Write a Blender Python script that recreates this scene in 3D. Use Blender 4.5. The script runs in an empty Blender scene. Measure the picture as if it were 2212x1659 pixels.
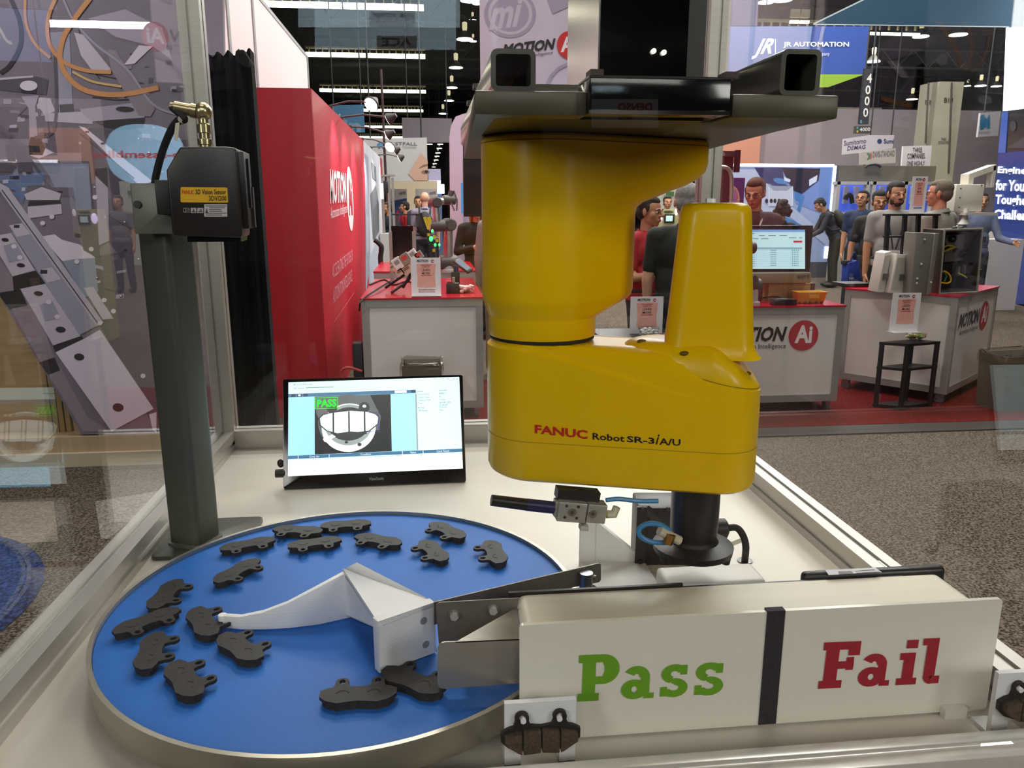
import bpy, bmesh, math, random
import numpy as np
from mathutils import Vector, Matrix
from mathutils.geometry import tessellate_polygon

random.seed(7)
SC = bpy.context.scene
COL = SC.collection

# ------------------------------------------------------------------ camera
FPX, PCX, PCY = 1680.0, 1106.0, 829.5
PITCH = math.atan((PCY - 444.5) / FPX)
YAW = math.atan(180 * math.cos(PITCH) / FPX)
CAM = Vector((0, 0, 1.555))
cam_data = bpy.data.cameras.new('camera')
cam_data.sensor_fit = 'HORIZONTAL'; cam_data.sensor_width = 36.0
cam_data.lens = 36.0 * FPX / 2212.0
cam_data.clip_start = 0.02; cam_data.clip_end = 300
cam = bpy.data.objects.new('camera', cam_data)
cam.location = CAM
cam.rotation_euler = (math.pi / 2 - PITCH, 0, -YAW)
COL.objects.link(cam); SC.camera = cam

# ------------------------------------------------------------------ world, lights, exposure
SC.view_settings.view_transform = 'Standard'; SC.view_settings.look = 'None'
SC.view_settings.gamma = 1.0; SC.view_settings.exposure = 0.0
SC.view_settings.use_curve_mapping = False
SC.cycles.use_denoising = True
SC.cycles.max_bounces = 8; SC.cycles.transparent_max_bounces = 24
SC.cycles.sample_clamp_indirect = 4.0
SC.cycles.caustics_reflective = False; SC.cycles.caustics_refractive = False
w = bpy.data.worlds.new('hall_air'); SC.world = w; w.use_nodes = True
w.node_tree.nodes['Background'].inputs[0].default_value = (0.80, 0.78, 0.80, 1)
w.node_tree.nodes['Background'].inputs[1].default_value = 0.16

def area(name, loc, sx, sy, power, col=(1, 0.95, 0.88), rot=(0, 0, 0)):
    l = bpy.data.lights.new(name, 'AREA'); l.shape = 'RECTANGLE'; l.size = sx; l.size_y = sy
    l.energy = power; l.color = col
    o = bpy.data.objects.new(name, l); o.location = loc; o.rotation_euler = rot; COL.objects.link(o); return o
def spot(name, loc, tgt, power, ang, blend=0.6, col=(1, 0.96, 0.9), rad=0.05):
    l = bpy.data.lights.new(name, 'SPOT'); l.energy = power; l.spot_size = math.radians(ang)
    l.spot_blend = blend; l.color = col; l.shadow_soft_size = rad
    o = bpy.data.objects.new(name, l); o.location = loc
    o.rotation_euler = (Vector(tgt) - Vector(loc)).to_track_quat('-Z', 'Y').to_euler(); COL.objects.link(o); return o

area('hall_light_over_cell', (-0.6, -0.2, 7.6), 3.0, 1.2, 52)
area('hall_light_ahead', (0.6, 3.4, 7.6), 4.0, 1.0, 76)
area('hall_light_left', (-0.9, 4.2, 7.6), 1.0, 2.4, 150)
area('hall_light_right', (4.5, 3.6, 7.6), 2.0, 2.0, 230)
area('front_fill', (0.3, -4.6, 4.6), 5.0, 1.0, 100, rot=(math.radians(55), 0, 0))  # added frontal fill from behind the camera, not a hall lamp
for sx_ in (-1, 1): # added fill lights behind the camera, left and right, no real booths
    area('side_fill_%d' % (sx_ + 1), (0.1 + 3.1 * sx_, -2.4, 2.7), 0.8, 1.2, 44, rot=(math.radians(72), 0, math.radians(-42 * -sx_)))
spot('banner_spot', (-1.4, -10.5, 9.6), (-0.9, -16.4, 7.2), 15000, 62, 0.9)  # added spots, here and below, brightening the rear banners for their mirror images
spot('added_graphic_wash', (-2.3, 2.5, 3.4), (-1.9, 4.8, 1.5), 135, 110, 0.9, (1, 0.95, 1.0), 0.2)  # added wash that brightens the printed panel
spot('added_banner_spot_b', (2.0, -10.0, 8.5), (3.9, -14.8, 3.6), 500, 30, 0.8)
spot('banner_spot_c', (-3.5, -10.0, 9.0), (-4.3, -14.4, 4.6), 700, 34, 0.8)
for k, yy in enumerate((8.5, 14.0, 22.0, 32.0)):
    area('hall_light_row_%d' % k, (1.5 + 0.25 * yy, yy, 8.0), 9.0, 1.2, 560 + 40 * yy)
area('hall_light_far_wall', (22.0, 38.0, 9.0), 16.0, 2.0, 2600, rot=(math.radians(38), 0, 0))
area('hall_light_column', (11.5, 17.5, 9.0), 5.0, 1.5, 900, rot=(math.radians(30), 0, 0))
area('hall_light_aisle', (-2.5, 12.0, 8.0), 3.0, 3.0, 520)

# ------------------------------------------------------------------ pixel helpers: a pixel of the 2212 x 1659 photograph to a point on a real plane
_fw = Vector((math.sin(YAW) * math.cos(PITCH), math.cos(YAW) * math.cos(PITCH), -math.sin(PITCH)))
_rt = Vector((math.cos(YAW), -math.sin(YAW), 0)); _up = _rt.cross(_fw)
def ray(x, y): return _rt * ((x - PCX) / FPX) - _up * ((y - PCY) / FPX) + _fw
def onz(x, y, z): d = ray(x, y); return CAM + d * ((z - CAM.z) / d.z)
def ony(x, y, Y): d = ray(x, y); return CAM + d * (Y / d.y)
def onx(x, y, X): d = ray(x, y); return CAM + d * (X / d.x)
class Plane:
    """a real plane; p(x, y, off) gives its point under a pixel, lifted by off towards the viewer's side"""
    def __init__(s, o, n):
        s.o = Vector(o); s.n = Vector(n).normalized()
        if s.n.dot(CAM - s.o) < 0: s.n = -s.n
    def p(s, x, y, off=0.0):
        d = ray(x, y); t = (s.o + s.n * off - CAM).dot(s.n) / d.dot(s.n); return CAM + d * t
def planeY(Y): return Plane((0, Y, 0), (0, -1, 0))
def planeX(X): return Plane((X, 0, 0), (1, 0, 0))
def plane2(a, b): # vertical plane through two points
    a = Vector(a); b = Vector(b); return Plane(a, (b - a).cross(Vector((0, 0, 1))))

# ------------------------------------------------------------------ materials
def s2l(c): return c / 12.92 if c <= 0.04045 else ((c + 0.055) / 1.055) ** 2.4
def hexc(h):
    h = h.lstrip('#'); return tuple(s2l(int(h[i:i + 2], 16) / 255) for i in (0, 2, 4)) + (1,)
_mats = {}
def M(h, rough=0.5, metal=0.0, em=0.0, noise=0.06, scale=30.0, bump=0.0, bscale=None, coat=0.0, spec=0.5, stretch=None):
    key = (h, rough, metal, em, noise, scale, bump, bscale, coat, spec, stretch)
    if key in _mats: return _mats[key]
    m = bpy.data.materials.new('mat_%s_%d' % (h.strip('#'), len(_mats))); m.use_nodes = True
    nt = m.node_tree; b = nt.nodes['Principled BSDF']
    b.inputs['Roughness'].default_value = rough; b.inputs['Metallic'].default_value = metal
    b.inputs['Specular IOR Level'].default_value = spec
    if coat: b.inputs['Coat Weight'].default_value = coat; b.inputs['Coat Roughness'].default_value = 0.05
    c = hexc(h)
    tc = nt.nodes.new('ShaderNodeTexCoord'); src = tc.outputs['Object']
    if stretch:
        mp = nt.nodes.new('ShaderNodeMapping'); mp.inputs['Scale'].default_value = stretch
        nt.links.new(src, mp.inputs['Vector']); src = mp.outputs['Vector']
    nz = nt.nodes.new('ShaderNodeTexNoise'); nz.inputs['Scale'].default_value = scale; nz.inputs['Detail'].default_value = 4
    nt.links.new(src, nz.inputs['Vector'])
    cr = nt.nodes.new('ShaderNodeValToRGB')
    cr.color_ramp.elements[0].position = 0.3; cr.color_ramp.elements[1].position = 0.7
    cr.color_ramp.elements[0].color = tuple(max(0, x * (1 - noise)) for x in c[:3]) + (1,)
    cr.color_ramp.elements[1].color = tuple(min(1, x * (1 + noise)) for x in c[:3]) + (1,)
    nt.links.new(nz.outputs['Fac'], cr.inputs['Fac'])
    nt.links.new(cr.outputs['Color'], b.inputs['Base Color'])
    if em:
        nt.links.new(cr.outputs['Color'], b.inputs['Emission Color']); b.inputs['Emission Strength'].default_value = em
        m.cycles.emission_sampling = 'NONE'
    if bump:
        n2 = nt.nodes.new('ShaderNodeTexNoise'); n2.inputs['Scale'].default_value = bscale or scale * 4; n2.inputs['Detail'].default_value = 3
        nt.links.new(src, n2.inputs['Vector'])
        bp = nt.nodes.new('ShaderNodeBump'); bp.inputs['Strength'].default_value = bump; bp.inputs['Distance'].default_value = 0.01
        nt.links.new(n2.outputs['Fac'], bp.inputs['Height']); nt.links.new(bp.outputs['Normal'], b.inputs['Normal'])
    _mats[key] = m; return m
def SCREEN(h, em=1.0): # lit screen pixels
    return M(h, 0.25, 0, em, 0.01, 5)
def PRINT(h): return M(h, 0.55, 0, 0, 0.03, 8)
def carpet(h1, h2, scale, name):
    m = bpy.data.materials.new(name); m.use_nodes = True; nt = m.node_tree; b = nt.nodes['Principled BSDF']
    b.inputs['Roughness'].default_value = 0.95; b.inputs['Specular IOR Level'].default_value = 0.1
    tc = nt.nodes.new('ShaderNodeTexCoord')
    n1 = nt.nodes.new('ShaderNodeTexNoise'); n1.inputs['Scale'].default_value = scale; n1.inputs['Detail'].default_value = 2
    nt.links.new(tc.outputs['Object'], n1.inputs['Vector'])
    cr = nt.nodes.new('ShaderNodeValToRGB'); cr.color_ramp.elements[0].position = 0.40; cr.color_ramp.elements[1].position = 0.62
    cr.color_ramp.elements[0].color = hexc(h1); cr.color_ramp.elements[1].color = hexc(h2)
    nt.links.new(n1.outputs['Fac'], cr.inputs['Fac']); nt.links.new(cr.outputs['Color'], b.inputs['Base Color'])
    bp = nt.nodes.new('ShaderNodeBump'); bp.inputs['Strength'].default_value = 0.5; bp.inputs['Distance'].default_value = 0.01
    nt.links.new(n1.outputs['Fac'], bp.inputs['Height']); nt.links.new(bp.outputs['Normal'], b.inputs['Normal'])
    return m
def glass_mat(name, tint=(0.97, 0.98, 0.98), base=0.035):
    """thin clear pane: Schlick reflection at each face, the rest passes straight through"""
    m = bpy.data.materials.new(name); m.use_nodes = True; nt = m.node_tree
    nt.nodes.remove(nt.nodes['Principled BSDF']); out = nt.nodes['Material Output']
    ge = nt.nodes.new('ShaderNodeNewGeometry'); vm = nt.nodes.new('ShaderNodeVectorMath'); vm.operation = 'DOT_PRODUCT'
    nt.links.new(ge.outputs['Incoming'], vm.inputs[0]); nt.links.new(ge.outputs['Normal'], vm.inputs[1])
    def mth(op, a, b_=None):
        n = nt.nodes.new('ShaderNodeMath'); n.operation = op
        for i, v in enumerate((a, b_)):
            if v is None: continue
            if isinstance(v, (int, float)): n.inputs[i].default_value = v
            else: nt.links.new(v, n.inputs[i])
        return n.outputs[0]
    c = mth('ABSOLUTE', vm.outputs['Value']); k = mth('POWER', mth('SUBTRACT', 1.0, c), 5.0)
    f = mth('ADD', mth('MULTIPLY', k, 1 - base), base)
    tr = nt.nodes.new('ShaderNodeBsdfTransparent'); tr.inputs[0].default_value = tint + (1,)
    gl = nt.nodes.new('ShaderNodeBsdfGlossy'); gl.inputs['Roughness'].default_value = 0.0
    nz = nt.nodes.new('ShaderNodeTexNoise'); nz.inputs['Scale'].default_value = 2.0
    mx = nt.nodes.new('ShaderNodeMixShader')
    nt.links.new(f, mx.inputs[0]); nt.links.new(tr.outputs[0], mx.inputs[1]); nt.links.new(gl.outputs[0], mx.inputs[2])
    nt.links.new(mx.outputs[0], out.inputs['Surface']); return m
def clear_plastic(name, tint=(0.9, 0.92, 0.92)): return glass_mat(name, tint, 0.06)

ALU = M('#b9b5ac', 0.38, 0.55, noise=0.05, scale=8, stretch=(1, 1, 30))
ALUH = M('#bdb9b2', 0.35, 0.55, noise=0.05, scale=8)
STEEL = M('#a9a6a0', 0.22, 0.95, noise=0.06, scale=10, bump=0.02, bscale=90)
CHROME = M('#c8c8c6', 0.12, 1.0)
BLACK = M('#141415', 0.45, noise=0.15); BLACKG = M('#0c0c0d', 0.12, noise=0.1)
RUBBER = M('#1a1a1a', 0.7)
WHITE = M('#e6e2da', 0.45, noise=0.02); WPLA = M('#e9e9ea', 0.55, noise=0.02, scale=6, bump=0.15, bscale=6, stretch=(0.5, 0.5, 160))
YEL = M('#ecbe00', 0.3, noise=0.015, coat=0.08, spec=0.25); YELD = M('#8f7200', 0.4)
OLIVE = M('#595b50', 0.38, noise=0.04, scale=12)
RED = M('#b8122a', 0.5); DGREY = M('#3a3a3c', 0.5); GREY = M('#8b8987', 0.5); LGREY = M('#b9b6b2', 0.5)
SKIN = {'light': M('#d3a084', 0.55, noise=0.05), 'tan': M('#b98463', 0.55, noise=0.05), 'red': M('#c98468', 0.55, noise=0.06)}

# ------------------------------------------------------------------ mesh builder
def hull(circles, n=48):
    """support outline round a set of circles (x, y, r)"""
    P = []
    for i in range(n):
        a = 2 * math.pi * i / n; c, s = math.cos(a), math.sin(a)
        b = max(circles, key=lambda q: q[0] * c + q[1] * s + q[2]); P.append((b[0] + b[2] * c, b[1] + b[2] * s))
    return P
class Frame:
    def __init__(s, o, ux, uy, uz=None):
        s.o = Vector(o); s.x = Vector(ux).normalized(); s.y = Vector(uy); s.y = (s.y - s.x * s.y.dot(s.x)).normalized()
        s.z = s.x.cross(s.y) if uz is None else Vector(uz)
    def __call__(s, u, v, w=0.0): return s.o + s.x * u + s.y * v + s.z * w
WORLD = Frame((0, 0, 0), (1, 0, 0), (0, 1, 0))
def yawframe(o, deg):
    a = math.radians(deg); return Frame(o, (math.cos(a), math.sin(a), 0), (-math.sin(a), math.cos(a), 0))
class MB:
    def __init__(s): s.v = []; s.f = []; s.m = []; s.k = 0
    def mat(s, k): s.k = k; return s
    def add(s, vs, fs):
        b = len(s.v); s.v += [tuple(v) for v in vs]
        for f in fs: s.f.append(tuple(b + i for i in f)); s.m.append(s.k)
        return s
    def bx(s, x0, x1, y0, y1, z0, z1, fr=WORLD):
        vs = [fr(x, y, z) for z in (z0, z1) for y in (y0, y1) for x in (x0, x1)]
        return s.add(vs, [(0, 2, 3, 1), (4, 5, 7, 6), (0, 1, 5, 4), (2, 6, 7, 3), (0, 4, 6, 2), (1, 3, 7, 5)])
    def hexa(s, b, t): # 4 bottom points, 4 top points, same order
        return s.add(list(b) + list(t), [(3, 2, 1, 0), (4, 5, 6, 7), (0, 1, 5, 4), (1, 2, 6, 5), (2, 3, 7, 6), (3, 0, 4, 7)])
    def loft(s, rings, cap=True, closed=True):
        n = len(rings[0]); vs = [p for r in rings for p in r]; fs = []
        for i in range(len(rings) - 1):
            for j in range(n if closed else n - 1):
                k = (j + 1) % n; fs.append((i * n + j, i * n + k, (i + 1) * n + k, (i + 1) * n + j))
        if cap: fs.append(tuple(range(n - 1, -1, -1))); fs.append(tuple((len(rings) - 1) * n + j for j in range(n)))
        return s.add(vs, fs)
    def tube(s, pts, r, n=10, cap=True):
        pts = [Vector(p) for p in pts]; N = len(pts); rr = r if isinstance(r, (list, tuple)) else [r] * N
        t0 = (pts[1] - pts[0]).normalized(); u = t0.orthogonal().normalized(); rings = []
        for i, p in enumerate(pts):
            t = ((pts[min(i + 1, N - 1)] - pts[max(i - 1, 0)])); t = t.normalized() if t.length > 1e-9 else t0
            u = (u - t * u.dot(t)); u = u.normalized() if u.length > 1e-6 else t.orthogonal().normalized(); v = t.cross(u)
            rings.append([p + (u * math.cos(2 * math.pi * k / n) + v * math.sin(2 * math.pi * k / n)) * rr[i] for k in range(n)])
        return s.loft(rings, cap)
    def cyl(s, a, b, r, r2=None, n=20): return s.tube([a, b], [r, r if r2 is None else r2], n)
    def lathe(s, prof, fr=WORLD, n=28, cap=True):
        return s.loft([[fr(r * math.cos(2 * math.pi * k / n), r * math.sin(2 * math.pi * k / n), z) for k in range(n)] for r, z in prof], cap)
    def sph(s, c, r, n=14, m=9, fr=None):
        c = Vector(c); r = r if isinstance(r, (tuple, list)) else (r, r, r); fr = fr or Frame(c, (1, 0, 0), (0, 1, 0)); rings = []
        for i in range(m + 1):
            ph = math.pi * (i + 0.0) / m; ph = min(max(ph, 0.02), math.pi - 0.02)
            rings.append([fr(r[0] * math.sin(ph) * math.cos(2 * math.pi * k / n), r[1] * math.sin(ph) * math.sin(2 * math.pi * k / n), -r[2] * math.cos(ph)) for k in range(n)])
        return s.loft(rings)
    def poly(s, pts): return s.add(pts, [tuple(range(len(pts)))])
    def prism(s, outer, w0, w1, fr=WORLD, holes=()):
        loops = [list(outer)] + [list(h) for h in holes]
        flat = [p for l in loops for p in l]; n = len(flat)
        vs = [fr(p[0], p[1], w0) for p in flat] + [fr(p[0], p[1], w1) for p in flat]; fs = []
        if holes:
            tri = tessellate_polygon([[Vector((p[0], p[1], 0)) for p in l] for l in loops])
            for t in tri: fs.append(tuple(t)); fs.append(tuple(n + i for i in reversed(t)))
        else: fs.append(tuple(range(n - 1, -1, -1))); fs.append(tuple(range(n, 2 * n)))
        b = 0
        for l in loops:
            L = len(l)
            for j in range(L): k = (j + 1) % L; fs.append((b + j, b + k, n + b + k, n + b + j))
            b += L
        return s.add(vs, fs)
    def stroke(s, pl, pts, wpx, off): # flat ribbon on plane pl through pixel points
        for (x0, y0), (x1, y1) in zip(pts[:-1], pts[1:]):
            L = math.hypot(x1 - x0, y1 - y0) or 1; nx, ny = -(y1 - y0) / L * wpx / 2, (x1 - x0) / L * wpx / 2
            s.poly([pl.p(x0 + nx, y0 + ny, off), pl.p(x1 + nx, y1 + ny, off), pl.p(x1 - nx, y1 - ny, off), pl.p(x0 - nx, y0 - ny, off)])
        return s
    def pp(s, pl, pts, off): return s.poly([pl.p(x, y, off) for x, y in pts])
    def rect(s, pl, x0, y0, x1, y1, off): return s.pp(pl, [(x0, y1), (x1, y1), (x1, y0), (x0, y0)], off)
    def ell(s, pl, cx, cy, rx, ry, off, n=28, rot=0.0):
        c, t = math.cos(rot), math.sin(rot)
        return s.pp(pl, [(cx + rx * math.cos(a) * c - ry * math.sin(a) * t, cy + rx * math.cos(a) * t + ry * math.sin(a) * c) for a in [-2 * math.pi * i / n for i in range(n)]], off)
    def text(s, txt, bl, br, tl, bold=0.0, shear=0.0):
        V_, F_ = glyphs(txt, bold, shear); bl, br, tl = Vector(bl), Vector(br), Vector(tl); ex, ey = br - bl, tl - bl
        return s.add([bl + ex * u + ey * v for u, v in V_], F_)
    def ptext(s, pl, txt, bl, br, tl, off, bold=0.0, shear=0.0):
        return s.text(txt, pl.p(*bl, off), pl.p(*br, off), pl.p(*tl, off), bold, shear)
    def build(s, name, mats, parent=None, smooth=35, bevel=0.0, seg=2, base=True):
        me = bpy.data.meshes.new(name); mats = mats if isinstance(mats, (list, tuple)) else [mats]
        o = bpy.data.objects.new(name, me)
        v = np.array(s.v, dtype=float)
        if parent is not None: off = world_of(parent)
        elif base: off = Vector(((v[:, 0].min() + v[:, 0].max()) / 2, (v[:, 1].min() + v[:, 1].max()) / 2, v[:, 2].min()))
        else: off = Vector((0, 0, 0))
        me.from_pydata([tuple(x) for x in (v - np.array(off))], [], s.f)
        for m in mats: me.materials.append(m)
        if len(mats) > 1: me.polygons.foreach_set('material_index', s.m)
        bm = bmesh.new(); bm.from_mesh(me)
        if bevel:
            bmesh.ops.remove_doubles(bm, verts=bm.verts, dist=1e-6)
            bmesh.ops.recalc_face_normals(bm, faces=bm.faces)
            ed = [e for e in bm.edges if len(e.link_faces) == 2 and e.calc_face_angle(0) > 0.6]
            try: bmesh.ops.bevel(bm, geom=ed, offset=bevel, segments=seg, profile=0.5, affect='EDGES', clamp_overlap=True)
            except Exception: pass
        elif smooth is not None and smooth >= 0: bmesh.ops.recalc_face_normals(bm, faces=bm.faces)
        bm.to_mesh(me); bm.free()
        if smooth is not None and smooth > 0:
            me.polygons.foreach_set('use_smooth', [True] * len(me.polygons)); me.set_sharp_from_angle(angle=math.radians(smooth))
        me.update(); COL.objects.link(o)
        if parent is not None: o.parent = parent
        else: o.location = off
        return o
_W = {}
def world_of(o):
    p = Vector(o.location)
    while o.parent is not None: o = o.parent; p = p + Vector(o.location)
    return p
_gl = {}
def glyphs(txt, bold, shear):
    k = (txt, bold, shear)
    if k in _gl: return _gl[k]
    c = bpy.data.curves.new('glyphs', 'FONT'); c.body = txt; c.offset = bold; c.shear = shear; c.resolution_u = 2
    o = bpy.data.objects.new('glyphs', c); me = o.to_mesh()
    V_ = np.array([v.co[:2] for v in me.vertices]); F_ = [tuple(p.vertices) for p in me.polygons]
    o.to_mesh_clear(); bpy.data.objects.remove(o); bpy.data.curves.remove(c)
    lo, hi = V_.min(0), V_.max(0); V_ = (V_ - lo) / np.maximum(hi - lo, 1e-6)
    _gl[k] = ([tuple(x) for x in V_], F_); return _gl[k]

# ------------------------------------------------------------------ things, tags, copies
def tag(o, label=None, cat=None, group=None, kind=None):
    if label: o['label'] = label
    if cat: o['category'] = cat
    if group: o['group'] = group
    if kind: o['kind'] = kind
    return o
def thing(name, label, cat, loc=(0, 0, 0), group=None):
    o = bpy.data.objects.new(name, None); o.empty_display_size = 0.05; o.location = loc; COL.objects.link(o)
    return tag(o, label, cat, group)
def struct(o): o['kind'] = 'structure'; return o
def copy_tree(o, parent=None):
    c = o.copy(); COL.objects.link(c)
    if parent is not None: c.parent = parent
    for ch in [x for x in KIDS.get(o.name, [])]: copy_tree(ch, c)
    return c
KIDS = {}
def index_kids():
    KIDS.clear()
    for o in bpy.data.objects:
        if o.parent: KIDS.setdefault(o.parent.name, []).append(o)
def arc(c, r, a0, a1, n, fr=None):
    return [(c[0] + r * math.cos(math.radians(a0 + (a1 - a0) * i / (n - 1))), c[1] + r * math.sin(math.radians(a0 + (a1 - a0) * i / (n - 1)))) for i in range(n)]
def rrect(x0, y0, x1, y1, r, n=5):
    return arc((x1 - r, y0 + r), r, -90, 0, n) + arc((x1 - r, y1 - r), r, 0, 90, n) + arc((x0 + r, y1 - r), r, 90, 180, n) + arc((x0 + r, y0 + r), r, 180, 270, n)
# ================================================================== hall shell
FLOOR = carpet('#2c2622', '#75685b', 95, 'grey_carpet')
mb = MB().bx(-22, 45, -24, 95, -0.05, 0.0); struct(mb.build('floor', FLOOR, smooth=0))
mb = MB().bx(-22, 45, -24, 95, 11.5, 11.6); struct(mb.build('ceiling', M('#101113', 0.9), smooth=0))
mb = MB().bx(-22, 45, 94, 94.2, 0, 11.5); struct(mb.build('wall_back', M('#2a2826', 0.9), smooth=0))
mb = MB().bx(-22.2, -22, -24, 95, 0, 11.5); struct(mb.build('wall_left', M('#3c383a', 0.9), smooth=0))
mb = MB().bx(-22, 45, -24.2, -24, 0, 11.5); struct(mb.build('wall_rear', M('#2a2826', 0.9), smooth=0))
mb = MB().bx(45, 45.2, -24, 95, 0, 11.5); struct(mb.build('wall_right', M('#34302f', 0.9), smooth=0))
# ceiling trusses
tr = MB()
for k in range(6):
    Y = 19 + 9.3 * k
    for z in (9.6, 10.6):
        tr.bx(-20, 44, Y - .06, Y + .06, z - .06, z + .06)
    for j in range(32):
        x = -20 + 2 * j; tr.tube([(x, Y, 9.6), (x + 1, Y, 10.6), (x + 2, Y, 9.6)], 0.04, 4)
struct(tr.build('trim_1', M('#1c1e20', 0.8), smooth=0))
# red carpet and flat coloured patches laid on the floor
def floor_patch(name, px, mat, z=0.004):
    b = MB(); pts = [onz(x, y, 0) for x, y in px]
    b.loft([[(p.x, p.y, 0) for p in pts], [(p.x, p.y, z) for p in pts]]); return struct(b.build(name, mat, smooth=0))
REDC = carpet('#3a0607', '#7c1415', 90, 'red_carpet')
b = MB().bx(0.1, 5.0, 5.13, 6.9, 0, 0.012); struct(b.build('trim_2', REDC, smooth=0))
b = MB().bx(0.1, 5.0, 4.93, 5.128, 0, 0.010); struct(b.build('trim_3', M('#2e2420', 0.7), smooth=0))
floor_patch('trim_4', [(205, 1085), (352, 1060), (380, 1040), (235, 1165), (218, 1166)], carpet('#6e6760', '#9a9188', 80, 'pale_patch_a'))
floor_patch('trim_5', [(-60, 1088), (116, 1084), (126, 1171), (60, 1174), (-60, 1190)], carpet('#6a5f54', '#8f8375', 80, 'pale_patch_b'))
floor_patch('trim_6', [(-60, 1013), (106, 1010), (110, 1052), (-60, 1056)], carpet('#607f92', '#86a6b8', 80, 'blue_pale_patch'))
_p = [onz(x, y, 0) for x, y in ((0, 1160), (93, 1262), (0, 1368))]
_A = np.array([[2 * p.x, 2 * p.y, 1] for p in _p]); _s = np.linalg.solve(_A, np.array([p.x ** 2 + p.y ** 2 for p in _p])); _r = math.sqrt(_s[2] + _s[0] ** 2 + _s[1] ** 2)
b = MB(); b.lathe([(_r, 0), (_r, 0.006)], Frame((_s[0], _s[1], 0), (1, 0, 0), (0, 1, 0)), 40)
struct(b.build('trim_7', carpet('#161f38', '#34467a', 70, 'blue_patch'), smooth=0))

# ================================================================== enclosure with the white table
TX0, TX1, TY0, TY1 = -0.462, 0.628, 0.635, 1.795
RH = 0.044
enc = thing('display_enclosure', 'aluminium framed display table with white top and clear panes around the yellow robot', 'enclosure', ((TX0 + TX1) / 2, 1.2, 0))
MB().bx(TX0 - .045, TX1 + .045, TY0 - .04, TY1 + .045, 0.965, 1.0).build('table_top', M('#d9d0c3', 0.32, noise=0.02, scale=5, bump=0.02, bscale=160), enc, smooth=0)
def rail(x0, x1, y0, y1, z0, z1, axis):
    """extruded bar with a T slot along its inner and upper faces"""
    b = MB(); g = 0.004; w = 0.0045
    if axis == 'y':
        xi, xo = (x1, x0) if x1 <= 0 else (x0, x1); sg = 1 if xi > xo else -1
        zc = (z0 + z1) / 2 - 0.004; xc = (xi + xo) / 2
        prof = [(xo, z0), (xi, z0), (xi, zc - w), (xi - sg * g, zc - w), (xi - sg * g, zc + w), (xi, zc + w), (xi, z1),
                (xc + sg * w, z1), (xc + sg * w, z1 - g), (xc - sg * w, z1 - g), (xc - sg * w, z1), (xo, z1)]
        b.loft([[(x, y, z) for x, z in prof] for y in (y0, y1)])
    else:
        yc = (y0 + y1) / 2
        prof = [(y0, z0), (y1, z0), (y1, z1), (yc + w, z1), (yc + w, z1 - g), (yc - w, z1 - g), (yc - w, z1), (y0, z1)]
        b.loft([[(x, y, z) for y, z in prof] for x in (x0, x1)])
    return b
rail(TX0 - .045, TX0, TY0, TY1, 1.0, 1.0 + RH, 'y').build('side_rail', ALUH, enc, smooth=0)
rail(TX1, TX1 + .045, TY0, TY1, 1.0, 1.0 + RH, 'y').build('side_rail', ALUH, enc, smooth=0)
rail(TX0 - .045, TX1 + .045, TY1, TY1 + .045, 1.0, 1.0 + RH, 'x').build('rear_rail', ALUH, enc, smooth=0)
rail(TX0 - .045, TX1 + .045, TY0 - .038, TY0, 0.99, 1.038, 'x').build('front_rail', M('#c9c4bc', 0.28, 0.35), enc, bevel=0.003)
for sx, x0 in ((1, TX0 - .045), (-1, TX1)):
    b = MB(); x1 = x0 + .045
    xi = x1 if sx > 0 else x0; xo = x0 if sx > 0 else x1; yc = TY1 + .0225; xc = (x0 + x1) / 2
    prof = [(xo, TY1), (xc - sx * .004, TY1), (xc - sx * .004, TY1 + .004), (xc + sx * .004, TY1 + .004), (xc + sx * .004, TY1), (xi, TY1), (xi, yc - .004), (xi - sx * .004, yc - .004), (xi - sx * .004, yc + .004), (xi, yc + .004), (xi, TY1 + .045), (xo, TY1 + .045)]
    b.loft([[(x, y, z) for x, y in prof] for z in (0.05, 2.45)]); b.build('corner_post', ALU, enc, smooth=0)
    MB().bx(x0, x1, TY0 - .038, TY0 - .002, 0.05, 0.964).build('front_leg', ALU, enc, smooth=0)
GL = glass_mat('clear_pane')
e = 0.004
MB().bx(TX0 - .025, TX0 - .025 + e, TY0 - .02, TY1, 1.0 + RH, 2.4).build('side_pane', GL, enc, smooth=0)
MB().bx(TX1 + .02, TX1 + .02 + e, TY0 - .02, TY1, 1.0 + RH, 2.4).build('side_pane', GL, enc, smooth=0)
MB().bx(TX0, TX1, TY1 + .022, TY1 + .022 + e, 1.0 + RH, 2.4).build('rear_pane', GL, enc, smooth=0)
MB().bx(TX0 - .02, TX1 + .02, TY0 - .022, TY0 - .022 + e, 1.038, 2.4).build('front_pane', GL, enc, smooth=0)
for (x0, x1, y0, y1) in ((TX0 - .03, TX0 - .02, TY0, TY1), (TX1 + .02, TX1 + .03, TY0, TY1), (TX0, TX1, TY1 + .01, TY1 + .02), (TX0, TX1, TY0 - .03, TY0 - .02)):
    MB().bx(x0, x1, y0, y1, 0.1, 0.96).build('lower_panel', M('#d8d4cc', 0.5), enc, smooth=0)
# small latch plate with two screws on the right rear post
lp = MB().bx(TX1 + .012, TX1 + .034, TY1 - .004, TY1, 1.508, 1.572); lp.build('latch_plate', ALUH, enc, bevel=.001)
for z in (1.522, 1.556): MB().cyl((TX1 + .023, TY1 - .004, z), (TX1 + .023, TY1 - .008, z), .006, n=14).build('screw', STEEL, enc)

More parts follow.
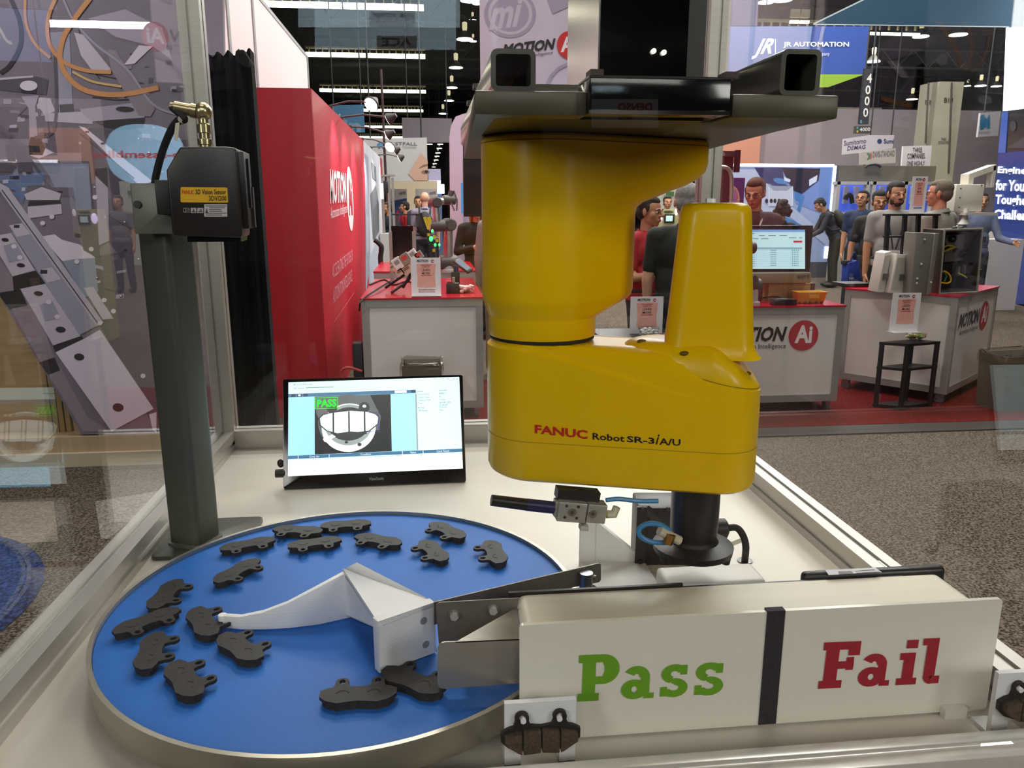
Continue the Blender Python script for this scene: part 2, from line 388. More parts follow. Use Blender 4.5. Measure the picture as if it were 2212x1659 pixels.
# ================================================================== turntable and brake pads
DZ = 1.045; TC = (-0.118, 0.953); TR = 0.3045
tt = thing('turntable', 'large round turntable with a blue top and a brushed steel rim', 'turntable', (TC[0], TC[1], 1.0))
f = Frame((TC[0], TC[1], 0), (1, 0, 0), (0, 1, 0))
MB().lathe([(TR - .006, DZ - .006), (TR - .006, DZ)], f, 120).build('blue_disc', M('#1a66bc', 0.5, noise=0.05, scale=9, bump=0.02, bscale=300, spec=0.25), tt, smooth=30)
b = MB(); n = 120
b.loft([[f(r * math.cos(2 * math.pi * k / n), r * math.sin(2 * math.pi * k / n), z) for k in range(n)] for r, z in ((TR - .0055, DZ - .02), (TR - .0055, DZ + .006), (TR, DZ + .006), (TR, 1.018), (TR - .0055, 1.018), (TR - .0055, DZ - .02))], cap=False)
b.build('steel_rim', M('#a8a294', 0.3, 0.75, noise=0.05, scale=6), tt, smooth=30)
MB().lathe([(TR - .05, 1.0), (TR - .05, 1.018), (TR - .01, 1.018), (TR - .01, DZ - .006)], f, 80).build('base_drum', M('#807b72', 0.4, 0.3), tt, smooth=30)

PADM = M('#232120', 0.55, noise=0.1, scale=60, bump=0.05, bscale=500, spec=0.3); FRIC = M('#1d1b1b', 0.8, noise=0.2, scale=300); FRICB = M('#4a3a2c', 0.8, noise=0.5, scale=500, bump=0.3, bscale=900)
def ear(cx, r=.0072): return arc((cx, .0195), r, 205 if cx > 0 else 200, -25 if cx > 0 else -20, 9)
PLATE = [(-.040, -.005), (-.040, .005), (-.033, .009), (-.0275, .0105)] + ear(-.019) + [(-.0105, .0115), (0, .010), (.0105, .0115)] + ear(.019) + [(.0275, .0105), (.033, .009), (.040, .005), (.040, -.005), (.033, -.0125), (.021, -.0175), (.009, -.0155), (0, -.0145), (-.009, -.0155), (-.021, -.0175), (-.033, -.0125)]
HOLES = [[(cx + .0033 * math.cos(a), .0198 + .0042 * math.sin(a)) for a in [2 * math.pi * i / 12 for i in range(12)]] for cx in (-.019, .019)]
BLOCK = [(-.0375, -.004), (-.0375, .003), (-.03, .0070), (-.018, .0088), (0, .0085), (.018, .0088), (.03, .0070), (.0375, .003), (.0375, -.004), (.032, -.0112), (.0205, -.016), (.009, -.0142), (0, -.0132), (-.009, -.0142), (-.0205, -.016), (-.032, -.0112)]
def make_pad():
    t = thing('brake_pad', 'x', 'brake pad', (0, 0, 0), 'loose brake pads on the blue turntable')
    MB().prism(PLATE, .0068, .0108, holes=HOLES).build('backing_plate', PADM, t, smooth=30)
    MB().prism(BLOCK, 0, .0068).build('friction_block', FRIC, t, smooth=30)
    for cx in (-.0165, .0165):
        MB().tube([(cx + .0068 * math.cos(a), -.003 + .0068 * math.sin(a), .0106) for a in [math.radians(15 + 150 * i / 10) for i in range(11)]], .0008, 5).build('stamped_arc', PADM, t)
    return t
pad0 = make_pad(); index_kids()
PADS = [ # ear holes in the photograph (near pair), rough centre, label
    ((559, 1225), (513, 1251), (505, 1232), 'dark brake pad on its own behind the curved arm, tilted up to the right'),
    ((569, 1180), (510, 1191), (525, 1178), 'dark brake pad nearest the grey sensor column foot'),
    ((605, 1154), (659, 1157), (640, 1143), 'dark brake pad at the far edge just left of another far pad'),
    ((716, 1145), (776, 1141), (748, 1131), 'dark brake pad farthest from the camera at the rear rim'),
    ((653, 1187), (712, 1179), (680, 1174), 'dark brake pad lying just in front of the two farthest pads'),
    ((777, 1172), (826, 1181), (815, 1165), 'dark brake pad behind the peak of the white guide'),
    ((926, 1144), (961, 1161), (960, 1143), 'dark brake pad near the rear rim below the monitor corner'),
    ((896, 1183), (919, 1206), (930, 1187), 'dark brake pad just in front of the pad below the monitor corner'),
    ((1032, 1182), (1043, 1206), (1068, 1190), 'dark brake pad farthest right on the turntable, reflecting the pane'),
    ((406, 1266), (380, 1297), (350, 1275), 'dark brake pad by the left rim with ears toward the centre, uppermost of four there'),
    ((368, 1339), (295, 1366), (315, 1335), 'dark brake pad touching the one above it, longest looking by the left rim'),
    ((468, 1316), (487, 1344), (435, 1345), 'dark brake pad touching the tip of the white curved arm'),
    ((533, 1366), (574, 1392), (518, 1398), 'dark brake pad in front of the white curved arm tip'),
    ((375, 1379), (364, 1418), (325, 1408), 'dark brake pad by the left rim just behind the front left pad'),
    ((429, 1431), (455, 1466), (398, 1465), 'dark brake pad at front left with both ears toward the white block'),
    ((738, 1473), (819, 1469), (775, 1500), 'dark brake pad at the front rim, ears pointing away from the camera'),
    ((883, 1434), (950, 1458), (885, 1478), 'dark brake pad half hidden under the bent steel flap'),
]
for i, (e1, e2, cc, lab) in enumerate(PADS):
    a = onz(*e1, DZ + .0108); b_ = onz(*e2, DZ + .0108); c = onz(*cc, DZ + .0108); m = (a + b_) / 2
    d = (b_ - a); d.z = 0; d.normalize(); nrm = Vector((-d.y, d.x, 0))
    if nrm.dot(m - c) < 0: d = -d; nrm = -nrm
    loc = m - nrm * .0198
    o = pad0 if i == 0 else copy_tree(pad0)
    o.location = (loc.x, loc.y, DZ + (.0002 if i != 15 else .0002)); o.rotation_euler = (0, 0, math.atan2(d.y, d.x)); o['label'] = lab
# ------------------------------------------------ white printed guide
g = thing('feed_guide', 'white printed guide with a curved arm sweeping over the blue turntable', 'guide', onz(880, 1400, DZ))
zb = DZ + .002
tip = onz(481, 1356, zb); root = onz(742, 1337, zb)
fl = onz(820, 1455, zb); fr_ = onz(942, 1408, zb)
hz = 1.555 - (1.555 - zb) * (1343 - 444.5) / (1455 - 444.5) # rough height; refined below
ht = ony(818, 1343, fl.y).z
br = onz(936, 1298, ht); bl = onz(818, 1343, ht); ap1 = onz(741, 1229, ht); ap2 = onz(771, 1214, ht)
th = .0045
# arm wall
mid = [onz(x, y, zb) for x, y in ((481, 1356), (520, 1360), (570, 1360), (625, 1357), (690, 1349), (757, 1334))]
hts = [0.018, 0.019, 0.026, 0.038, 0.056, 0.0715]
hts = [h * (ht - zb) / .072 for h in hts]
rings = []
for i, p in enumerate(mid):
    d = (mid[min(i + 1, 5)] - mid[max(i - 1, 0)]); d.z = 0; d.normalize(); q = Vector((-d.y, d.x, 0)) * .0075
    rings.append([p, p + Vector((0, 0, hts[i])), p + q + Vector((0, 0, hts[i])), p + q])
b = MB().loft(rings); b.cyl(mid[0] + Vector((0, .004, 0)), mid[0] + Vector((0, .004, hts[0])), .0055, n=16)
b.build('curved_arm', WPLA, g, bevel=.0008)
# block: front wall, top slab, sloping web
b = MB(); dn = (fr_ - fl).normalized(); back = Vector((-dn.y, dn.x, 0)) * .012
b.hexa([fl, fr_, fr_ + back, fl + back], [Vector((p.x, p.y, ht)) for p in (fl, fr_, fr_ + back, fl + back)])
top = [Vector((fl.x, fl.y, ht)), Vector((fr_.x, fr_.y, ht)), ap2, ap1]
b.hexa([p - Vector((0, 0, .006)) for p in top[:2]] + [p - Vector((0, 0, .006)) for p in top[2:]], top)
low = [p - Vector((0, 0, .006)) for p in top]; u0, u1 = ap1 - Vector((0, 0, ht - zb)), ap2 - Vector((0, 0, ht - zb))
b.add([low[0], low[3], u0 + Vector((0, 0, .0)), low[0] + Vector((.006, 0, 0)), low[3] + Vector((.006, 0, 0)), u0 + Vector((.006, 0, 0))], [(0, 1, 2), (5, 4, 3), (0, 3, 4, 1), (1, 4, 5, 2), (2, 5, 3, 0)])
b.hexa([u0, u1, fr_ + Vector((0, 0, 0)), fr_ + Vector((-.006, 0, 0))], [ap1, ap2, Vector((fr_.x, fr_.y, ht)), Vector((fr_.x - .006, fr_.y, ht))])
b.build('guide_block', WPLA, g, bevel=.0006)
nf = Vector((dn.y, -dn.x, 0)); pf = Plane(fl, nf)
for (x, y) in ((915, 1341), (920, 1392)):
    c = pf.p(x, y, 0); MB().cyl(c - nf * .001, c + nf * .0004, .0045, n=14).build('screw_hole', M('#8d8d90', 0.6), g)
# ------------------------------------------------ bent steel chute
ch = thing('steel_chute', 'bent stainless steel chute plate between the white guide and the pass fail sign', 'chute', onz(1030, 1490, 1.0))
YF = 0.735; pf = planeY(YF); STB = M('#a39c92', 0.34, 0.6, noise=0.05, scale=6, bump=0.015, bscale=200)
STD = M('#7d776e', 0.42, 0.5, noise=0.06, scale=6)
def pxprism(px, pl, t, dirv):
    b = MB(); A = [pl.p(x, y, 0) for x, y in px]; B = [p + dirv * t for p in A]; n = len(A)
    return b.loft([B, A])
def roundpx(px, k, r, n=5): # round the corners listed in k
    out = []
    for i, p in enumerate(px):
        if i not in k: out.append(p); continue
        a = Vector(px[i - 1]); c = Vector(px[(i + 1) % len(px)]); p = Vector(p); u = (a - p).normalized() * r; v = (c - p).normalized() * r
        for j in range(n):
            t = j / (n - 1); out.append(tuple((p + u) * (1 - t) ** 2 + p * 2 * t * (1 - t) + (p + v) * t * t))
    return out
fl_px = roundpx([(945, 1388), (1124, 1380), (1124, 1476), (945, 1489)], (0, 3), 16)
pxprism(fl_px, pf, .0016, Vector((0, 1, 0))).build('front_flap', STB, ch, smooth=0)
pb = planeY(0.795)
bp_px = roundpx([(941, 1302), (1122, 1292), (1116, 1318), (990, 1386), (948, 1392)], (0,), 12)
pxprism(bp_px, pb, .0016, Vector((0, 1, 0))).build('rear_plate', STD, ch, smooth=0)
# sloping floor between flap top edge and rear plate
A = [pf.p(985, 1386), pf.p(1124, 1380), pb.p(1116, 1312), pb.p(990, 1384)]
MB().loft([[p - Vector((0, 0, .0015)) for p in A], A]).build('sloping_floor', M('#8f8a82', 0.3, 0.85, noise=.05), ch, smooth=0)
for (x, y) in ((981, 1328), (1065, 1316)):
    c = pb.p(x, y, 0); bo = MB().cyl(c, c - Vector((0, .006, 0)), .0048, n=6).build('bolt', M('#cfccc6', .25, .4), ch, smooth=0)
    MB().cyl(c, c - Vector((0, .0015, 0)), .0066, n=18).build('washer', M('#8f8a82', .3, .5), bo)
# ------------------------------------------------ diverter blade
bl_ = thing('diverter_blade', 'long narrow stainless blade crossing the right edge of the turntable', 'blade', onz(1270, 1290, 1.0))
A0 = Vector((*onz(940, 1330, DZ + .012)[:2], 0)); A1 = onz(1298, 1262, 1.075)
p0 = ony(936, 1299, 0.815); p1 = Vector((A1.x, A1.y, 0)); pl = plane2((p0.x, p0.y, 0), (p1.x, p1.y, 0))
px = roundpx([(938, 1301), (1298, 1216), (1298, 1257), (1120, 1292), (938, 1350)], (1, 2), 7)
pxprism(px, pl, .0018, -pl.n).build('blade', M('#7c766c', 0.38, 0.6, noise=.1, scale=5), bl_, smooth=0)
c = pl.p(1266, 1262, .008); b = MB().cyl((c.x, c.y, 1.0), (c.x, c.y, c.z + .016), .0085, n=20); b.build('clamp_rod', M('#8a8c92', 0.3, 0.9), bl_)
for (x, y) in ((1281, 1245), (1281, 1269)):
    q = pl.p(x, y, .006); MB().cyl(q, q + pl.n * .006, .0035, n=10).build('clamp_screw', STEEL, bl_)
# ------------------------------------------------ conveyor
BZ = 1.118; cy0, cy1 = 0.722, 0.812; cx0 = ony(1131, 1320, cy0).x; cx1 = 0.612
cv = thing('belt_conveyor', 'small belt conveyor with a cream white belt behind the pass fail sign', 'conveyor', (0.34, 0.767, 1.0))
prof = [(x, z) for x, z in [(cx0 + .014 - .014 * math.sin(a), BZ - .014 + .014 * math.cos(a)) for a in [math.pi * i / 10 for i in range(11)]]] + [(x, z) for x, z in [(cx1 - .014 + .014 * math.sin(a), BZ - .014 - .014 * math.cos(a)) for a in [math.pi * i / 10 for i in range(11)]]]
MB().loft([[(x, y, z) for x, z in prof] for y in (cy0, cy1)]).build('belt', M('#dcd4c2', 0.42, noise=0.04, scale=5, stretch=(1, 14, 1)), cv, smooth=40)
MB().bx(cx0 + .012, cx1 - .012, cy0 - .001, cy1 + .004, 1.03, BZ - .03).build('bed_frame', DGREY, cv, smooth=0)
b = MB().bx(cx0 - .006, cx0 + .2, cy1 + .002, cy1 + .006, 1.06, BZ + .003); b.bx(cx0 + .2, cx1 - .05, cy1 + .002, cy1 + .005, 1.06, BZ - .001); b.build('side_guard', M('#191716', 0.4), cv, smooth=0)
for x in (cx0 + .05, cx1 - .06):
    MB().bx(x - .012, x + .012, cy0 + .01, cy1 - .01, 1.0, 1.03).build('foot', DGREY, cv, smooth=0)
mt = thing('conveyor_motor', 'flat black motor box with a silver rating label beside the conveyor', 'motor', onz(1850, 1300, 1.0))
A = [onz(x, y, BZ + .004) for x, y in ((1745, 1250), (2044, 1243), (1985, 1219), (1745, 1235))]
x0, x1 = A[0].x, onz(2040, 1243, BZ + .004).x; y0 = cy1 + .0065; y1 = onz(1985, 1219, BZ + .004).y
MB().bx(x0, 0.622, y0, y1, 1.045, BZ + .005).build('motor_case', M('#161718', 0.35), mt, bevel=.006, seg=3)
pl = Plane((0, 0, BZ + .005), (0, 0, 1))
b = MB(); b.pp(pl, [(1790, 1242), (1905, 1236), (1890, 1226), (1782, 1231)], .0004)
lb = b.build('rating_label', M('#a9a6ae', 0.3), mt, smooth=0)
b = MB(); b.pp(pl, [(1812, 1240), (1843, 1238), (1838, 1233), (1810, 1234)], .0007); b.pp(pl, [(1850, 1238), (1900, 1235.5), (1898, 1234.5), (1849, 1237)], .0007); b.pp(pl, [(1847, 1234), (1890, 1231), (1888, 1230), (1846, 1233)], .0007); b.build('label_print', M('#3a3a3e', 0.4), mt, smooth=0)
MB().bx(x0 + .02, 0.6, y0 + .01, y1 - .005, 1.0, 1.046).build('motor_foot', DGREY, mt, smooth=0)
# ------------------------------------------------ pass / fail sign
SY = 0.712; sp = planeY(SY)
sg = thing('pass_fail_sign', 'long white acrylic sign reading Pass in green and Fail in red', 'sign', ony(1630, 1590, SY))
W0 = [sp.p(x, y) for x, y in ((1122, 1601), (2128, 1546), (2150, 1299), (1122, 1347))]
x0, x1 = W0[0].x, W0[1].x; zt = (W0[2].z + W0[3].z) / 2
fr = Frame((0, SY, 0), (1, 0, 0), (0, 0, 1)) # z axis = -Y
MB().prism(rrect(x0, 1.003, x1, zt, .004), -.005, 0.0, fr).build('sign_panel', M('#e8e3d6', 0.18, noise=.01), sg, smooth=30)
def slab(mb, letters, ox, oz, h, w):
    """slab serif letters from strokes: unit boxes and rings"""
LC = [0]
def ring(mb, cx, cz, rx, rz, t, a0, a1, fr, w, n=18, tz=None):
    tz = (tz or t) * 1.25; t = t * 1.25; LC[0] = (LC[0] + 1) % 12; w = .00005 * LC[0]
    o = [(cx + rx * math.cos(math.radians(a0 + (a1 - a0) * i / n)), cz + rz * math.sin(math.radians(a0 + (a1 - a0) * i / n))) for i in range(n + 1)]
    q = [(cx + (rx - t) * math.cos(math.radians(a0 + (a1 - a0) * i / n)), cz + (rz - tz) * math.sin(math.radians(a0 + (a1 - a0) * i / n))) for i in range(n + 1)]
    for i in range(n): mb.poly([fr(*o[i], w), fr(*o[i + 1], w), fr(*q[i + 1], w), fr(*q[i], w)])
def rc(mb, x0, x1, z0, z1, fr, w):
    LC[0] = (LC[0] + 1) % 12; w = .00005 * LC[0]; mb.poly([fr(x0, z0, w), fr(x1, z0, w), fr(x1, z1, w), fr(x0, z1, w)])
def let_a(mb, x, w_, h, fr, w): # lower-case a with slab foot
    t = .30 * w_; rc(mb, x + .62 * w_, x + .90 * w_, .10 * h, .72 * h, fr, w); rc(mb, x + .72 * w_, x + 1.05 * w_, 0, .17 * h, fr, w)
    ring(mb, x + .48 * w_, .66 * h, .42 * w_, .36 * h, .26 * w_, 0, 150, fr, w, tz=.19 * h)
    ring(mb, x + .42 * w_, .30 * h, .42 * w_, .31 * h, .26 * w_, 0, 360, fr, w + .0003, tz=.17 * h)
def let_s(mb, x, w_, h, fr, w):
    ring(mb, x + .5 * w_, .72 * h, .46 * w_, .30 * h, .25 * w_, 20, 250, fr, w, tz=.17 * h)
    ring(mb, x + .5 * w_, .28 * h, .48 * w_, .30 * h, .25 * w_, -160, 90, fr, w, tz=.17 * h)
    rc(mb, x + .70 * w_, x + .93 * w_, .68 * h, .98 * h, fr, w + .00025); rc(mb, x + .03 * w_, x + .26 * w_, .02 * h, .32 * h, fr, w + .00025)
    q = [fr(x + .30 * w_, .58 * h, w), fr(x + .44 * w_, .42 * h, w), fr(x + .72 * w_, .42 * h, w), fr(x + .56 * w_, .58 * h, w)]; mb.poly([v - fr.z * 0 + fr.z * .0008 for v in q])
def word_frame(pbl, pbr, ptl): # frame with origin at baseline left
    a = sp.p(*pbl); b = sp.p(*pbr); c = sp.p(*ptl); return Frame((a.x, SY - .0006, a.z), b - a, c - a), (b - a).length, (c - a).length
wf, L, H = word_frame((1247, 1515), (1568, 1498), (1247, 1415))
b = MB(); u = L / 3.72; xh = H * .70
rc(b, .10 * u, .42 * u, 0, H, wf, 0); rc(b, -.0 * u, .52 * u, 0, .17 * H, wf, .00015); rc(b, 0, .5 * u, .83 * H, H, wf, .00015)
rc(b, .4 * u, .62 * u, .83 * H, H, wf, .0003); rc(b, .4 * u, .62 * u, .36 * H, .53 * H, wf, .0003)
ring(b, .60 * u, .68 * H, .40 * u, .32 * H, .29 * u, -90, 90, wf, .00045, tz=.17 * H)
let_a(b, 1.06 * u, .78 * u, xh, wf, 0); let_s(b, 2.02 * u, .72 * u, xh, wf, 0); let_s(b, 2.88 * u, .76 * u, xh, wf, 0)
b.build('pass_lettering', M('#6aa31a', 0.4, noise=.02), sg, smooth=0)
wf, L, H = word_frame((1766, 1487), (2026, 1475), (1766, 1388))
b = MB(); u = L / 3.0; xh = H * .70
rc(b, .10 * u, .42 * u, 0, H, wf, 0); rc(b, 0, .56 * u, 0, .17 * H, wf, .00015); rc(b, .02 * u, .92 * u, .83 * H, H, wf, .00015); rc(b, .64 * u, .92 * u, .70 * H, .9 * H, wf, .0003)
rc(b, .4 * u, .80 * u, .42 * H, .58 * H, wf, .0003); rc(b, .62 * u, .80 * u, .38 * H, .66 * H, wf, .00045)
let_a(b, .95 * u, .76 * u, xh, wf, 0)
rc(b, 2.04 * u, 2.32 * u, 0, xh, wf, 0); rc(b, 1.92 * u, 2.42 * u, 0, .15 * H, wf, .00015); rc(b, 1.94 * u, 2.2 * u, xh - .15 * H, xh, wf, .00015); rc(b, 2.06 * u, 2.34 * u, .80 * H, .98 * H, wf, 0)
rc(b, 2.58 * u, 2.86 * u, .12 * H, 1.0 * H, wf, 0); rc(b, 2.46 * u, 2.8 * u, .85 * H, 1.0 * H, wf, .00015); ring(b, 2.78 * u, .17 * H, .20 * u, .17 * H, .2 * u, 180, 270, wf, .0); rc(b, 2.76 * u, 3.0 * u, 0, .17 * H, wf, .00015)
b.build('fail_lettering', M('#a4122c', 0.4, noise=.02), sg, smooth=0)
st = [sp.p(x, y) for x, y in ((1637, 1572), (1674, 1570), (1674, 1315), (1637, 1317))]
MB().bx(st[0].x, st[1].x, SY - .0015, SY + .007, 1.004, zt + .0015).build('black_strap', M('#1b1a22', 0.75, noise=.1), sg, smooth=0)
c = sp.p(2056, 1557, .004); MB().bx(c.x - .013, c.x + .013, SY - .009, SY - .0007, 1.0, 1.012).build('clip', WHITE, sg, smooth=0)
# ------------------------------------------------ two upright brake pads on white holders
def holder(name, lab, plab, px0, px1, ptop, pbot, Y):
    pl = planeY(Y); a = pl.p(px0, pbot); b_ = pl.p(px1, pbot); t = pl.p(px0, ptop); W_ = b_.x - a.x; Ht = t.z - 1.0
    h = thing(name, lab, 'holder', ((a.x + b_.x) / 2, Y, 1.0)); f = Frame((a.x, Y, 1.0), (1, 0, 0), (0, 0, 1))
    MB().prism([(0, 0), (W_ * .23, 0), (W_ * .23, Ht * .25), (W_ * .77, Ht * .25), (W_ * .77, 0), (W_, 0), (W_, Ht), (0, Ht)], -.006, 0, f).build('upright_plate', WPLA, h, smooth=0)
    for s_ in (.23, .77): # pegs
        MB().cyl(f(W_ * (.5 + (s_ - .5) * .93), Ht * .80, 0), f(W_ * (.5 + (s_ - .5) * .93), Ht * .80, .009), .0028, n=12).build('peg', WPLA, h)
    MB().bx(0, W_ * .23, 0, .004, -.03, 0, f).build('foot', WPLA, h, smooth=0); MB().bx(W_ * .77, W_, 0, .004, -.03, 0, f).build('foot', WPLA, h, smooth=0)
    t = thing('brake_pad', plab, 'brake pad', f(W_ / 2, Ht * .80 - .0198, .0068)); fo = Frame(f(W_ / 2, Ht * .80 - .0198, .0006), (1, 0, 0), (0, 0, 1))
    MB().prism(PLATE, 0, .004, fo, HOLES).build('backing_plate', PADM, t, smooth=30)
    for x0, x1 in ((-.0365, -.0195), (-.0180, -.0008), (.0008, .0180), (.0195, .0365)):
        seg = [(x0, None), (x1, None)]
        top = lambda x: .0088 - .006 * (abs(x) / .0375) ** 2; bot = lambda x: -.0145 - .0015 * math.sin(min(abs(x) / .0205, 1) * math.pi / 2) + max(0, abs(x) - .0205) * .72
        xs = [x0 + (x1 - x0) * i / 4 for i in range(5)]
        MB().prism([(x, bot(x)) for x in xs] + [(x, top(x)) for x in reversed(xs)], .004, .0115, fo).build('friction_segment', FRICB, t, bevel=.0004)
    return h
holder('pad_holder', 'white holder in front of the sign by the turntable rim', 'brake pad hung face out on the white holder by the turntable rim', 1090, 1242, 1521, 1649, 0.677)
holder('pad_holder', 'white pad holder beside the Fail panel, cut by the photo edge', 'brake pad hung on the white holder at the photo edge beside Fail', 2137, 2290, 1457, 1590, 0.670)
# ------------------------------------------------ behind the conveyor: white box, printed bracket, camera box, cable
wb = thing('white_ramp', 'low white box with a dark slot standing just behind the conveyor', 'box', onz(1540, 1275, 1.03))
p = onz(1427, 1240, 1.085); q = onz(1640, 1233, 1.085)
MB().bx(p.x, q.x, p.y - .03, p.y + .022, 1.0, 1.085).build('box_shell', WHITE, wb, bevel=.006, seg=3)
MB().bx(p.x + .04, q.x - .006, p.y - .0315, p.y - .028, 1.06, 1.078).build('slot', M('#1a1a1c', .6), wb, smooth=0)
cb = thing('inspection_camera_box', 'black box housing with bolted cover standing behind the gripper', 'camera box', (0.37, 1.12, 1.0))
p0 = onz(1376, 1222, 1.0); p1 = onz(1503, 1226, 1.0); Yb = p0.y
A = ony(1374, 1094, Yb)
f = yawframe((p0.x, p0.y, 1.0), -6); Wd = (p1 - p0).length; Hh = A.z - 1.0
MB().bx(0, Wd + .03, 0, .07, 0, Hh * .97, f).build('housing', M('#17171a', .4), cb, bevel=.003)
MB().loft([[f(-.004, -.004, z), f(.012, -.004, z), f(.012, .0, z), f(-.004, 0, z)] for z in (0, Hh)]).build('corner_strip', BLACK, cb, smooth=0)
b = MB(); b.hexa([f(.0, -.003, Hh * .96), f(.012, -.003, Hh * .96), f(.07, -.003, Hh * .45), f(.058, -.003, Hh * .45)], [f(.0, .002, Hh * 1.0), f(.016, .002, Hh * 1.0), f(.076, .002, Hh * .48), f(.062, .002, Hh * .48)]); b.build('diagonal_cover', M('#2a2a2c', .35), cb, smooth=0)
for u, v in ((.0, .98), (.04, .98), (.0, .1), (.06, .5)):
    MB().cyl(f(u + .004, -.004, Hh * v), f(u + .004, -.009, Hh * v), .0035, n=10).build('bolt', BLACKG, cb)
# gland, cable and tag
gl = ony(1558, 1142, Yb - .005)
MB().cyl(gl - Vector((.03, 0, 0)), gl - Vector((.008, 0, 0)), .014, n=8).build('gland_body', BLACK, cb, smooth=0)
MB().tube([gl - Vector((.01, 0, 0)), gl - Vector((-.006, 0, 0)), gl + Vector((.010, 0, 0))], [.016, .016, .010], 14).build('gland_nut', BLACK, cb)
hole = onz(1609, 1212, 1.0)
pts = [gl + Vector((.006, 0, 0)), ony(1590, 1140, Yb - .01), ony(1604, 1155, Yb - .015), ony(1611, 1180, Yb - .02), Vector((hole.x, hole.y, 1.0))]
def bez(pts, n=24): # Catmull-Rom
    P = [Vector(p) for p in pts]; P = [P[0] * 2 - P[1]] + P + [P[-1] * 2 - P[-2]]; out = []
    for i in range(1, len(P) - 2):
        for k in range(n // (len(P) - 3)):
            t = k / (n // (len(P) - 3)); a, b, c, d = P[i - 1:i + 3]
            out.append(.5 * ((2 * b) + (c - a) * t + (2 * a - 5 * b + 4 * c - d) * t * t + (3 * b - a - 3 * c + d) * t ** 3))
    return out + [P[-2]]
MB().tube(bez(pts), .0055, 10).build('cable', RUBBER, cb)
MB().lathe([(.012, 0), (.012, .0015)], Frame((hole.x, hole.y, 1.0), (1, 0, 0), (0, 1, 0)), 20).build('cable_grommet', BLACKG, cb)
tg = ony(1596, 1170, Yb - .02); b = MB(); q = [ony(x, y, Yb - .022) for x, y in ((1557, 1180), (1600, 1163), (1602, 1172), (1560, 1189))]; b.loft([[v + Vector((0, .0008, 0)) for v in q], q]); b.build('cable_tag', M('#cfcdb8', .5), cb, smooth=0)
# printed white bracket with gusset
wk = thing('white_bracket', 'white printed corner bracket with a sloping gusset beside the black box', 'bracket', onz(1270, 1215, 1.0))
P = [onz(x, y, 1.0) for x, y in ((1252, 1222), (1284, 1220), (1395, 1222), (1425, 1270))]
up = ony(1253, 1128, P[0].y); hgt = up.z - 1.0
b = MB(); b.hexa([P[0], P[1], P[1] + Vector((0, .008, 0)), P[0] + Vector((0, .008, 0))], [v + Vector((0, 0, hgt)) for v in (P[0], P[1], P[1] + Vector((0, .008, 0)), P[0] + Vector((0, .008, 0)))]); b.build('upright', WPLA, wk, bevel=.0006)
t0 = P[1] + Vector((0, .004, hgt)); t1 = P[2] + Vector((0, .004, 0.006)); t2 = P[1] + Vector((0, .004, 0.0))
for off in (0,):
    b = MB(); b.add([t0, t1, t2, t0 + Vector((0, .02, 0)), t1 + Vector((0, .02, 0)), t2 + Vector((0, .02, 0))], [(0, 2, 1), (3, 4, 5), (0, 1, 4, 3), (1, 2, 5, 4), (2, 0, 3, 5)]); b.build('gusset', WPLA, wk, smooth=0)
b = MB(); Q = [P[0] + Vector((.03, -.06, 0)), onz(1425, 1278, 1.0), onz(1392, 1220, 1.0), P[0]]; Q = [onz(1285, 1282, 1.0), onz(1425, 1274, 1.0), onz(1393, 1222, 1.0), onz(1250, 1217, 1.0)]
b.loft([Q, [v + Vector((0, 0, .006)) for v in Q]]); b.build('base_plate', WPLA, wk, bevel=.0008)
# ================================================================== yellow robot
J = Vector((0.138, 0.959, 0)); QD = -17.0
rb = thing('industrial_robot', 'glossy yellow ceiling hung SCARA robot with a tall tapered tower on its arm', 'robot', (J.x, J.y, 1.1))
fa = yawframe((J.x, J.y, 0), QD)
# --- upper housing with the long flange to the right
ft = yawframe((J.x, J.y, 0), 15.0)
NH = 64
def usec(z, L, r1, r2, dr=0.0): return [ft(x, y, z) for x, y in hull([(0, 0, r1 + dr), (L, 0, r2 + dr)], NH)]
R1 = .0745
zz = lambda y, Y=.885: ony(1170, y, Y).z
secs = [usec(zz(742), .0, .0665, .0665, -.001), usec(zz(738), 0, .0665, .0665), usec(zz(699), 0, .0668, .0668), usec(zz(697), .0, .0668, .0668)]
for y, L, r2 in ((694, .006, .066), (684, .022, .062), (672, .042, .057), (660, .060, .053), (652, .066, .052), (640, .068, .052), (460, .068, .052), (448, .070, .052), (436, .078, .052), (424, .098, .051), (410, .118, .050), (396, .140, .050), (380, .158, .050), (362, .169, .050), (340, .173, .050), (300, .173, .050), (292, .173, .050)):
    k = min(1, max(0, (697 - y) / 40)); secs.append(usec(zz(y), L, .0668 + (R1 - .0668) * k, r2))
secs.append(usec(zz(288), .173, R1, .050, -.001)); secs.append(usec(zz(285), .173, R1, .050, -.003))
MB().loft(secs).build('upper_housing', YEL, rb, smooth=28)
b = MB(); zt_ = zz(300)
for z in (zt_,):
    b.loft([usec(z - .0006, .173, R1, .050, .0003), usec(z + .0006, .173, R1, .050, .0003)], cap=False)
b.build('housing_seam', YELD, rb, smooth=0)
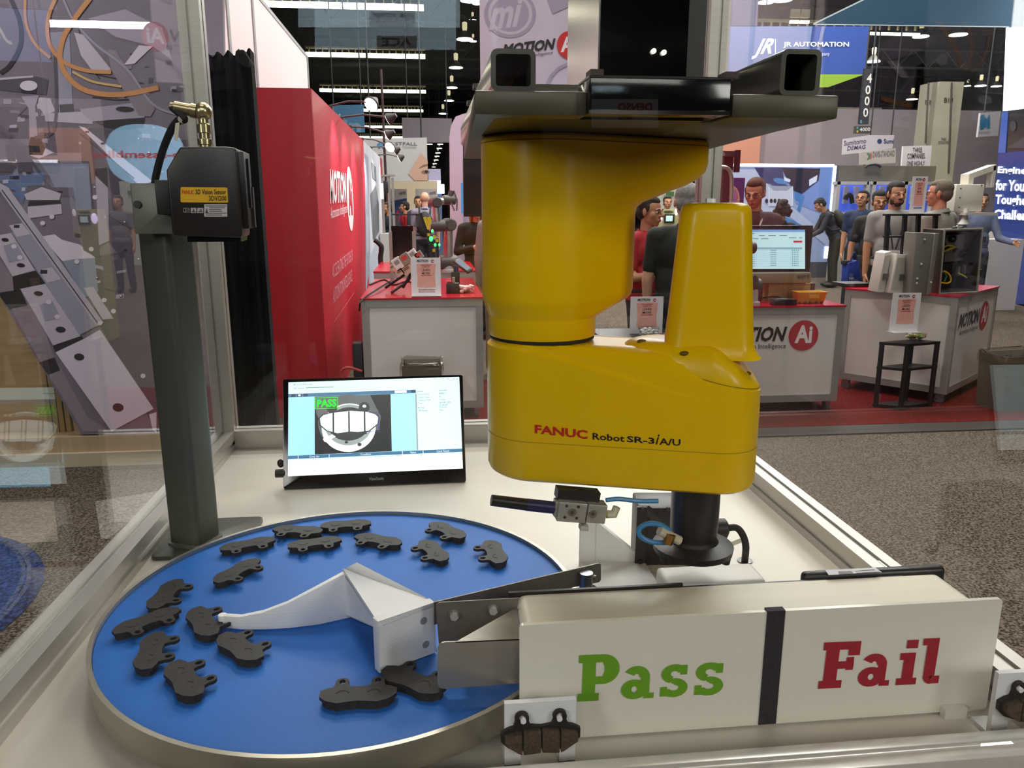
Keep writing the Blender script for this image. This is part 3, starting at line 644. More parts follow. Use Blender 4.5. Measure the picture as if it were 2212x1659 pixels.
# --- arm
zb_ = ony(1170, 1050, .888).z; zseam = zz(743)
def ztop(u): t = min(1, max(0, (u - .05) / .20)); return zseam - .0008 - .056 * t * t * (3 - 2 * t)
def zcr(u): return min(ztop(u) - .006, zseam - .010 - .058 * max(0, (u + .01)) / .19)
def fade(u): return 1 if u < .12 else max(0, 1 - (u - .12) / .10)
AC = [(0, 0, .0690), (.218, .022, .048), (.218, -.022, .048)]
def asec(dr, zf, k=None, n=NH):
    A0 = hull(AC, n); A1 = hull([(x, y, r + dr) for x, y, r in AC], n); out = []
    for p, q in zip(A0, A1):
        t = 1 if k is None else k(p[0]); x = p[0] + (q[0] - p[0]) * t; y = p[1] + (q[1] - p[1]) * t
        out.append(fa(x, y, zf(x)))
    return out
c_ = lambda z: (lambda u: z)
def ze(u): return zseam - max(.0012, .017 + .2075 * (u - .105))
def HH(u): return max(.0004, (zseam - .0008) - ze(u)) if u < .205 else max(.006, .0370 - .030 * min(1, (u - .205) / .058) ** 1.4)
def zcr2(u): return min(ze(u) - .006, zseam - .0105 - .046 * max(0, (u + .01)) / .19)
secs = [asec(-.016, c_(zb_)), asec(-.008, c_(zb_ + .0012)), asec(-.003, c_(zb_ + .0048)), asec(0, c_(zb_ + .012)), asec(0, zcr2), asec(-.006, lambda u: zcr2(u) + .005 * fade(u) + .0005, fade), asec(-.006, lambda u: ze(u) - .003, lambda u: max(.15, fade(u)))]
secs += [asec(-d_, lambda u, q=q: ze(u) + q * (HH(u) - .0014) - .0012) for d_, q in ((.0085, .18), (.014, .5), (.022, .80), (.032, .95), (.043, 1.0))]
MB().loft(secs).build('lower_arm', YEL, rb, smooth=28)
zl = ony(1170, 957, .89).z
MB().loft([asec(.0003, c_(zl - .0005)), asec(.0003, c_(zl + .0005))], cap=False).build('arm_seam', M('#b08e00', .4), rb, smooth=0)
# dark gap ring between housing and arm
MB().lathe([(.0655, zseam - .003), (.0655, zz(738) + .001)], Frame((J.x, J.y, 0), (1, 0, 0), (0, 1, 0)), 48).build('joint_gap', M('#1a1200', .6), rb)
# --- cover pod and tower
TCu = .203
def pod(s, z): return [fa(x, y, z) for x, y in hull([(.105 * 1 + .0, 0, .040 * s), (.215, .020, .0490 * s), (.215, -.020, .0490 * s)], NH)]
def podz(s, f_):
    base = hull([(.148, 0, .049), (.2165, .0215, .0476), (.2165, -.0215, .0476)], NH); out = []
    cx, cy = .18, 0
    for x, y in base:
        X = cx + (x - cx) * s; Y = cy + (y - cy) * s; out.append(fa(X, Y, f_(X, x)))
    return out
ps = ze
secs = [podz(1.0, lambda X, x: ps(x) - .010), podz(1.0, lambda X, x: ps(x) + .0006)] + [podz(sc, lambda X, x, q=q: ps(X) + q * HH(X) + .0006) for sc, q in ((.985, .22), (.95, .48), (.89, .72), (.80, .89), (.68, .975), (.5, 1.0), (.2, 1.0))]
MB().loft(secs).build('cover_pod', YEL, rb, smooth=40)
MB().loft([podz(1.004, lambda X, x: ps(x) - .0008), podz(1.004, lambda X, x: ps(x) + .0002)], cap=False).build('pod_seam', YELD, rb, smooth=0)
ztw = ony(1530, 438, .89).z; ztb = ze(.2) + .020
def tsec(w, d, z, r=.022): return [fa(TCu + x, y, z) for x, y in hull([(sx * (w - r), sy * (d - r), r) for sx in (-1, 1) for sy in (-1, 1)], 48)]
zr = lambda t: ztb + (ztw - ztb) * t
secs = [tsec(.060, .050, zr(0)), tsec(.0545, .046, zr(.04)), tsec(.0515, .0445, zr(.09)), tsec(.0490, .043, zr(.25)), tsec(.0450, .0405, zr(.55)), tsec(.0412, .038, zr(.85)), tsec(.0398, .037, zr(.94)), tsec(.0380, .0355, zr(.975)), tsec(.034, .032, zr(.993), .02), tsec(.028, .026, zr(1.0), .018)]
MB().loft(secs).build('tower_cover', YEL, rb, smooth=40)
for u, v, dz in ((.150, .03, .024), (.125, -.022, .017), (.175, -.052, .010), (.247, -.034, .012)):
    p = fa(u, v, ps(u) + HH(u) * (.98 if abs(v) < .032 else .75) - .001); MB().sph(p, (.006, .004, .003), 10, 6).build('cover_screw', M('#5c4a00', .5), rb)
# --- lettering on the flat front of the arm
n_ = hull(AC, 720); fr_pts = [p for p in n_ if p[1] < 0]
p0 = fa(0.0, -.0690, 0); # tangent between left circle and right front circle
th_ = math.atan2((.048 + .022) - .0690, .218); a_ = -math.pi / 2 - 0.0
dx, dy, dr_ = .218, -.022, .048 - .0690; dd = math.hypot(dx, dy); ang = math.atan2(dy, dx); beta = math.acos(-dr_ / dd)
nx, ny = math.cos(ang - beta), math.sin(ang - beta)
tA = fa(0 + .0690 * nx, 0 + .0690 * ny, 0); tB = fa(.218 + .048 * nx, -.022 + .048 * ny, 0)
fp = plane2(tA, tB)
b = MB(); b.ptext(fp, 'FANUC', (1155, 936), (1269, 949), (1155, 917), .0005, bold=.035); b.build('maker_lettering', M('#c01a10', .4, noise=.02), rb, smooth=0)
b = MB(); b.ptext(fp, 'Robot', (1280, 949.5), (1349, 955), (1280, 935), .0005, bold=.02); b.ptext(fp, 'SR-3', (1354, 955), (1414, 959.5), (1354, 941.5), .0005, bold=.025)
b.ptext(fp, 'i', (1416, 960), (1425, 960.5), (1416, 938), .0005, bold=.02, shear=.35); b.ptext(fp, 'A/U', (1424, 961), (1470, 963.5), (1424, 946), .0005, bold=.02); b.build('model_lettering', M('#151310', .4, noise=.02), rb, smooth=0)
# --- quill, gripper, hoses
Q = fa(TCu - .004, 0, 0); fq = Frame((Q.x, Q.y, 0), (1, 0, 0), (0, 1, 0)); zg = ony(1495, 1226, Q.y - .05).z
L_ = zb_ - zg
gp = MB().lathe([(.0300, zb_ + .004), (.0305, zb_ - L_ * .30), (.0300, zb_ - L_ * .70), (.0290, zb_ - L_ * .82)], fq, 32).build('quill_sleeve', M('#131314', .35), rb)
MB().lathe([(.0290, zb_ - L_ * .82), (.032, zb_ - L_ * .86), (.046, zb_ - L_ * .90), (.051, zg + .008), (.050, zg), (.02, zg - .001)], fq, 32).build('gripper_flange', M('#1b1b1c', .4), rb)
for k in range(3):
    a = math.radians(200 + 120 * k); p = fq(.044 * math.cos(a), .044 * math.sin(a), zg + .004)
    MB().cyl(p, p - Vector((0, 0, .012)), .007, .005, 12).build('suction_cup', RUBBER, rb)
hs = [ony(x, y, Q.y - .03) for x, y in ((1460, 1168), (1440, 1172), (1405, 1170), (1382, 1156), (1383, 1140), (1402, 1131), (1428, 1134), (1446, 1146))]
MB().tube(bez(hs, 35), .0032, 8).build('blue_hose', M('#3c84b8', .35), rb)
p = ony(1440, 1158, Q.y - .033); q = ony(1468, 1168, Q.y - .030); MB().cyl(ony(1424, 1146, Q.y - .033), q, .006, n=10).build('hose_elbow', M('#c9bfa4', .5), rb)
MB().cyl(p + Vector((0, -.004, -.008)), p + Vector((.004, -.004, .004)), .0065, n=6).build('brass_fitting', M('#b9843c', .3, .9), rb, smooth=0)
# --- ejector hung under the arm
EY = .872
bt = Frame(ony(1265, 1097, EY), (1, 0, 0), (0, 0, 1)); px = lambda n: n * EY / 1690
ejp = MB(); tl = -8.0; a = math.radians(tl); fe = Frame(ony(1200, 1093, EY), (math.cos(a), .04, math.sin(a)), (0, 0, 1))
ej = MB().bx(0, px(68), -px(26), px(22), -.004, .016, Frame(fe.o, fe.x, fe.y)).build('ejector_block', M('#b4b1aa', .35, .6), rb, bevel=.0012)
MB().bx(px(70), px(116), -px(24), px(22), -.004, .016, Frame(fe.o, fe.x, fe.y)).build('valve_block', M('#b4b1aa', .35, .6), ej, bevel=.0012)
MB().bx(-px(7), px(2), -px(18), px(20), -.002, .013, Frame(fe.o, fe.x, fe.y)).build('block_end', M('#aaa79f', .4, .6), ej, bevel=.001)
MB().cyl(fe(-px(6), 0, .006), fe(-px(72), px(2), .006), px(14.5), n=20).build('blue_sleeve', M('#1c1c4a', .35), ej)
MB().cyl(fe(-px(71), px(2), .006), fe(-px(155), px(6), .006), px(14), px(13), 20).build('black_rod', M('#101011', .35), ej)
for u, v, r in ((.031 * 0 + px(33), 0, px(10)), (px(82), 0, px(10))):
    MB().cyl(fe(u, v, .015), fe(u, v, .0175), r, n=18).build('cap_screw', STEEL, ej); MB().cyl(fe(u, v, .0176), fe(u, v, .0180), r * .45, n=6).build('hex_socket', DGREY, ej)
for u in (px(18), px(46)):
    for v in (-px(14), px(14)): MB().cyl(fe(u, v, .0158), fe(u, v, .0164), px(3.6), n=10).build('bolt_hole', M('#2a2a2a', .6), ej)
MB().bx(-px(2), px(100), px(20), px(44), -.012, .006, Frame(fe.o, fe.x, fe.y)).build('hanger', BLACK, ej, smooth=0)
MB().cyl(fe(px(114), -px(4), .006), fe(px(124), -px(6), .006), px(9), n=10).build('yellow_collar', M('#b8a24a', .5), ej)
MB().tube([fe(px(122), -px(6), .006), fe(px(140), -px(4), .006), fe(px(144), px(14), .006)], [px(10), px(11), px(9)], 10).build('elbow', M('#cfc6ac', .5), ej)
MB().tube(bez([fe(px(118), px(26), .002), fe(px(150), px(30), .0), fe(px(200), px(26), -.004), fe(px(250), px(30), -.004)], 18), .003, 8).build('air_hose', M('#3c84b8', .35), ej)
MB().cyl(fe(px(70), -px(24), .006), fe(px(70), -px(34), .006), px(6), n=12).build('port_plug', STEEL, ej)
MB().bx(px(62), px(82), -px(48), -px(36), .0, .012, Frame(fe.o, fe.x, fe.y)).build('bracket_tab', M('#bdb6a4', .5), ej, bevel=.001)

# ================================================================== mounting frame above the robot
fm = thing('robot_mount', 'dark olive steel mounting frame of square tubes and plates that the robot hangs from', 'frame', (0.21, 0.95, 1.64))
PY = 0.735; OLT = M('#4c4838', 0.4, 0.2, noise=0.06, scale=14)
zpl = zz(284); pz1 = ony(1150, 196, PY).z
xl, xr = ony(1026, 225, PY).x, ony(1812, 225, PY).x; xa, xb_ = ony(1268, 225, PY).x, ony(1582, 225, PY).x
b = MB(); YB = 1.42
b.prism([(xl, PY), (xa, PY), (xa, PY + .05), (xb_, PY + .05), (xb_, PY), (xr, PY), (xr, PY + .12), (ony(1600, 300, 1.08).x, YB), (xl + .02, YB)], zpl + .0005, pz1)
b.build('mount_plate', OLT, fm, bevel=.002)
MB().bx(xl + .02, xr - .12, PY + .03, PY + .30, zpl + .0004, zpl + .003).build('under_plate', M('#2a2721', .3), fm, smooth=0)
def sqtube(name, x0, x1, z0, z1, y0, y1, wl, mat):
    o = rrect(x0, z0, x1, z1, .006, 4); i = rrect(x0 + wl, z0 + wl, x1 - wl, z1 - wl, .003, 4); f = Frame((0, y0, 0), (1, 0, 0), (0, 0, 1)); b = MB(); n = len(o)
    rings = [[f(*p, 0) for p in o], [f(*p, -(y1 - y0)) for p in o], [f(*p, -(y1 - y0)) for p in i], [f(*p, 0) for p in i], [f(*p, 0) for p in o]]
    b.loft(rings, cap=False)
    return b.build(name, mat, fm, smooth=30)
a = ony(1060, 104, PY + .01); c = ony(1157, 196, PY + .01)
sqtube('square_tube', a.x, c.x, pz1 + .0005, a.z, PY + .01, YB, .0045, M('#6b6a62', .22, .6, noise=.05, scale=5))
a2 = ony(1690, 105, PY + .01); c2 = ony(1770, 190, PY + .01)
sqtube('square_tube', a2.x, c2.x, pz1 + .0005, a2.z, PY + .01, YB, .0045, M('#6b6a62', .22, .6, noise=.05, scale=5))
# black cover box between the plates with a polished lip
z0, z1 = ony(1430, 246, PY - .012).z, ony(1430, 168, PY - .012).z
MB().bx(ony(1274, 200, PY - .012).x, ony(1580, 200, PY - .012).x, PY - .012, PY + .045, z0, z1).build('cover_box', M('#0e0d0d', .12), fm, bevel=.0015)
MB().bx(ony(1274, 200, PY - .016).x, ony(1578, 200, PY - .016).x, PY - .016, PY - .012, z0 - .001, z0 + .0025).build('cover_lip', CHROME, fm, smooth=0)
MB().bx(ony(1274, 200, PY - .012).x, ony(1586, 200, PY - .012).x, PY - .008, PY + .045, z1, z1 + .002).build('cover_rim', M('#3a3836', .3, .5), fm, smooth=0)
for x in (1284, 1572): 
    p = ony(x, 165, PY + .01); MB().bx(p.x - .006, p.x + .006, PY - .002, PY + .02, z1 + .002, z1 + .008).build('end_stop', M('#3a2622', .5), fm, smooth=0)
# controller cabinet standing on the frame
Yf, Yk = 1.0, 1.22
xc0 = ony(1293, 80, Yf).x; xc1 = ony(1486, 80, Yf).x; zc = max(a.z, a2.z) + .001
cbx = thing('control_cabinet', 'tall black cabinet with a polished steel side above the robot frame', 'cabinet', ((xc0 + xc1) / 2, 1.1, zc))
MB().bx(xc0 + .002, xc1, Yf, Yk, zc, 2.5).build('cabinet_body', M('#080808', .08), cbx, smooth=0)
MB().bx(xc0, xc0 + .002, Yf + .001, Yk, zc, 2.5).build('side_panel', M('#b5b2ac', .2, .9, noise=.06, scale=4), cbx, smooth=0)
_gx = ony(1524, 80, Yf + .06).x; MB().bx(xc1 + .001, _gx, Yf + .06, Yk - .02, zc, 2.5).build('grey_side_cover', M('#3b3734', .5, noise=.06), cbx, smooth=0)
for x, y in ((1411, 111), (1433, 114)):
    p = ony(x, y, Yf - .001); MB().cyl(p, p - Vector((0, .004, 0)), .0028, n=14).build('indicator_lamp', M('#fff0d0', .3, 0, 9.0, .01), cbx)
# cross bars that carry the cabinet on the two tubes
for y in (1.03, 1.19): MB().bx(a.x, c2.x, y - .012, y + .012, max(a.z, a2.z) - .0005, zc + .004).build('cross_bar', OLT, fm, smooth=0)

# ================================================================== sensor column and vision sensor
sc_ = thing('sensor_column', 'grey painted square steel column on a welded foot plate', 'column', (-0.42, 1.27, 1.0))
bl = onz(361, 1192, 1.005); yc = bl.y + .02
f = yawframe((bl.x + .034, yc + .02, 1.0), -24)
zt = ony(330, 396, yc).z - 1.0
o = rrect(-.0300, -.0300, .0300, .0300, .011, 5)
GP = M('#474a43', .36, noise=.03, scale=9)
MB().prism(o, .006, zt - .006, f).build('post_tube', GP, sc_, smooth=30)
b = MB(); pa = ony(283, 396, yc - .03); pb2 = ony(380, 394, yc - .03)
ff = Frame((pa.x, yc - .036, pa.z), (1, -.12, 0), (0, 0, 1)); wpl = (pb2.x - pa.x); hpl = .072
b.prism(rrect(0, -hpl, wpl + .03, 0, .003), -.007, 0, ff); b.build('head_plate', M('#66675d', .36, noise=.03, scale=9), sc_, bevel=.0012)
for u, v, r in ((.009, -.030, .0055), (.046, -.030, .003)):
    MB().cyl(ff(u, v, 0), ff(u, v, .003 if r > .004 else .0006), r, n=12).build('bolt', BLACK, sc_)
Pf = [onz(x, y, 1.0) for x, y in ((262, 1253), (340, 1157), (470, 1152), (500, 1230))]
xs = min(p.x for p in Pf)
MB().prism(rrect(-.458, 1.205, -.31, 1.36, .012), 1.0, 1.007).build('foot_plate', GP, sc_, bevel=.001)
b = MB(); b.tube([f(x, y, .008) for x, y in rrect(-.031, -.031, .031, .031, .011, 4)] + [f(-.031 + .051, -.031, .008)], .004, 6); b.build('weld_bead', M('#6c6e66', .3, .3), sc_)
p = ony(374, 1171, yc - .03); q = f(-.0302, -.012, .03); MB().cyl(q, q + (f(-.031, 0, 0) - f(-.030, 0, 0)) * .6, .0028, n=10).build('drilled_hole', BLACK, sc_)
# vision sensor
SYS = 1.165
vs = thing('vision_sensor', 'black box vision sensor with a yellow label bolted to the top of the grey column', 'sensor', ony(470, 512, SYS + .03))
A = ony(372, 505, SYS); B = ony(522, 512, SYS); Tp = ony(372, 315, SYS)
fs = yawframe((A.x, SYS, A.z), 4); Wd = (B.x - A.x); Ht = Tp.z - A.z; pxs = Wd / 150.0
prof = [(0, .0), (.004, -.003), (Wd * .98, -.006), (Wd, 0), (Wd, Ht * .985), (Wd * .86, Ht), (33 * pxs, Ht * .99), (0, Ht - 52 * pxs)]
fv = Frame(fs.o, fs.x, (0, 0, 1))
MB().prism(prof, -.075, 0, fv).build('sensor_body', M('#231f1e', .32, noise=.06, scale=200, bump=.02), vs, bevel=.003, seg=3)
MB().bx(Wd - .006, Wd + .008, .006, Ht * .96, -.07, -.012, fv).build('side_cover', M('#171514', .4), vs, bevel=.002)
MB().bx(Wd + .008, Wd + .011, Ht * .30, Ht * .88, -.040, -.030, fv).build('side_slot', M('#060606', .3), vs, smooth=0)
MB().bx(Wd + .0085, Wd + .012, Ht * .06, Ht * .55, -.060, -.048, fv).build('side_window', M('#4c4b4a', .25, .5), vs, smooth=0)
MB().bx(.018, Wd * .96, -.012, -.004, -.066, -.008, fv).build('lens_cover', BLACKG, vs, smooth=0)
MB().bx(-.020, .001, Ht * .22, Ht * .62, -.060, -.010, fv).build('mount_bracket', M('#141414', .5), vs, bevel=.002)
sp_ = Plane(fv(0, 0, 0), fv(0, 0, 1) - fv(0, 0, 0))
b = MB(); b.pp(sp_, roundpx([(390, 437), (493, 438), (491, 405), (390, 404)], (0, 1, 2, 3), 3), .0005); lb = b.build('yellow_label', M('#e9b51a', .4, noise=.02), vs, smooth=0)
b = MB(); b.ptext(sp_, 'FANUC', (393, 419), (419, 420), (393, 410), .0009, bold=.02); b.build('red_print', M('#c4321a', .4), lb, smooth=0)
b = MB(); b.ptext(sp_, '3D Vision Sensor', (422, 420), (488, 420), (422, 409), .0009, bold=.015); b.ptext(sp_, '3DV/200', (451, 434), (489, 434), (451, 423), .0009, bold=.015); b.build('black_print', M('#1a1612', .4), lb, smooth=0)
b = MB(); b.rect(sp_, 441, 441, 491, 468, .0005); wl = b.build('warning_label', M('#cfccc8', .4), vs, smooth=0)
b = MB()
for k, (x0, x1) in enumerate(((444, 489), (452, 486), (452, 478), (452, 480), (444, 489), (444, 480))): b.rect(sp_, x0, 444 + k * 3.9, x1, 445.6 + k * 3.9, .0008)
b.pp(sp_, [(443, 460), (450, 460), (446.5, 449)], .0008); b.build('label_print', M('#55524e', .5), wl, smooth=0)
b = MB(); b.ptext(sp_, 'CE', (395, 459), (404, 459), (395, 449), .0006); b.ptext(sp_, 'UK', (405, 454), (410, 454), (405, 449), .0006); b.ptext(sp_, 'CA', (405, 459), (410, 459), (405, 455), .0006); b.rect(sp_, 412, 449, 424, 460, .0005); b.rect(sp_, 426, 449, 439, 460, .0005); b.build('approval_marks', M('#b9b6b2', .4), vs, smooth=0)
b = MB(); b.rect(sp_, 414, 456, 422, 458.5, .0008); b.pp(sp_, [(416, 455), (421, 455), (418, 451)], .0008); b.rect(sp_, 428, 456, 437, 458, .0008); b.pp(sp_, [(431, 455), (436, 455), (434, 451)], .0008); b.build('approval_icons', M('#3a3836', .4), vs, smooth=0)
# screw connector and cable
SYc = SYS + .035; K = [ony(x, y, SYc) for x, y in ((448, 312), (448, 300), (447, 283), (446, 266))]
prof = [(.0085, 0), (.0085, .006), (.0105, .007), (.0105, .014), (.0075, .015), (.0075, .022), (.0098, .023), (.0098, .034), (.007, .036), (.007, .045)]
cn = MB().lathe(prof, Frame(fv(Wd * .50, Ht * .985, -.040), (1, 0, 0), (0, 1, 0)), 20).build('connector', M('#c2b48c', .25, .85), vs)
base = fv(Wd * .50, Ht * .985, -.040)
MB().sph(base + Vector((0, 0, .052)), .013, 12, 8).build('elbow', M('#c2b48c', .25, .85), cn)
e1 = base + Vector((-.008, -.001, .052)); dirn = Vector((-1, -.05, .18)).normalized()
MB().tube([e1, e1 + dirn * .008, e1 + dirn * .0085, e1 + dirn * .03, e1 + dirn * .031, e1 + dirn * .036], [.010, .010, .0085, .0085, .006, .0055], 16).build('barrel', M('#b0a27c', .28, .85), cn)
cs = e1 + dirn * .034; cp = [cs] + [ony(x, y, SYc + d) for x, y, d in ((398, 256, 0), (384, 262, .01), (368, 285, .02), (350, 330, .04), (337, 380, .05), (334, 405, .055))]
MB().tube(bez(cp, 36), .0055, 10).build('cable', RUBBER, vs)
w0 = bez(cp, 36); MB().cyl(w0[5], w0[9], .0066, n=10).build('cable_sleeve', M('#dcd8d0', .5), vs)
q = [ony(x, y, SYc - .008) for x, y in ((379, 266), (388, 264), (384, 306), (375, 301))]; b = MB(); b.loft([[v + Vector((0, .0006, 0)) for v in q], q]); b.build('cable_tag', M('#cbc6b4', .5), vs, smooth=0)

# ================================================================== monitor
mn = thing('portable_monitor', 'black portable monitor leaning back, its screen showing a brake pad inspection', 'monitor', (-0.12, 1.55, 1.0))
BLp = onz(612, 1057, 1.002); BRp = onz(1007, 1041, 1.002); wv = BRp - BLp
dy = .075; TLp = ony(617, 819, BLp.y + dy); hn = TLp - BLp; hn -= wv.normalized() * hn.dot(wv.normalized())
fmn = Frame(BLp, wv, hn); MWd = wv.length; MHt = hn.length
MB().prism(rrect(0, 0, MWd, MHt, .005), -.009, 0, fmn).build('bezel', M('#0b0b0d', .15), mn, bevel=.0008)
mp = Plane(fmn(0, 0, 0), fmn.z)
def SQ(u, v, off=.0006): # screen coords: u,v in 0..1 of the lit area
    q = [(622, 1029), (1000, 1012), (992, 814), (623, 826)]; a = [mp.p(x, y, off) for x, y in q]
    return (a[0] * (1 - u) + a[1] * u) * (1 - v) + (a[3] * (1 - u) + a[2] * u) * v
class Scr: # plane addressed in percent of the screen, y down
    def __init__(s, fn, w=.0002): s.fn = fn
    def p(s, x, y, off): return s.fn(x / 100, 1 - y / 100, .0006 + off)
S_ = Scr(SQ)
cols = ['#d8f4f8', '#a8e4f2', '#3f6f94', '#07090c', '#5d6164', '#f2fbfb', '#00e020', '#2a3f8f', '#9aa4a6', '#1f3550', '#303234']
b = MB().mat(0); b.rect(S_, 0, 0, 100, 100, 0)
b.mat(5); b.rect(S_, 0, 84, 100, 100, .0001)
b.mat(1); b.rect(S_, 0, 16, 74, 79, .0001)
b.mat(2); b.rect(S_, 0, 12.5, 74, 16.2, .0002); b.rect(S_, 0, 78.5, 100, 82, .0002)
b.mat(9)
for x in (1.5, 5, 8.5): b.rect(S_, x, 12.8, x + 2.6, 15.9, .0003)
b.rect(S_, 71, 12.8, 73.6, 15.6, .0003)
b.mat(5); b.rect(S_, 61.5, 12.9, 68.5, 15.6, .0003); b.ell(S_, 6.3, 14.3, .8, 1.1, .0004, 12)
b.mat(3); b.rect(S_, 15, 16.4, 59, 78.2, .0003)
b.mat(4); b.pp(S_, [(15, 16.6), (47, 16.6), (53, 40), (52, 55), (20, 50), (16, 35)], .0004); b.ell(S_, 34, 45, 17, 30, .00045, 36)
b.mat(5); b.ell(S_, 34.5, 51, 15.5, 26, .0005, 40); b.mat(8); b.ell(S_, 34.5, 48, 13.5, 22, .00055, 36); b.mat(10); b.ell(S_, 34.5, 47, 12, 18, .00058, 36)
padL = [(18, 40), (20, 36.5), (25, 34.5), (36, 33), (46, 35), (50, 38), (51.5, 41), (51, 48), (46, 55), (40, 56), (35, 55.2), (28, 56.5), (22, 53), (18.5, 47)]
b.mat(10); b.pp(S_, list(reversed([(34.5 + (x - 34.5) * 1.05, 45 + (y - 45) * 1.08) for x, y in padL])), .0006); b.ell(S_, 43.5, 30, 3.2, 6, .0006, 20); b.ell(S_, 25, 30, 3, 5, .0006, 20)
b.mat(5); b.pp(S_, list(reversed(padL)), .0007); b.ell(S_, 43.6, 28.5, 1.1, 1.6, .0007, 12)
b.mat(10)
for x in (25.2, 34.2, 43.2): b.rect(S_, x, 33.6, x + .9, 56, .0008)
b.ell(S_, 33, 66.5, 1.0, 1.5, .0008, 14); b.ell(S_, 40.5, 69.5, 1.2, 1.9, .0008, 14); b.ell(S_, 44, 57.5, .9, 1.2, .0008, 12)
b.mat(5); b.pp(S_, [(19.5, 62), (25, 57.5), (27, 60), (23, 64), (22, 66), (20.5, 65)][::-1], .0008)
b.mat(6)
for q in ((15.2, 17.6, 28.4, 18.2), (15.2, 29.2, 28.4, 29.8), (15.2, 17.6, 15.6, 29.8), (28, 17.6, 28.4, 29.8)): b.rect(S_, *q, .0009)
b.ptext(S_, 'PASS', (16.2, 28.2), (27.6, 28.2), (16.2, 19.4), .0009, bold=.05)
b.mat(7)
for q in ((45, 35.5, 51.8, 35.9), (45, 56, 51.8, 56.4), (51.4, 35.5, 51.8, 56.4)): b.rect(S_, *q, .0009)
b.mat(4)
for i, (t, u) in enumerate((('Event', 'RUN FIND'), ('Vision Data', 'INSPECT'), ('Camera View', 'A2'), ('Time to Find', '112 ms'), ('Time', '06-FEB-2024'), ('Result', 'Success'), ('VP Result', 'Pass'))):
    y = 14.5 + i * 3.3 + (1.5 if i > 4 else 0)
    b.ptext(S_, t, (75, y + .8), (75 + .62 * len(t), y + .8), (75, y - 1.1), .0004); b.ptext(S_, u, (87.5, y + .8), (87.5 + .62 * len(u), y + .8), (87.5, y - 1.1), .0004)
b.ptext(S_, '15:36:40', (87.5, 31.2), (92.4, 31.2), (87.5, 29.3), .0004)
b.ptext(S_, 'Runtime', (3, 3.6), (14, 3.6), (3, 2), .0004); b.ptext(S_, 'Not secure', (3, 7.4), (9, 7.4), (3, 5.6), .0004); b.rect(S_, 10, 6.2, 26, 6.8, .0004)
b.ptext(S_, 'Histogram Tool 1 Mean', (49, 84.6), (65, 84.2), (49, 82.8), .0004); b.ptext(S_, '152.587', (73.5, 84.4), (77, 84.2), (73.5, 82.8), .0004)
for x in (94, 97.5, 99): b.rect(S_, x - 1, 1.8, x - .3, 2.4, .0004)
b.mat(5)
for t, x0, x1 in (('Cond. No', 12, 17.5), ('Condition', 41, 47), ('Value', 69.5, 73), ('Cond. Result', 85, 92.5)): b.ptext(S_, t, (x0, 81.3), (x1, 81.3), (x0, 79.2), .0004)
for x in (5.5, 23, 65, 77): b.rect(S_, x, 78.6, x + .3, 82, .0004)
b.mat(8); b.rect(S_, 73.4, 17, 74.4, 78, .0004)
b.build('lit_screen', [SCREEN(c, .95) for c in cols], mn, smooth=0)
b = MB(); b.ptext(mp, 'ViewSonic', (797, 1038), (829, 1036.5), (797, 1031), .0006, bold=.01); b.build('maker_lettering', M('#8a8d90', .4), mn, smooth=0)
# kickstand and side knob
MB().prism([(.12, .002), (MWd - .12, .002), (MWd - .12, .10), (.12, .10)], -.012, -.009, fmn).build('rear_pad', BLACK, mn, smooth=0)
b = MB(); p = fmn(.14, .09, -.010); q = fmn(MWd - .14, .09, -.010); b.hexa([Vector((p.x, p.y + .075, 1.0)), Vector((q.x, q.y + .075, 1.0)), Vector((q.x, q.y + .078, 1.0)), Vector((p.x, p.y + .078, 1.0))], [p, q, q + Vector((0, .004, 0)), p + Vector((0, .004, 0))]); b.build('kickstand', BLACK, mn, smooth=0)
p = fmn(-.016, .032, -.006); MB().cyl(p, p + Vector((.018, 0, 0)), .0085, n=14).build('side_knob', BLACK, mn)
p = fmn(-.006, .052, -.006); MB().sph(p, (.007, .005, .009), 10, 7).build('side_button', BLACK, mn)
# ================================================================== booth walls behind the enclosure
def pbox(mb, x0, y0, x1, y1, Y, d, z0=None):
    ym = (y0 + y1) / 2; xm = (x0 + x1) / 2
    a = ony(x0, ym, Y).x; b = ony(x1, ym, Y).x; zt = ony(xm, y0, Y).z; zb = ony(xm, y1, Y).z if z0 is None else z0
    return mb.bx(a, b, Y, Y + d, zb, zt)
def ptube(mb, pts, Y, rpx, n=8, dY=None):
    P = [ony(x, y, Y + (dY[i] if dY else 0)) for i, (x, y) in enumerate(pts)]
    rr = rpx if isinstance(rpx, (list, tuple)) else [rpx] * len(pts)
    return mb.tube(P, [r * Y / 1690 for r in rr], n)
# tall printed panel with machinery photograph
GY = 4.82; gp_ = planeY(GY)
gw = thing('graphic_panel', 'tall printed panel showing grey machinery and orange hoses, seen through the left pane', 'panel', ony(300, 940, GY))
px = [(-90, -260), (476, -260), (500, 938), (176, 938), (0, 640), (-90, 490)]
A = [gp_.p(x, y) for x, y in px];
MB().loft([[p + Vector((0, .04, 0)) for p in A], A]).build('panel_board', M('#7c707c', .55, noise=.12, scale=3), gw, smooth=0)
G = ['#7a6e7a', '#dccfdc', '#c4b8c4', '#9c98aa', '#b8aebb', '#544b56', '#2a2529', '#8c7e88', '#d08f58', '#d6ae70', '#685c68', '#a89cac', '#8a92a6', '#607094']
b = MB(); L_ = .002
def gpoly(k, pts, lv): b.mat(k); b.pp(gp_, pts, L_ * lv)
gpoly(5, [(60, 310), (470, 300), (480, 620), (330, 640), (150, 420)], 1); gpoly(10, [(0, 230), (300, 240), (300, 430), (0, 420)], 1.1)
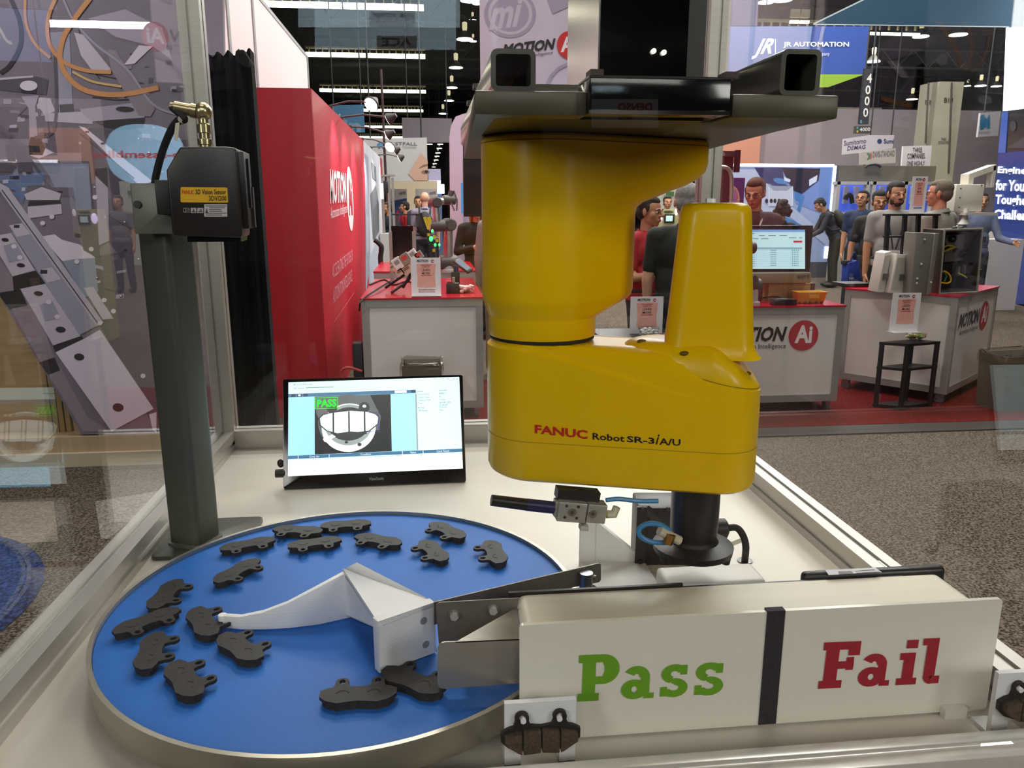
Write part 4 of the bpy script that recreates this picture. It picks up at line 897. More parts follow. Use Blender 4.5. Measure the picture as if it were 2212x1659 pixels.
gpoly(5, [(180, 560), (480, 500), (495, 930), (335, 930), (210, 690)], 1); gpoly(10, [(330, 700), (480, 690), (490, 800), (340, 830)], 1.2)
gpoly(7, [(67, 636), (118, 771), (189, 900), (236, 932), (180, 932), (75, 760), (20, 660)], 2)
gpoly(7, [(0, 560), (30, 600), (60, 640), (0, 640)], 2)
gpoly(6, [(0, 632), (44, 625), (60, 660), (20, 668), (0, 640)], 2.2); gpoly(6, [(27, 598), (78, 586), (98, 612), (44, 624), (30, 630)], 2.2); gpoly(6, [(114, 747), (176, 726), (182, 733), (120, 762)], 2.2); gpoly(6, [(84, 783), (118, 772), (130, 800), (104, 810)], 2.3)
gpoly(1, [(120, 761), (179, 733), (216, 712), (332, 883), (241, 932)], 3); gpoly(2, [(44, 624), (98, 613), (174, 726), (115, 746)], 3); gpoly(2, [(-60, 520), (24, 503), (76, 584), (27, 597), (0, 552)], 3)
gpoly(3, [(25, 501), (67, 494), (209, 704), (172, 724)], 3.2); gpoly(4, [(-20, 385), (18, 405), (224, 697), (209, 705)], 3.4); b.mat(6); b.stroke(gp_, [(4, 410), (214, 702)], 2.2, L_ * 3.8)
b.mat(2); b.pp(gp_, [(20, 487), (48, 482), (66, 506), (36, 512)], L_ * 3.6); b.pp(gp_, [(84, 584), (112, 577), (132, 603), (102, 611)], L_ * 3.6)
b.mat(6)
for (x, y, rx, ry) in ((11, 518, 8, 4), (45, 573, 9, 4.5), (83, 634, 10, 5), (131, 712, 11, 6.5), (171, 771, 11, 7.5), (255, 880, 12, 9)): b.ell(gp_, x, y, rx, ry, L_ * 4, 18, .1)
for q in ((30, 486, 42, 492), (87, 583, 102, 591)): b.rect(gp_, *q, L_ * 4)
b.mat(3)
for cx, cy in ((27, 545), (105, 672)): b.pp(gp_, [(cx - 20, cy - 14), (cx + 8, cy - 22), (cx + 26, cy + 14), (cx - 8, cy + 22)], L_ * 3.9)
b.mat(1)
for x, y in ((30, 532), (43, 556), (105, 652), (124, 684)): b.ell(gp_, x, y, 6, 5, L_ * 4.1, 14)
gpoly(1, [(88, 511), (118, 506), (134, 518), (172, 528), (206, 557), (160, 560), (135, 564)], 2.5); gpoly(12, [(135, 563), (160, 540), (205, 556), (212, 630), (180, 640)], 2.4); gpoly(2, [(180, 622), (202, 620), (245, 688), (222, 690)], 2.6)
b.mat(1)
for x, y in ((166, 565), (197, 538), (225, 648), (245, 672), (309, 812), (404, 516), (414, 608), (205, 426), (92, 482), (112, 468), (216, 698)): b.ell(gp_, x, y, 5.5, 5, L_ * 5, 12)
gpoly(2, [(400, 618), (412, 612), (420, 632), (408, 640)], 3); gpoly(1, [(322, 895), (338, 890), (338, 935), (330, 930)], 4)
# upper machinery
gpoly(3, [(108, 70), (150, 68), (158, 245), (128, 245)], 2); gpoly(6, [(128, 226), (158, 224), (160, 245), (130, 246)], 2.4); gpoly(5, [(132, 265), (170, 265), (170, 330), (138, 330)], 2.2)
gpoly(4, [(96, 245), (198, 240), (200, 268), (98, 262)], 3); gpoly(11, [(172, 236), (290, 222), (316, 240), (312, 254), (200, 262), (180, 248)], 3.1); b.mat(6); b.ell(gp_, 270, 236, 20, 6, L_ * 4, 20, .05)
gpoly(6, [(205, 262), (312, 256), (310, 275), (262, 282), (225, 275)], 2.6); gpoly(5, [(172, 278), (300, 272), (296, 310), (240, 318), (180, 308)], 2.1)
gpoly(1, [(170, 272), (184, 276), (330, 392), (300, 400), (270, 370)], 2.8); gpoly(5, [(176, 300), (300, 396), (300, 470), (176, 350)], 2.7); b.mat(6); b.stroke(gp_, [(172, 288), (290, 386)], 3, L_ * 3)
for x, y in ((188, 285), (222, 310), (247, 323), (266, 338), (312, 372)): b.mat(6); b.rect(gp_, x - 4, y - 2, x + 4, y + 2, L_ * 3.6)
gpoly(5, [(0, 175), (42, 168), (80, 165), (105, 172), (100, 205), (0, 195)], 2); gpoly(2, [(0, 168), (72, 163), (72, 167), (0, 173)], 2.4); b.mat(1); b.ell(gp_, 62, 185, 19, 11, L_ * 4, 22); gpoly(6, [(44, 188), (80, 188), (78, 202), (46, 200)], 3.5)
gpoly(11, [(46, 208), (84, 206), (76, 230), (82, 300), (64, 300), (62, 235)], 3.2); gpoly(6, [(66, 296), (84, 296), (98, 320), (92, 335), (64, 334), (62, 315)], 3.4); gpoly(1, [(64, 336), (98, 320), (116, 330), (84, 342)], 3)
gpoly(2, [(84, 210), (108, 212), (120, 240), (96, 250), (82, 226)], 2.4); gpoly(7, [(0, 300), (60, 300), (120, 330), (210, 330), (210, 352), (0, 352)], 2.3); gpoly(5, [(0, 352), (130, 348), (130, 372), (0, 372)], 2.35)
gpoly(13, [(0, 380), (95, 372), (95, 400), (60, 402), (50, 440), (0, 390)], 2); gpoly(2, [(52, 420), (90, 404), (132, 418), (128, 432), (58, 432)], 2.8); gpoly(2, [(60, 445), (132, 438), (134, 462), (60, 472)], 2.4); gpoly(6, [(62, 434), (130, 432), (132, 440), (60, 446)], 2.9); gpoly(5, [(160, 365), (210, 360), (215, 560), (180, 540), (165, 450)], 2.6); gpoly(11, [(205, 365), (232, 362), (236, 520), (214, 530)], 2.7)
gpoly(7, [(232, 105), (250, 110), (335, 235), (325, 252), (300, 250), (240, 150)], 3.6); gpoly(2, [(160, 70), (180, 75), (240, 150), (205, 160), (175, 120)], 2.9); gpoly(1, [(268, 140), (300, 98), (330, 100), (290, 138)], 3.0); gpoly(11, [(190, 40), (270, 20), (350, 60), (372, 130), (330, 100), (250, 80)], 1.6)
random.seed(21)
for (x0, y0, x1, y1, n_) in ((5, 205, 100, 300, 16), (165, 255, 330, 420, 26), (0, 370, 130, 470, 14), (160, 430, 280, 640, 18), (250, 90, 440, 250, 16)): # small fittings, plates and shadows in the picture
    for _ in range(n_):
        x, y = random.uniform(x0, x1), random.uniform(y0, y1); w_, h_ = random.uniform(5, 22), random.uniform(3, 11); s_ = random.uniform(-.5, .6) * w_
        gpoly(random.choice((5, 10, 7, 3, 11, 6, 4)), [(x, y), (x + w_, y + s_ * .4), (x + w_ + s_ * .2, y + h_ + s_ * .4), (x + s_ * .2, y + h_)], random.uniform(2.0, 2.2))
for (x, y) in ((300, 300), (322, 330), (352, 372), (360, 400), (352, 430), (228, 470), (270, 480), (210, 600), (262, 640), (300, 560), (372, 690), (405, 700), (100, 250), (190, 252), (205, 405)):
    b.mat(6); b.ell(gp_, x, y, 4, 3.4, L_ * 2.6, 10); b.mat(1); b.ell(gp_, x - 1, y - 1, 2.2, 1.8, L_ * 2.9, 8)
for q in (((205, 160), (262, 172), (310, 180)), ((200, 210), (250, 216), (300, 214)), ((170, 60), (180, 120), (215, 170)), ((240, 470), (330, 520), (440, 600)), ((330, 300), (400, 330), (470, 340)), ((70, 210), (60, 230), (40, 250))):
    b.mat(6); b.stroke(gp_, q, 2.2, L_ * 2.5)
def hose(k, pts, wd, lv):
    q = [(v.x, v.y) for v in bez([Vector((x, y, 0)) for x, y in pts], 6 * len(pts))]; b.mat(k); b.stroke(gp_, q, wd, L_ * lv)
hose(6, [(22, -5), (42, 45), (44, 95), (22, 140), (0, 158)], 9, 4.6); hose(3, [(135, -5), (160, 45), (205, 95), (275, 150), (330, 225), (390, 250)], 5, 4.7)
hose(5, [(118, 110), (122, 200), (120, 260), (108, 290), (75, 297)], 7, 4.4)
hose(8, [(120, -4), (106, 30), (102, 70), (112, 105), (140, 135), (185, 152), (240, 156)], 8.5, 5); hose(8, [(54, -4), (56, 50), (76, 95), (108, 125)], 6, 5); hose(9, [(156, 155), (200, 176), (262, 187)], 5, 5.1)
hose(8, [(195, -5), (160, 42), (136, 84), (130, 130), (148, 168), (182, 194), (230, 204), (280, 202), (342, 189)], 11, 5.6)
for (p0, p1) in (((330, 900), (332, 930)),): pass
b.build('photo_print', [PRINT(c) for c in G], gw, smooth=0)
# wood reflected in the left pane, built as a wall, and the real plinth
wd = MB(); pbox(wd, -160, 470, 205, 950, 4.95, .05); struct(wd.build('wall_reflected', M('#b09468', .55, noise=.14, scale=3, stretch=(1, 1, 8)), smooth=0))
for i, x in enumerate((86, 99, 112, 126)):
    wd = MB(); pbox(wd, x, 640, x + 10.5, 948, 4.915, .03); s_ = wd.build('trim_%d' % (10 + i), M('#8f7648', .5, noise=.15, scale=4, stretch=(1, 1, 8)), smooth=0); struct(s_)
wd = MB(); pbox(wd, -160, 945, 420, 981, 4.80, .14); struct(wd.build('baseboard_front', M('#b39a78', .45, noise=.1, scale=4, stretch=(8, 1, 1)), smooth=0))
wd = MB(); pbox(wd, -160, 981, 420, 1003, 4.77, .17, 0.0); struct(wd.build('baseboard_lower', M('#c3b49a', .45, noise=.08, scale=4), smooth=0))

# black draped cloth stand
DY = 3.0; dr = thing('black_drape', 'tall black cloth drape with a folded top corner between the post and the red wall', 'drape', ony(520, 925, DY))
xa, xb2 = ony(432, 500, DY).x, ony(568, 500, DY).x; zt0, zt1 = ony(440, 128, DY).z, ony(520, 108, DY).z
b = MB(); n = 48; rings = []
for z in (0.02, .5, 1.0, 1.5, None):
    r = []
    for i in range(n + 1):
        t = i / n; zz_ = z if z is not None else zt0 + (zt1 - zt0) * t + .008 * math.sin(t * 40)
        r.append((xa + (xb2 - xa) * t, DY + .014 * math.sin(t * 34 + (z or 2) * .7) + .008 * math.sin(t * 71), zz_))
    for i in range(n, -1, -1):
        t = i / n; zz_ = z if z is not None else zt0 + (zt1 - zt0) * t
        r.append((xa + (xb2 - xa) * t, DY + .06, zz_))
    rings.append(r)
b.loft(rings).build('cloth', M('#09090b', .9, noise=.2, scale=14, bump=.1, spec=.2), dr, smooth=50)
q = [ony(x, y, DY - .03) for x, y in ((508, 108), (526, 106), (539, 128), (537, 146), (524, 143), (507, 128))]
MB().loft([[v + Vector((0, .09, 0)) for v in q], q]).build('folded_corner', M('#0b0c0c', .9, noise=.2, scale=14), dr, bevel=.006)

# tall white panel wall with grey posts
WX = -1.64; b = MB()
ww = thing('white_panel_wall', 'tall white booth wall of panels between grey posts behind the red wall', 'wall', (WX, 8.5, 0))
ys = [5.1, 6.15, 7.3, 8.35, 11.9]
for i in range(4): MB().bx(WX - .04, WX - .012, ys[i] + .03, ys[i + 1] - .03, .05, 3.58).build('panel', M('#e6d6d8', .5, noise=.02), ww, smooth=0)
for y in ys:
    MB().bx(WX - .05, WX, y - .04, y - .004, 0, 3.6).build('post', M('#8b8c8e', .4, .3), ww, smooth=0); MB().bx(WX - .05, WX, y + .004, y + .04, 0, 3.6).build('post', M('#97989a', .4, .3), ww, smooth=0)
MB().bx(WX - .05, WX - .005, ys[0], ys[-1], 3.58, 3.62).build('top_rail', M('#9a9b9c', .4, .3), ww, smooth=0)

# red booth wall with lettering, grey picture panel and red end strip
RX, RY = -0.788, 5.8; RHt = 2.345
rw = thing('red_booth_wall', 'long red booth wall with white lettering running back along the aisle', 'wall', (RX, 9.5, 0))
MB().bx(-1.198, RX - .002, RY, RY + .02, 0, RHt).build('end_panel', M('#b30f24', .42, noise=.03, scale=4), rw, smooth=0)
MB().bx(RX - .41, RX, RY + .021, 10.2, 0, RHt).build('red_panel', M('#c21530', .5, noise=.02, scale=4), rw, smooth=0)
MB().bx(RX - .41, RX, 10.21, 13.6, 0, RHt).build('picture_panel', M('#c9cbd6', .5, noise=.15, scale=2.2, stretch=(1, 1, .5)), rw, smooth=0)
MB().bx(RX - .41, RX, 13.61, 14.2, 0, RHt).build('red_strip', M('#a01a2c', .5), rw, smooth=0)
rp = planeX(RX); WT = M('#f2e6ea', .5, noise=.01)
b = MB(); b.ptext(rp, 'MOTION', (713.5, 441), (748, 438), (712.5, 364), .004, bold=.04); b.ptext(rp, 'Automation Intelligence', (714.5, 481), (750, 466), (714, 448), .004, bold=.0); b.build('white_lettering', WT, rw, smooth=0)
c = rp.p(756.5, 430, .004); rz = rp.p(756.5, 361, .004).z - c.z
b = MB().mat(0); b.poly([c + Vector((0, rz * math.cos(a), rz * math.sin(a))) for a in [2 * math.pi * i / 40 for i in range(40)]])
b.mat(1); b.text('Ai', c + Vector((.003, -rz * .55, -rz * .5)), c + Vector((.003, rz * .6, -rz * .5)), c + Vector((.003, -rz * .55, rz * .62)), .03); b.build('round_emblem', [WT, M('#c21530', .5)], rw, smooth=0)
b = MB(); b.ptext(rp, 'ACCELERATING THE FUTURE OF', (718, 603), (762, 562), (717.5, 573), .004); b.ptext(rp, 'AUTOMATION INTELLIGENCE', (720, 657), (761, 607), (719, 625), .004)
b.pp(rp, [(721.5, 697), (766, 631), (766, 630), (721.5, 695.5)], .004); b.build('slogan_lettering', M('#e8a8b8', .5), rw, smooth=0)
b = MB(); random.seed(3)
pp_ = planeX(RX)
for i, (px4, k) in enumerate(((((788, 330), (796, 340), (800, 560), (790, 640)), 0), (((800, 420), (812, 400), (818, 440), (806, 520)), 1), (((797, 560), (815, 520), (817, 580), (800, 650)), 2), (((788, 660), (800, 640), (806, 690), (790, 720)), 0), (((803, 350), (812, 362), (813, 392), (805, 385)), 1), (((806, 455), (818, 435), (819, 500), (808, 520)), 3), (((790, 460), (797, 470), (797, 540), (791, 550)), 2))):
    b.mat(k); b.pp(pp_, px4, .003 + .0005 * i)
b.build('picture_print', [PRINT(c) for c in ('#9aa0b0', '#70747e', '#aeb4c4', '#5c6068')], rw, smooth=0)
# clip-on lamps along the top of the red wall
LPX = [((706, 219), (801, 226), 1), ((731, 258), (838, 258), 0), ((751, 289), (836, 292), 1), ((777, 315), (842, 318), 1), ((797, 332), (853, 326), 0), ((814, 346), (863, 342), 1)]
for i, ((x0, y0), (x1, y1), lit) in enumerate(LPX):
    a = onx(x0, y0, RX - .05); a.z = RHt; h_ = ony(x1, y1, a.y - .1)
    t = thing('arm_lamp', ['clip lamp nearest the camera on the red wall, its head glaring', 'clip lamp second along the red wall, seen edge on', 'clip lamp third along the red wall with a slim bright head', 'clip lamp over the grey picture panel with a round glare', 'dark backed clip lamp just past the round glaring one', 'farthest clip lamp on the booth wall top'][i], 'lamp', a, 'clip lamps along the booth wall')
    MB().bx(a.x - .03, a.x + .05, a.y - .05, a.y + .05, RHt, RHt + .035).build('clamp', DGREY, t, smooth=0)
    MB().tube([a + Vector((0, 0, .03)), (a + h_) / 2 + Vector((0, 0, .05)), h_ + Vector((0, 0, .02))], .009, 6).build('arm', M('#4a4040', .5), t)
    r = .05 + .002 * a.y; lf = Frame(h_, (-.8, .55, 0), (-.3, -.45, .75)) if i in (0, 3) else Frame(h_, (.25, .95, 0), (-.4, .1, .9)); r *= 1.0 if i in (0, 3) else .8
    hd = MB(); hd.lathe([(r, 0), (r * 1.05, .012), (r * .5, .07), (.02, .09)], lf, 18).build('lamp_head', M('#3c3436', .5), t)
    MB().lathe([(r * .92, -.004), (r * .92, .002)], lf, 18).build('lit_lens', M('#fff6ea', .4, 0, 12 if lit else 2.5, .01), t)
    spot('lamp_light_%d' % i, h_ + Vector((-.06, 0, -.02)), (RX, a.y, RHt - .75), 46 if i < 4 else 34, 100, .9, rad=.05)

# ================================================================== counters
ALC = M('#a29d98', .4, .3, noise=.03, scale=6); PANW = M('#ded6d0', .55, noise=.02, scale=5); REDT = M('#b8102c', .22, noise=.03, scale=4)
def counter(lab, o, yaw, Lx, Ly, h, cast=.09, logo=(), panel='x'):
    """o = front left floor corner; local x along the front, local y to the back"""
    t = thing('display_counter', lab, 'counter', (o[0], o[1], 0)); f = yawframe((o[0], o[1], 0), yaw); s = .05
    for x in (0, Lx - s):
        for y in (0, Ly - s): MB().bx(x, x + s, y, y + s, cast, h - .012, f).build('frame_post', ALC, t, smooth=0)
    for z in (cast, h - .012 - .055):
        for y in (0.001, Ly - s + .001): MB().bx(s, Lx - s, y, y + s - .004, z, z + .055, f).build('frame_rail', ALC, t, smooth=0)
        for x in (0.001, Lx - s + .001): MB().bx(x, x + s - .004, s, Ly - s, z, z + .055, f).build('frame_rail', ALC, t, smooth=0)
    z0, z1 = cast + .055, h - .067
    MB().bx(s, Lx - s, .012, .024, z0, z1, f).build('white_panel', PANW, t, smooth=0); MB().bx(s, Lx - s, Ly - .024, Ly - .012, z0, z1, f).build('white_panel', PANW, t, smooth=0)
    MB().bx(.012, .024, s, Ly - s, z0, z1, f).build('white_panel', PANW, t, smooth=0); MB().bx(Lx - .024, Lx - .012, s, Ly - s, z0, z1, f).build('white_panel', PANW, t, smooth=0)
    MB().bx(-.006, Lx + .006, -.006, Ly + .006, h - .012, h, f).build('red_top', REDT, t, smooth=0)
    for x in (.05, Lx - .05):
        for y in (.06, Ly - .06):
            c = MB().cyl(f(x - .012, y, .036), f(x + .012, y, .036), .036, n=16).build('caster_wheel', M('#6d6a66', .4), t)
            MB().bx(x - .018, x + .018, y - .03, y + .03, .04, cast, f).build('caster_fork', M('#a5a29c', .3, .8), c, smooth=0)
    return t, f
MA = [M('#191214', .5), M('#b8152c', .45), M('#f0e6e6', .5)]
def logo(par, bl, ux, uz, n, w):
    """booth logo: black slanted word, red disc with white letters, small second line; n lifts it off the face"""
    bl = Vector(bl); ux = Vector(ux).normalized(); uz = Vector(uz).normalized(); n = Vector(n).normalized()
    P = lambda u, v, o=.0015: bl + ux * (u * w) + uz * (v * w) + n * o
    b = MB().mat(0); b.text('MOTION', P(0, .085), P(.68, .085), P(0, .235), .035, .28); b.text('Automation Intelligence', P(.06, 0), P(.68, 0), P(.06, .065), .0)
    c = P(.855, .14); r = .155 * w; b.mat(1); b.poly([c + ux * (r * math.cos(a)) + uz * (r * math.sin(a)) for a in [2 * math.pi * i / 32 for i in range(32)]])
    b.mat(2); b.text('Ai', P(.765, .065, .003), P(.945, .065, .003), P(.765, .245, .003), .035); return b.build('logo_print', MA, par, smooth=0)
hL = .914
cL, fL = counter('long white counter with red top beside the red booth wall', (-.493, 5.60), 0, .866, 1.52, hL)
c2, f2 = counter('white counter with red top farther back behind the cobot', (-.55, 7.75), 0, 1.0, 1.3, .93)
cA, fA_ = counter('white counter with red top carrying the tilted screen and yellow bin', (2.05, 5.52), 0, 1.04, .85, .83)
logo(cA, ony(1555, 758, 5.53), (1, 0, 0), (0, 0, 1), (0, -1, 0), ony(1763, 740, 5.53).x - ony(1555, 740, 5.53).x)
hB = .874; N_ = onz(2071, 640, hB); Lb = onz(1822, 623, hB); Rb = onz(2174, 619, hB)
a1 = math.degrees(math.atan2(Lb.y - N_.y, Lb.x - N_.x)); a2_ = math.degrees(math.atan2(Rb.y - N_.y, Rb.x - N_.x)); yb = (a2_ + a1 - 90) / 2
cB, fB = counter('white counter with red top at right holding the open equipment case', (N_.x, N_.y), yb, (Rb - N_).length, (Lb - N_).length, hB)
# logo on the right-hand face (local front, y = 0)
wB = (Rb - N_).length * .72; o = fB((Rb - N_).length * .06 + .06, 0.010, hB - .34); logo(cB, o, fB.x, (0, 0, 1), -fB.y, wB)

# ------------------------------------------------ scan signs
def scan_sign(lab, x0, y0, x1, y1, Y, extra=None, tilt=.0):
    p = planeY(Y); a = p.p(x0, y1); b_ = p.p(x1, y1); top = p.p((x0 + x1) / 2, y0); W_ = b_.x - a.x; H_ = top.z - a.z
    t = thing('tabletop_sign', lab, 'sign', ((a.x + b_.x) / 2, Y, a.z)); f = Frame(a, (1, 0, 0), (0, tilt, 1))
    MB().prism([(0, 0), (W_, 0), (W_, H_), (0, H_)], -.006, 0, f).build('acrylic_sheet', M('#e9e2e4', .25, noise=.01), t, smooth=0)
    MB().bx(0, W_, 0, .004, -.03, .07, f).build('foot', M('#d8d4d4', .2), t, smooth=0)
    F2 = lambda u, v, o=.001: f(u * W_, v * H_, o)
    b = MB().mat(3); b.poly([F2(u, v) for u, v in ((.2, .22), (.5, .2), (.83, .22), (.8, .5), (.84, .84), (.5, .85), (.19, .84), (.22, .5))])
    b.mat(0); b.text('MOTION', F2(.2, .89), F2(.60, .89), F2(.2, .955), .035, .28); b.text('Automation Intelligence', F2(.22, .872), F2(.6, .872), F2(.22, .886))
    b.mat(1); c = F2(.73, .91); r = .07 * H_ * .62; b.poly([c + f.x * (r * math.cos(q)) + f.y * (r * math.sin(q)) for q in [2 * math.pi * i / 20 for i in range(20)]])
    b.mat(2); b.text('Ai', F2(.69, .89, .002), F2(.77, .89, .002), F2(.69, .93, .002), .03)
    for q in ((.33, .80, .69, .815), (.33, .52, .69, .535)): b.mat(1); b.poly([F2(q[0], q[1], .0015), F2(q[2], q[1], .0015), F2(q[2], q[3], .0015), F2(q[0], q[3], .0015)])
    b.mat(0)
    for s_, v0, v1, u0, u1 in (('SCAN TO', .735, .785, .38, .63), ('LEARN', .645, .71, .37, .64), ('MORE', .555, .62, .37, .64)): b.text(s_, F2(u0, v0, .0015), F2(u1, v0, .0015), F2(u0, v1, .0015), .01)
    if extra:
        for i, s_ in enumerate(extra): b.mat(4 if extra[0] != 'omron' else 5); b.text(s_, F2(.24, .13 - .065 * i, .0015), F2(.80, .13 - .065 * i, .0015), F2(.24, .175 - .065 * i, .0015), .03)
    b.build('sign_print', MA + [M('#e9a79c', .5, noise=.1, scale=30), M('#b04a4a', .5), M('#2a3aa0', .5)], t, smooth=0); return t
scan_sign('white scan to learn more sign on the long counter by the red wall', 889, 557, 953, 638, 5.68, ('Southwestern', 'Region Line Cards'))
scan_sign('white scan to learn more sign seen between the robot housing and its tower', 1360, 641, 1430, 724, 4.68)
scan_sign('white scan to learn more sign on the black three-tier side table', 1921, 633, 1981, 717, 5.58)
scan_sign('narrow white scan sign on the top rung of the black rack', 1964, 381, 1996, 461.5, 6.14, ('omron',))

# ------------------------------------------------ black side tables
DW = M('#1b1311', .45, noise=.1, scale=12)
def side_table(lab, P, h):
    A, B, C_, D = [Vector((p.x, p.y, 0)) for p in P]; ctr = (A + B + C_ + D) / 4
    t = thing('side_table', lab, 'table', ctr)
    for z in (h - .02, h * .60, .02):
        k = 1.0; Q_ = [ctr + (p - ctr) * k for p in (A, B, C_, D)]
        MB().loft([[q + Vector((0, 0, z)) for q in Q_], [q + Vector((0, 0, z + .02)) for q in Q_]]).build('shelf', DW, t, smooth=0)
    for p in (A, B, C_, D):
        q = ctr + (p - ctr) * .90
        for z0, z1 in ((0, h - .02),): MB().cyl((q.x, q.y, z0), (q.x, q.y, z1), .019, n=14).build('leg', DW, t)
    return t
hs_ = .50
Qs = [onz(1893, 718, hs_), onz(1950, 731, hs_), onz(2036, 727, hs_), onz(1972, 715, hs_)]
hs_ = .505; a = onz(1944, 889, 0); b_ = onz(1884, 882, 0); c = onz(2014, 880, 0); d = b_ + c - a
tS = side_table('black three-tier side table in front of the right counter', [b_, a, c, d], 0.53)
tS2 = side_table('black side table mostly hidden behind the robot', [Vector((1.02, 4.45, 0)), Vector((1.50, 4.45, 0)), Vector((1.50, 4.9, 0)), Vector((1.02, 4.9, 0))], ony(1395, 725, 4.6).z)

# ------------------------------------------------ food, bins, cup
GLS = clear_plastic('clear_tray')
def bowl(name, lab, cat, c, r, h, filler, fm, nf, group=None):
    t = thing(name, lab, cat, c); f = Frame(c, (1, 0, 0), (0, 1, 0))
    MB().lathe([(r * .55, .001), (r * .8, h * .5), (r, h), (r * .97, h), (r * .77, h * .5), (r * .5, .004)], f, 8).build('tray', GLS, t, smooth=0)
    random.seed(int(c[0] * 1000)); b = MB()
    for i in range(nf):
        a = random.random() * 6.28; rr = r * .72 * math.sqrt(random.random()); z = .012 + random.random() * h * .6
        b.mat(i % len(fm)); b.sph(f(rr * math.cos(a), rr * math.sin(a), z), (r * .17 * filler, r * .12 * filler, r * .12 * filler), 7, 5)
    o = b.build('filling', fm, t); o['kind'] = 'stuff'; return t
p = onz(1972, 733, .53); bowl('salad_tray', 'clear tray of salad with red tomato on the black side table', 'food', (p.x + .02, p.y - .0, .53), .085, .05, 1.3, [M('#c8321e', .4), M('#7f9a34', .5), M('#d8d8b0', .5), M('#4f7a28', .5)], 26)
p = ony(1396, 724, 4.56); bowl('mint_bowl', 'small clear bowl of wrapped mints in front of the scan sign behind the robot', 'bowl', (p.x + .01, 4.54, ony(1395, 725, 4.6).z), .07, .06, 1.0, [M('#e8e4e0', .3), M('#cfcac6', .3)], 40)
p = onz(1004, 632, hL); bowl('sweets_bag', 'clear bag of wrapped pink and white sweets on the long counter', 'bag', (p.x, p.y, hL), .09, .06, 1.2, [M('#f0c8c0', .3), M('#e8b0a8', .3), M('#f2e4e0', .3)], 46)
def bin_(lab, c, w, d, h, yaw):
    t = thing('waste_bin', lab, 'bin', c); f = yawframe(c, yaw); tp = 1.12
    o0 = [(x * w / 2, y * d / 2) for x, y in ((-1, -1), (1, -1), (1, 1), (-1, 1))]
    rings = [[f(x, y, 0) for x, y in o0], [f(x * tp, y * tp, h) for x, y in o0], [f(x * tp * .95, y * tp * .95, h) for x, y in o0], [f(x * .95, y * .95, .02) for x, y in o0]]
    MB().loft(rings).build('bin_body', M('#6c6256', .55, noise=.06), t, bevel=.004)
    rr = rrect(-w / 2 * tp - .006, -d / 2 * tp - .006, w / 2 * tp + .006, d / 2 * tp + .006, .03, 6); random.seed(int(h * 991)); n = len(rr)
    rings = []
    for k, (z, s_) in enumerate(((h - .075, 1.03), (h - .03, 1.06), (h + .012, 1.03), (h + .012, .97), (h - .10, .9))):
        rings.append([f(x * s_ * (1 + random.uniform(-.02, .02)), y * s_ * (1 + random.uniform(-.02, .02)), z + random.uniform(-.012, .012)) for x, y in rr])
    MB().loft(rings, cap=False).build('liner_bag', clear_plastic('bin_liner', (.82, .8, .76)), t, smooth=60)
    return t
p = onz(2150, 880, 0); bin_('grey waste bin with clear liner beside the right counter', (p.x + .10, p.y - .02, 0), .40, .24, .44, 8)
p = ony(912, 830, 5.2); bin_('grey waste bin with clear liner in front of the long counter', (p.x, 5.3, 0), .24, .22, ony(912, 788, 5.2).z, 0)
# coffee cup
p = ony(1952, 627, 5.62); zc_ = hB; cup = thing('coffee_cup', 'white paper coffee cup with lid and brown sleeve on the right counter', 'cup', onz(1952, 628, hB))
f = Frame(onz(1952, 628, hB), (1, 0, 0), (0, 1, 0)); hc = .135
MB().lathe([(.030, 0), (.042, hc)], f, 24).build('paper_cup', M('#e6e0da', .5), cup); MB().lathe([(.0345, hc * .30), (.0400, hc * .72)], Frame(f.o, (1, 0, 0), (0, 1, 0)), 24).build('sleeve', M('#7a5238', .7), cup)
MB().lathe([(.0445, hc), (.0445, hc + .006), (.040, hc + .010), (.038, hc + .020), (.034, hc + .021)], f, 24).build('lid', M('#f0ece8', .35), cup)
b = MB(); pl = Plane(f(0, -.0415, 0), (0, -1, 0)); cc = f(0, -.043, hc * .60); b.poly([cc + Vector((.014 * math.cos(a), 0, .014 * math.sin(a))) for a in [2 * math.pi * i / 20 for i in range(20)]]); b.build('round_emblem', M('#1d5a3a', .5), cup, smooth=0)
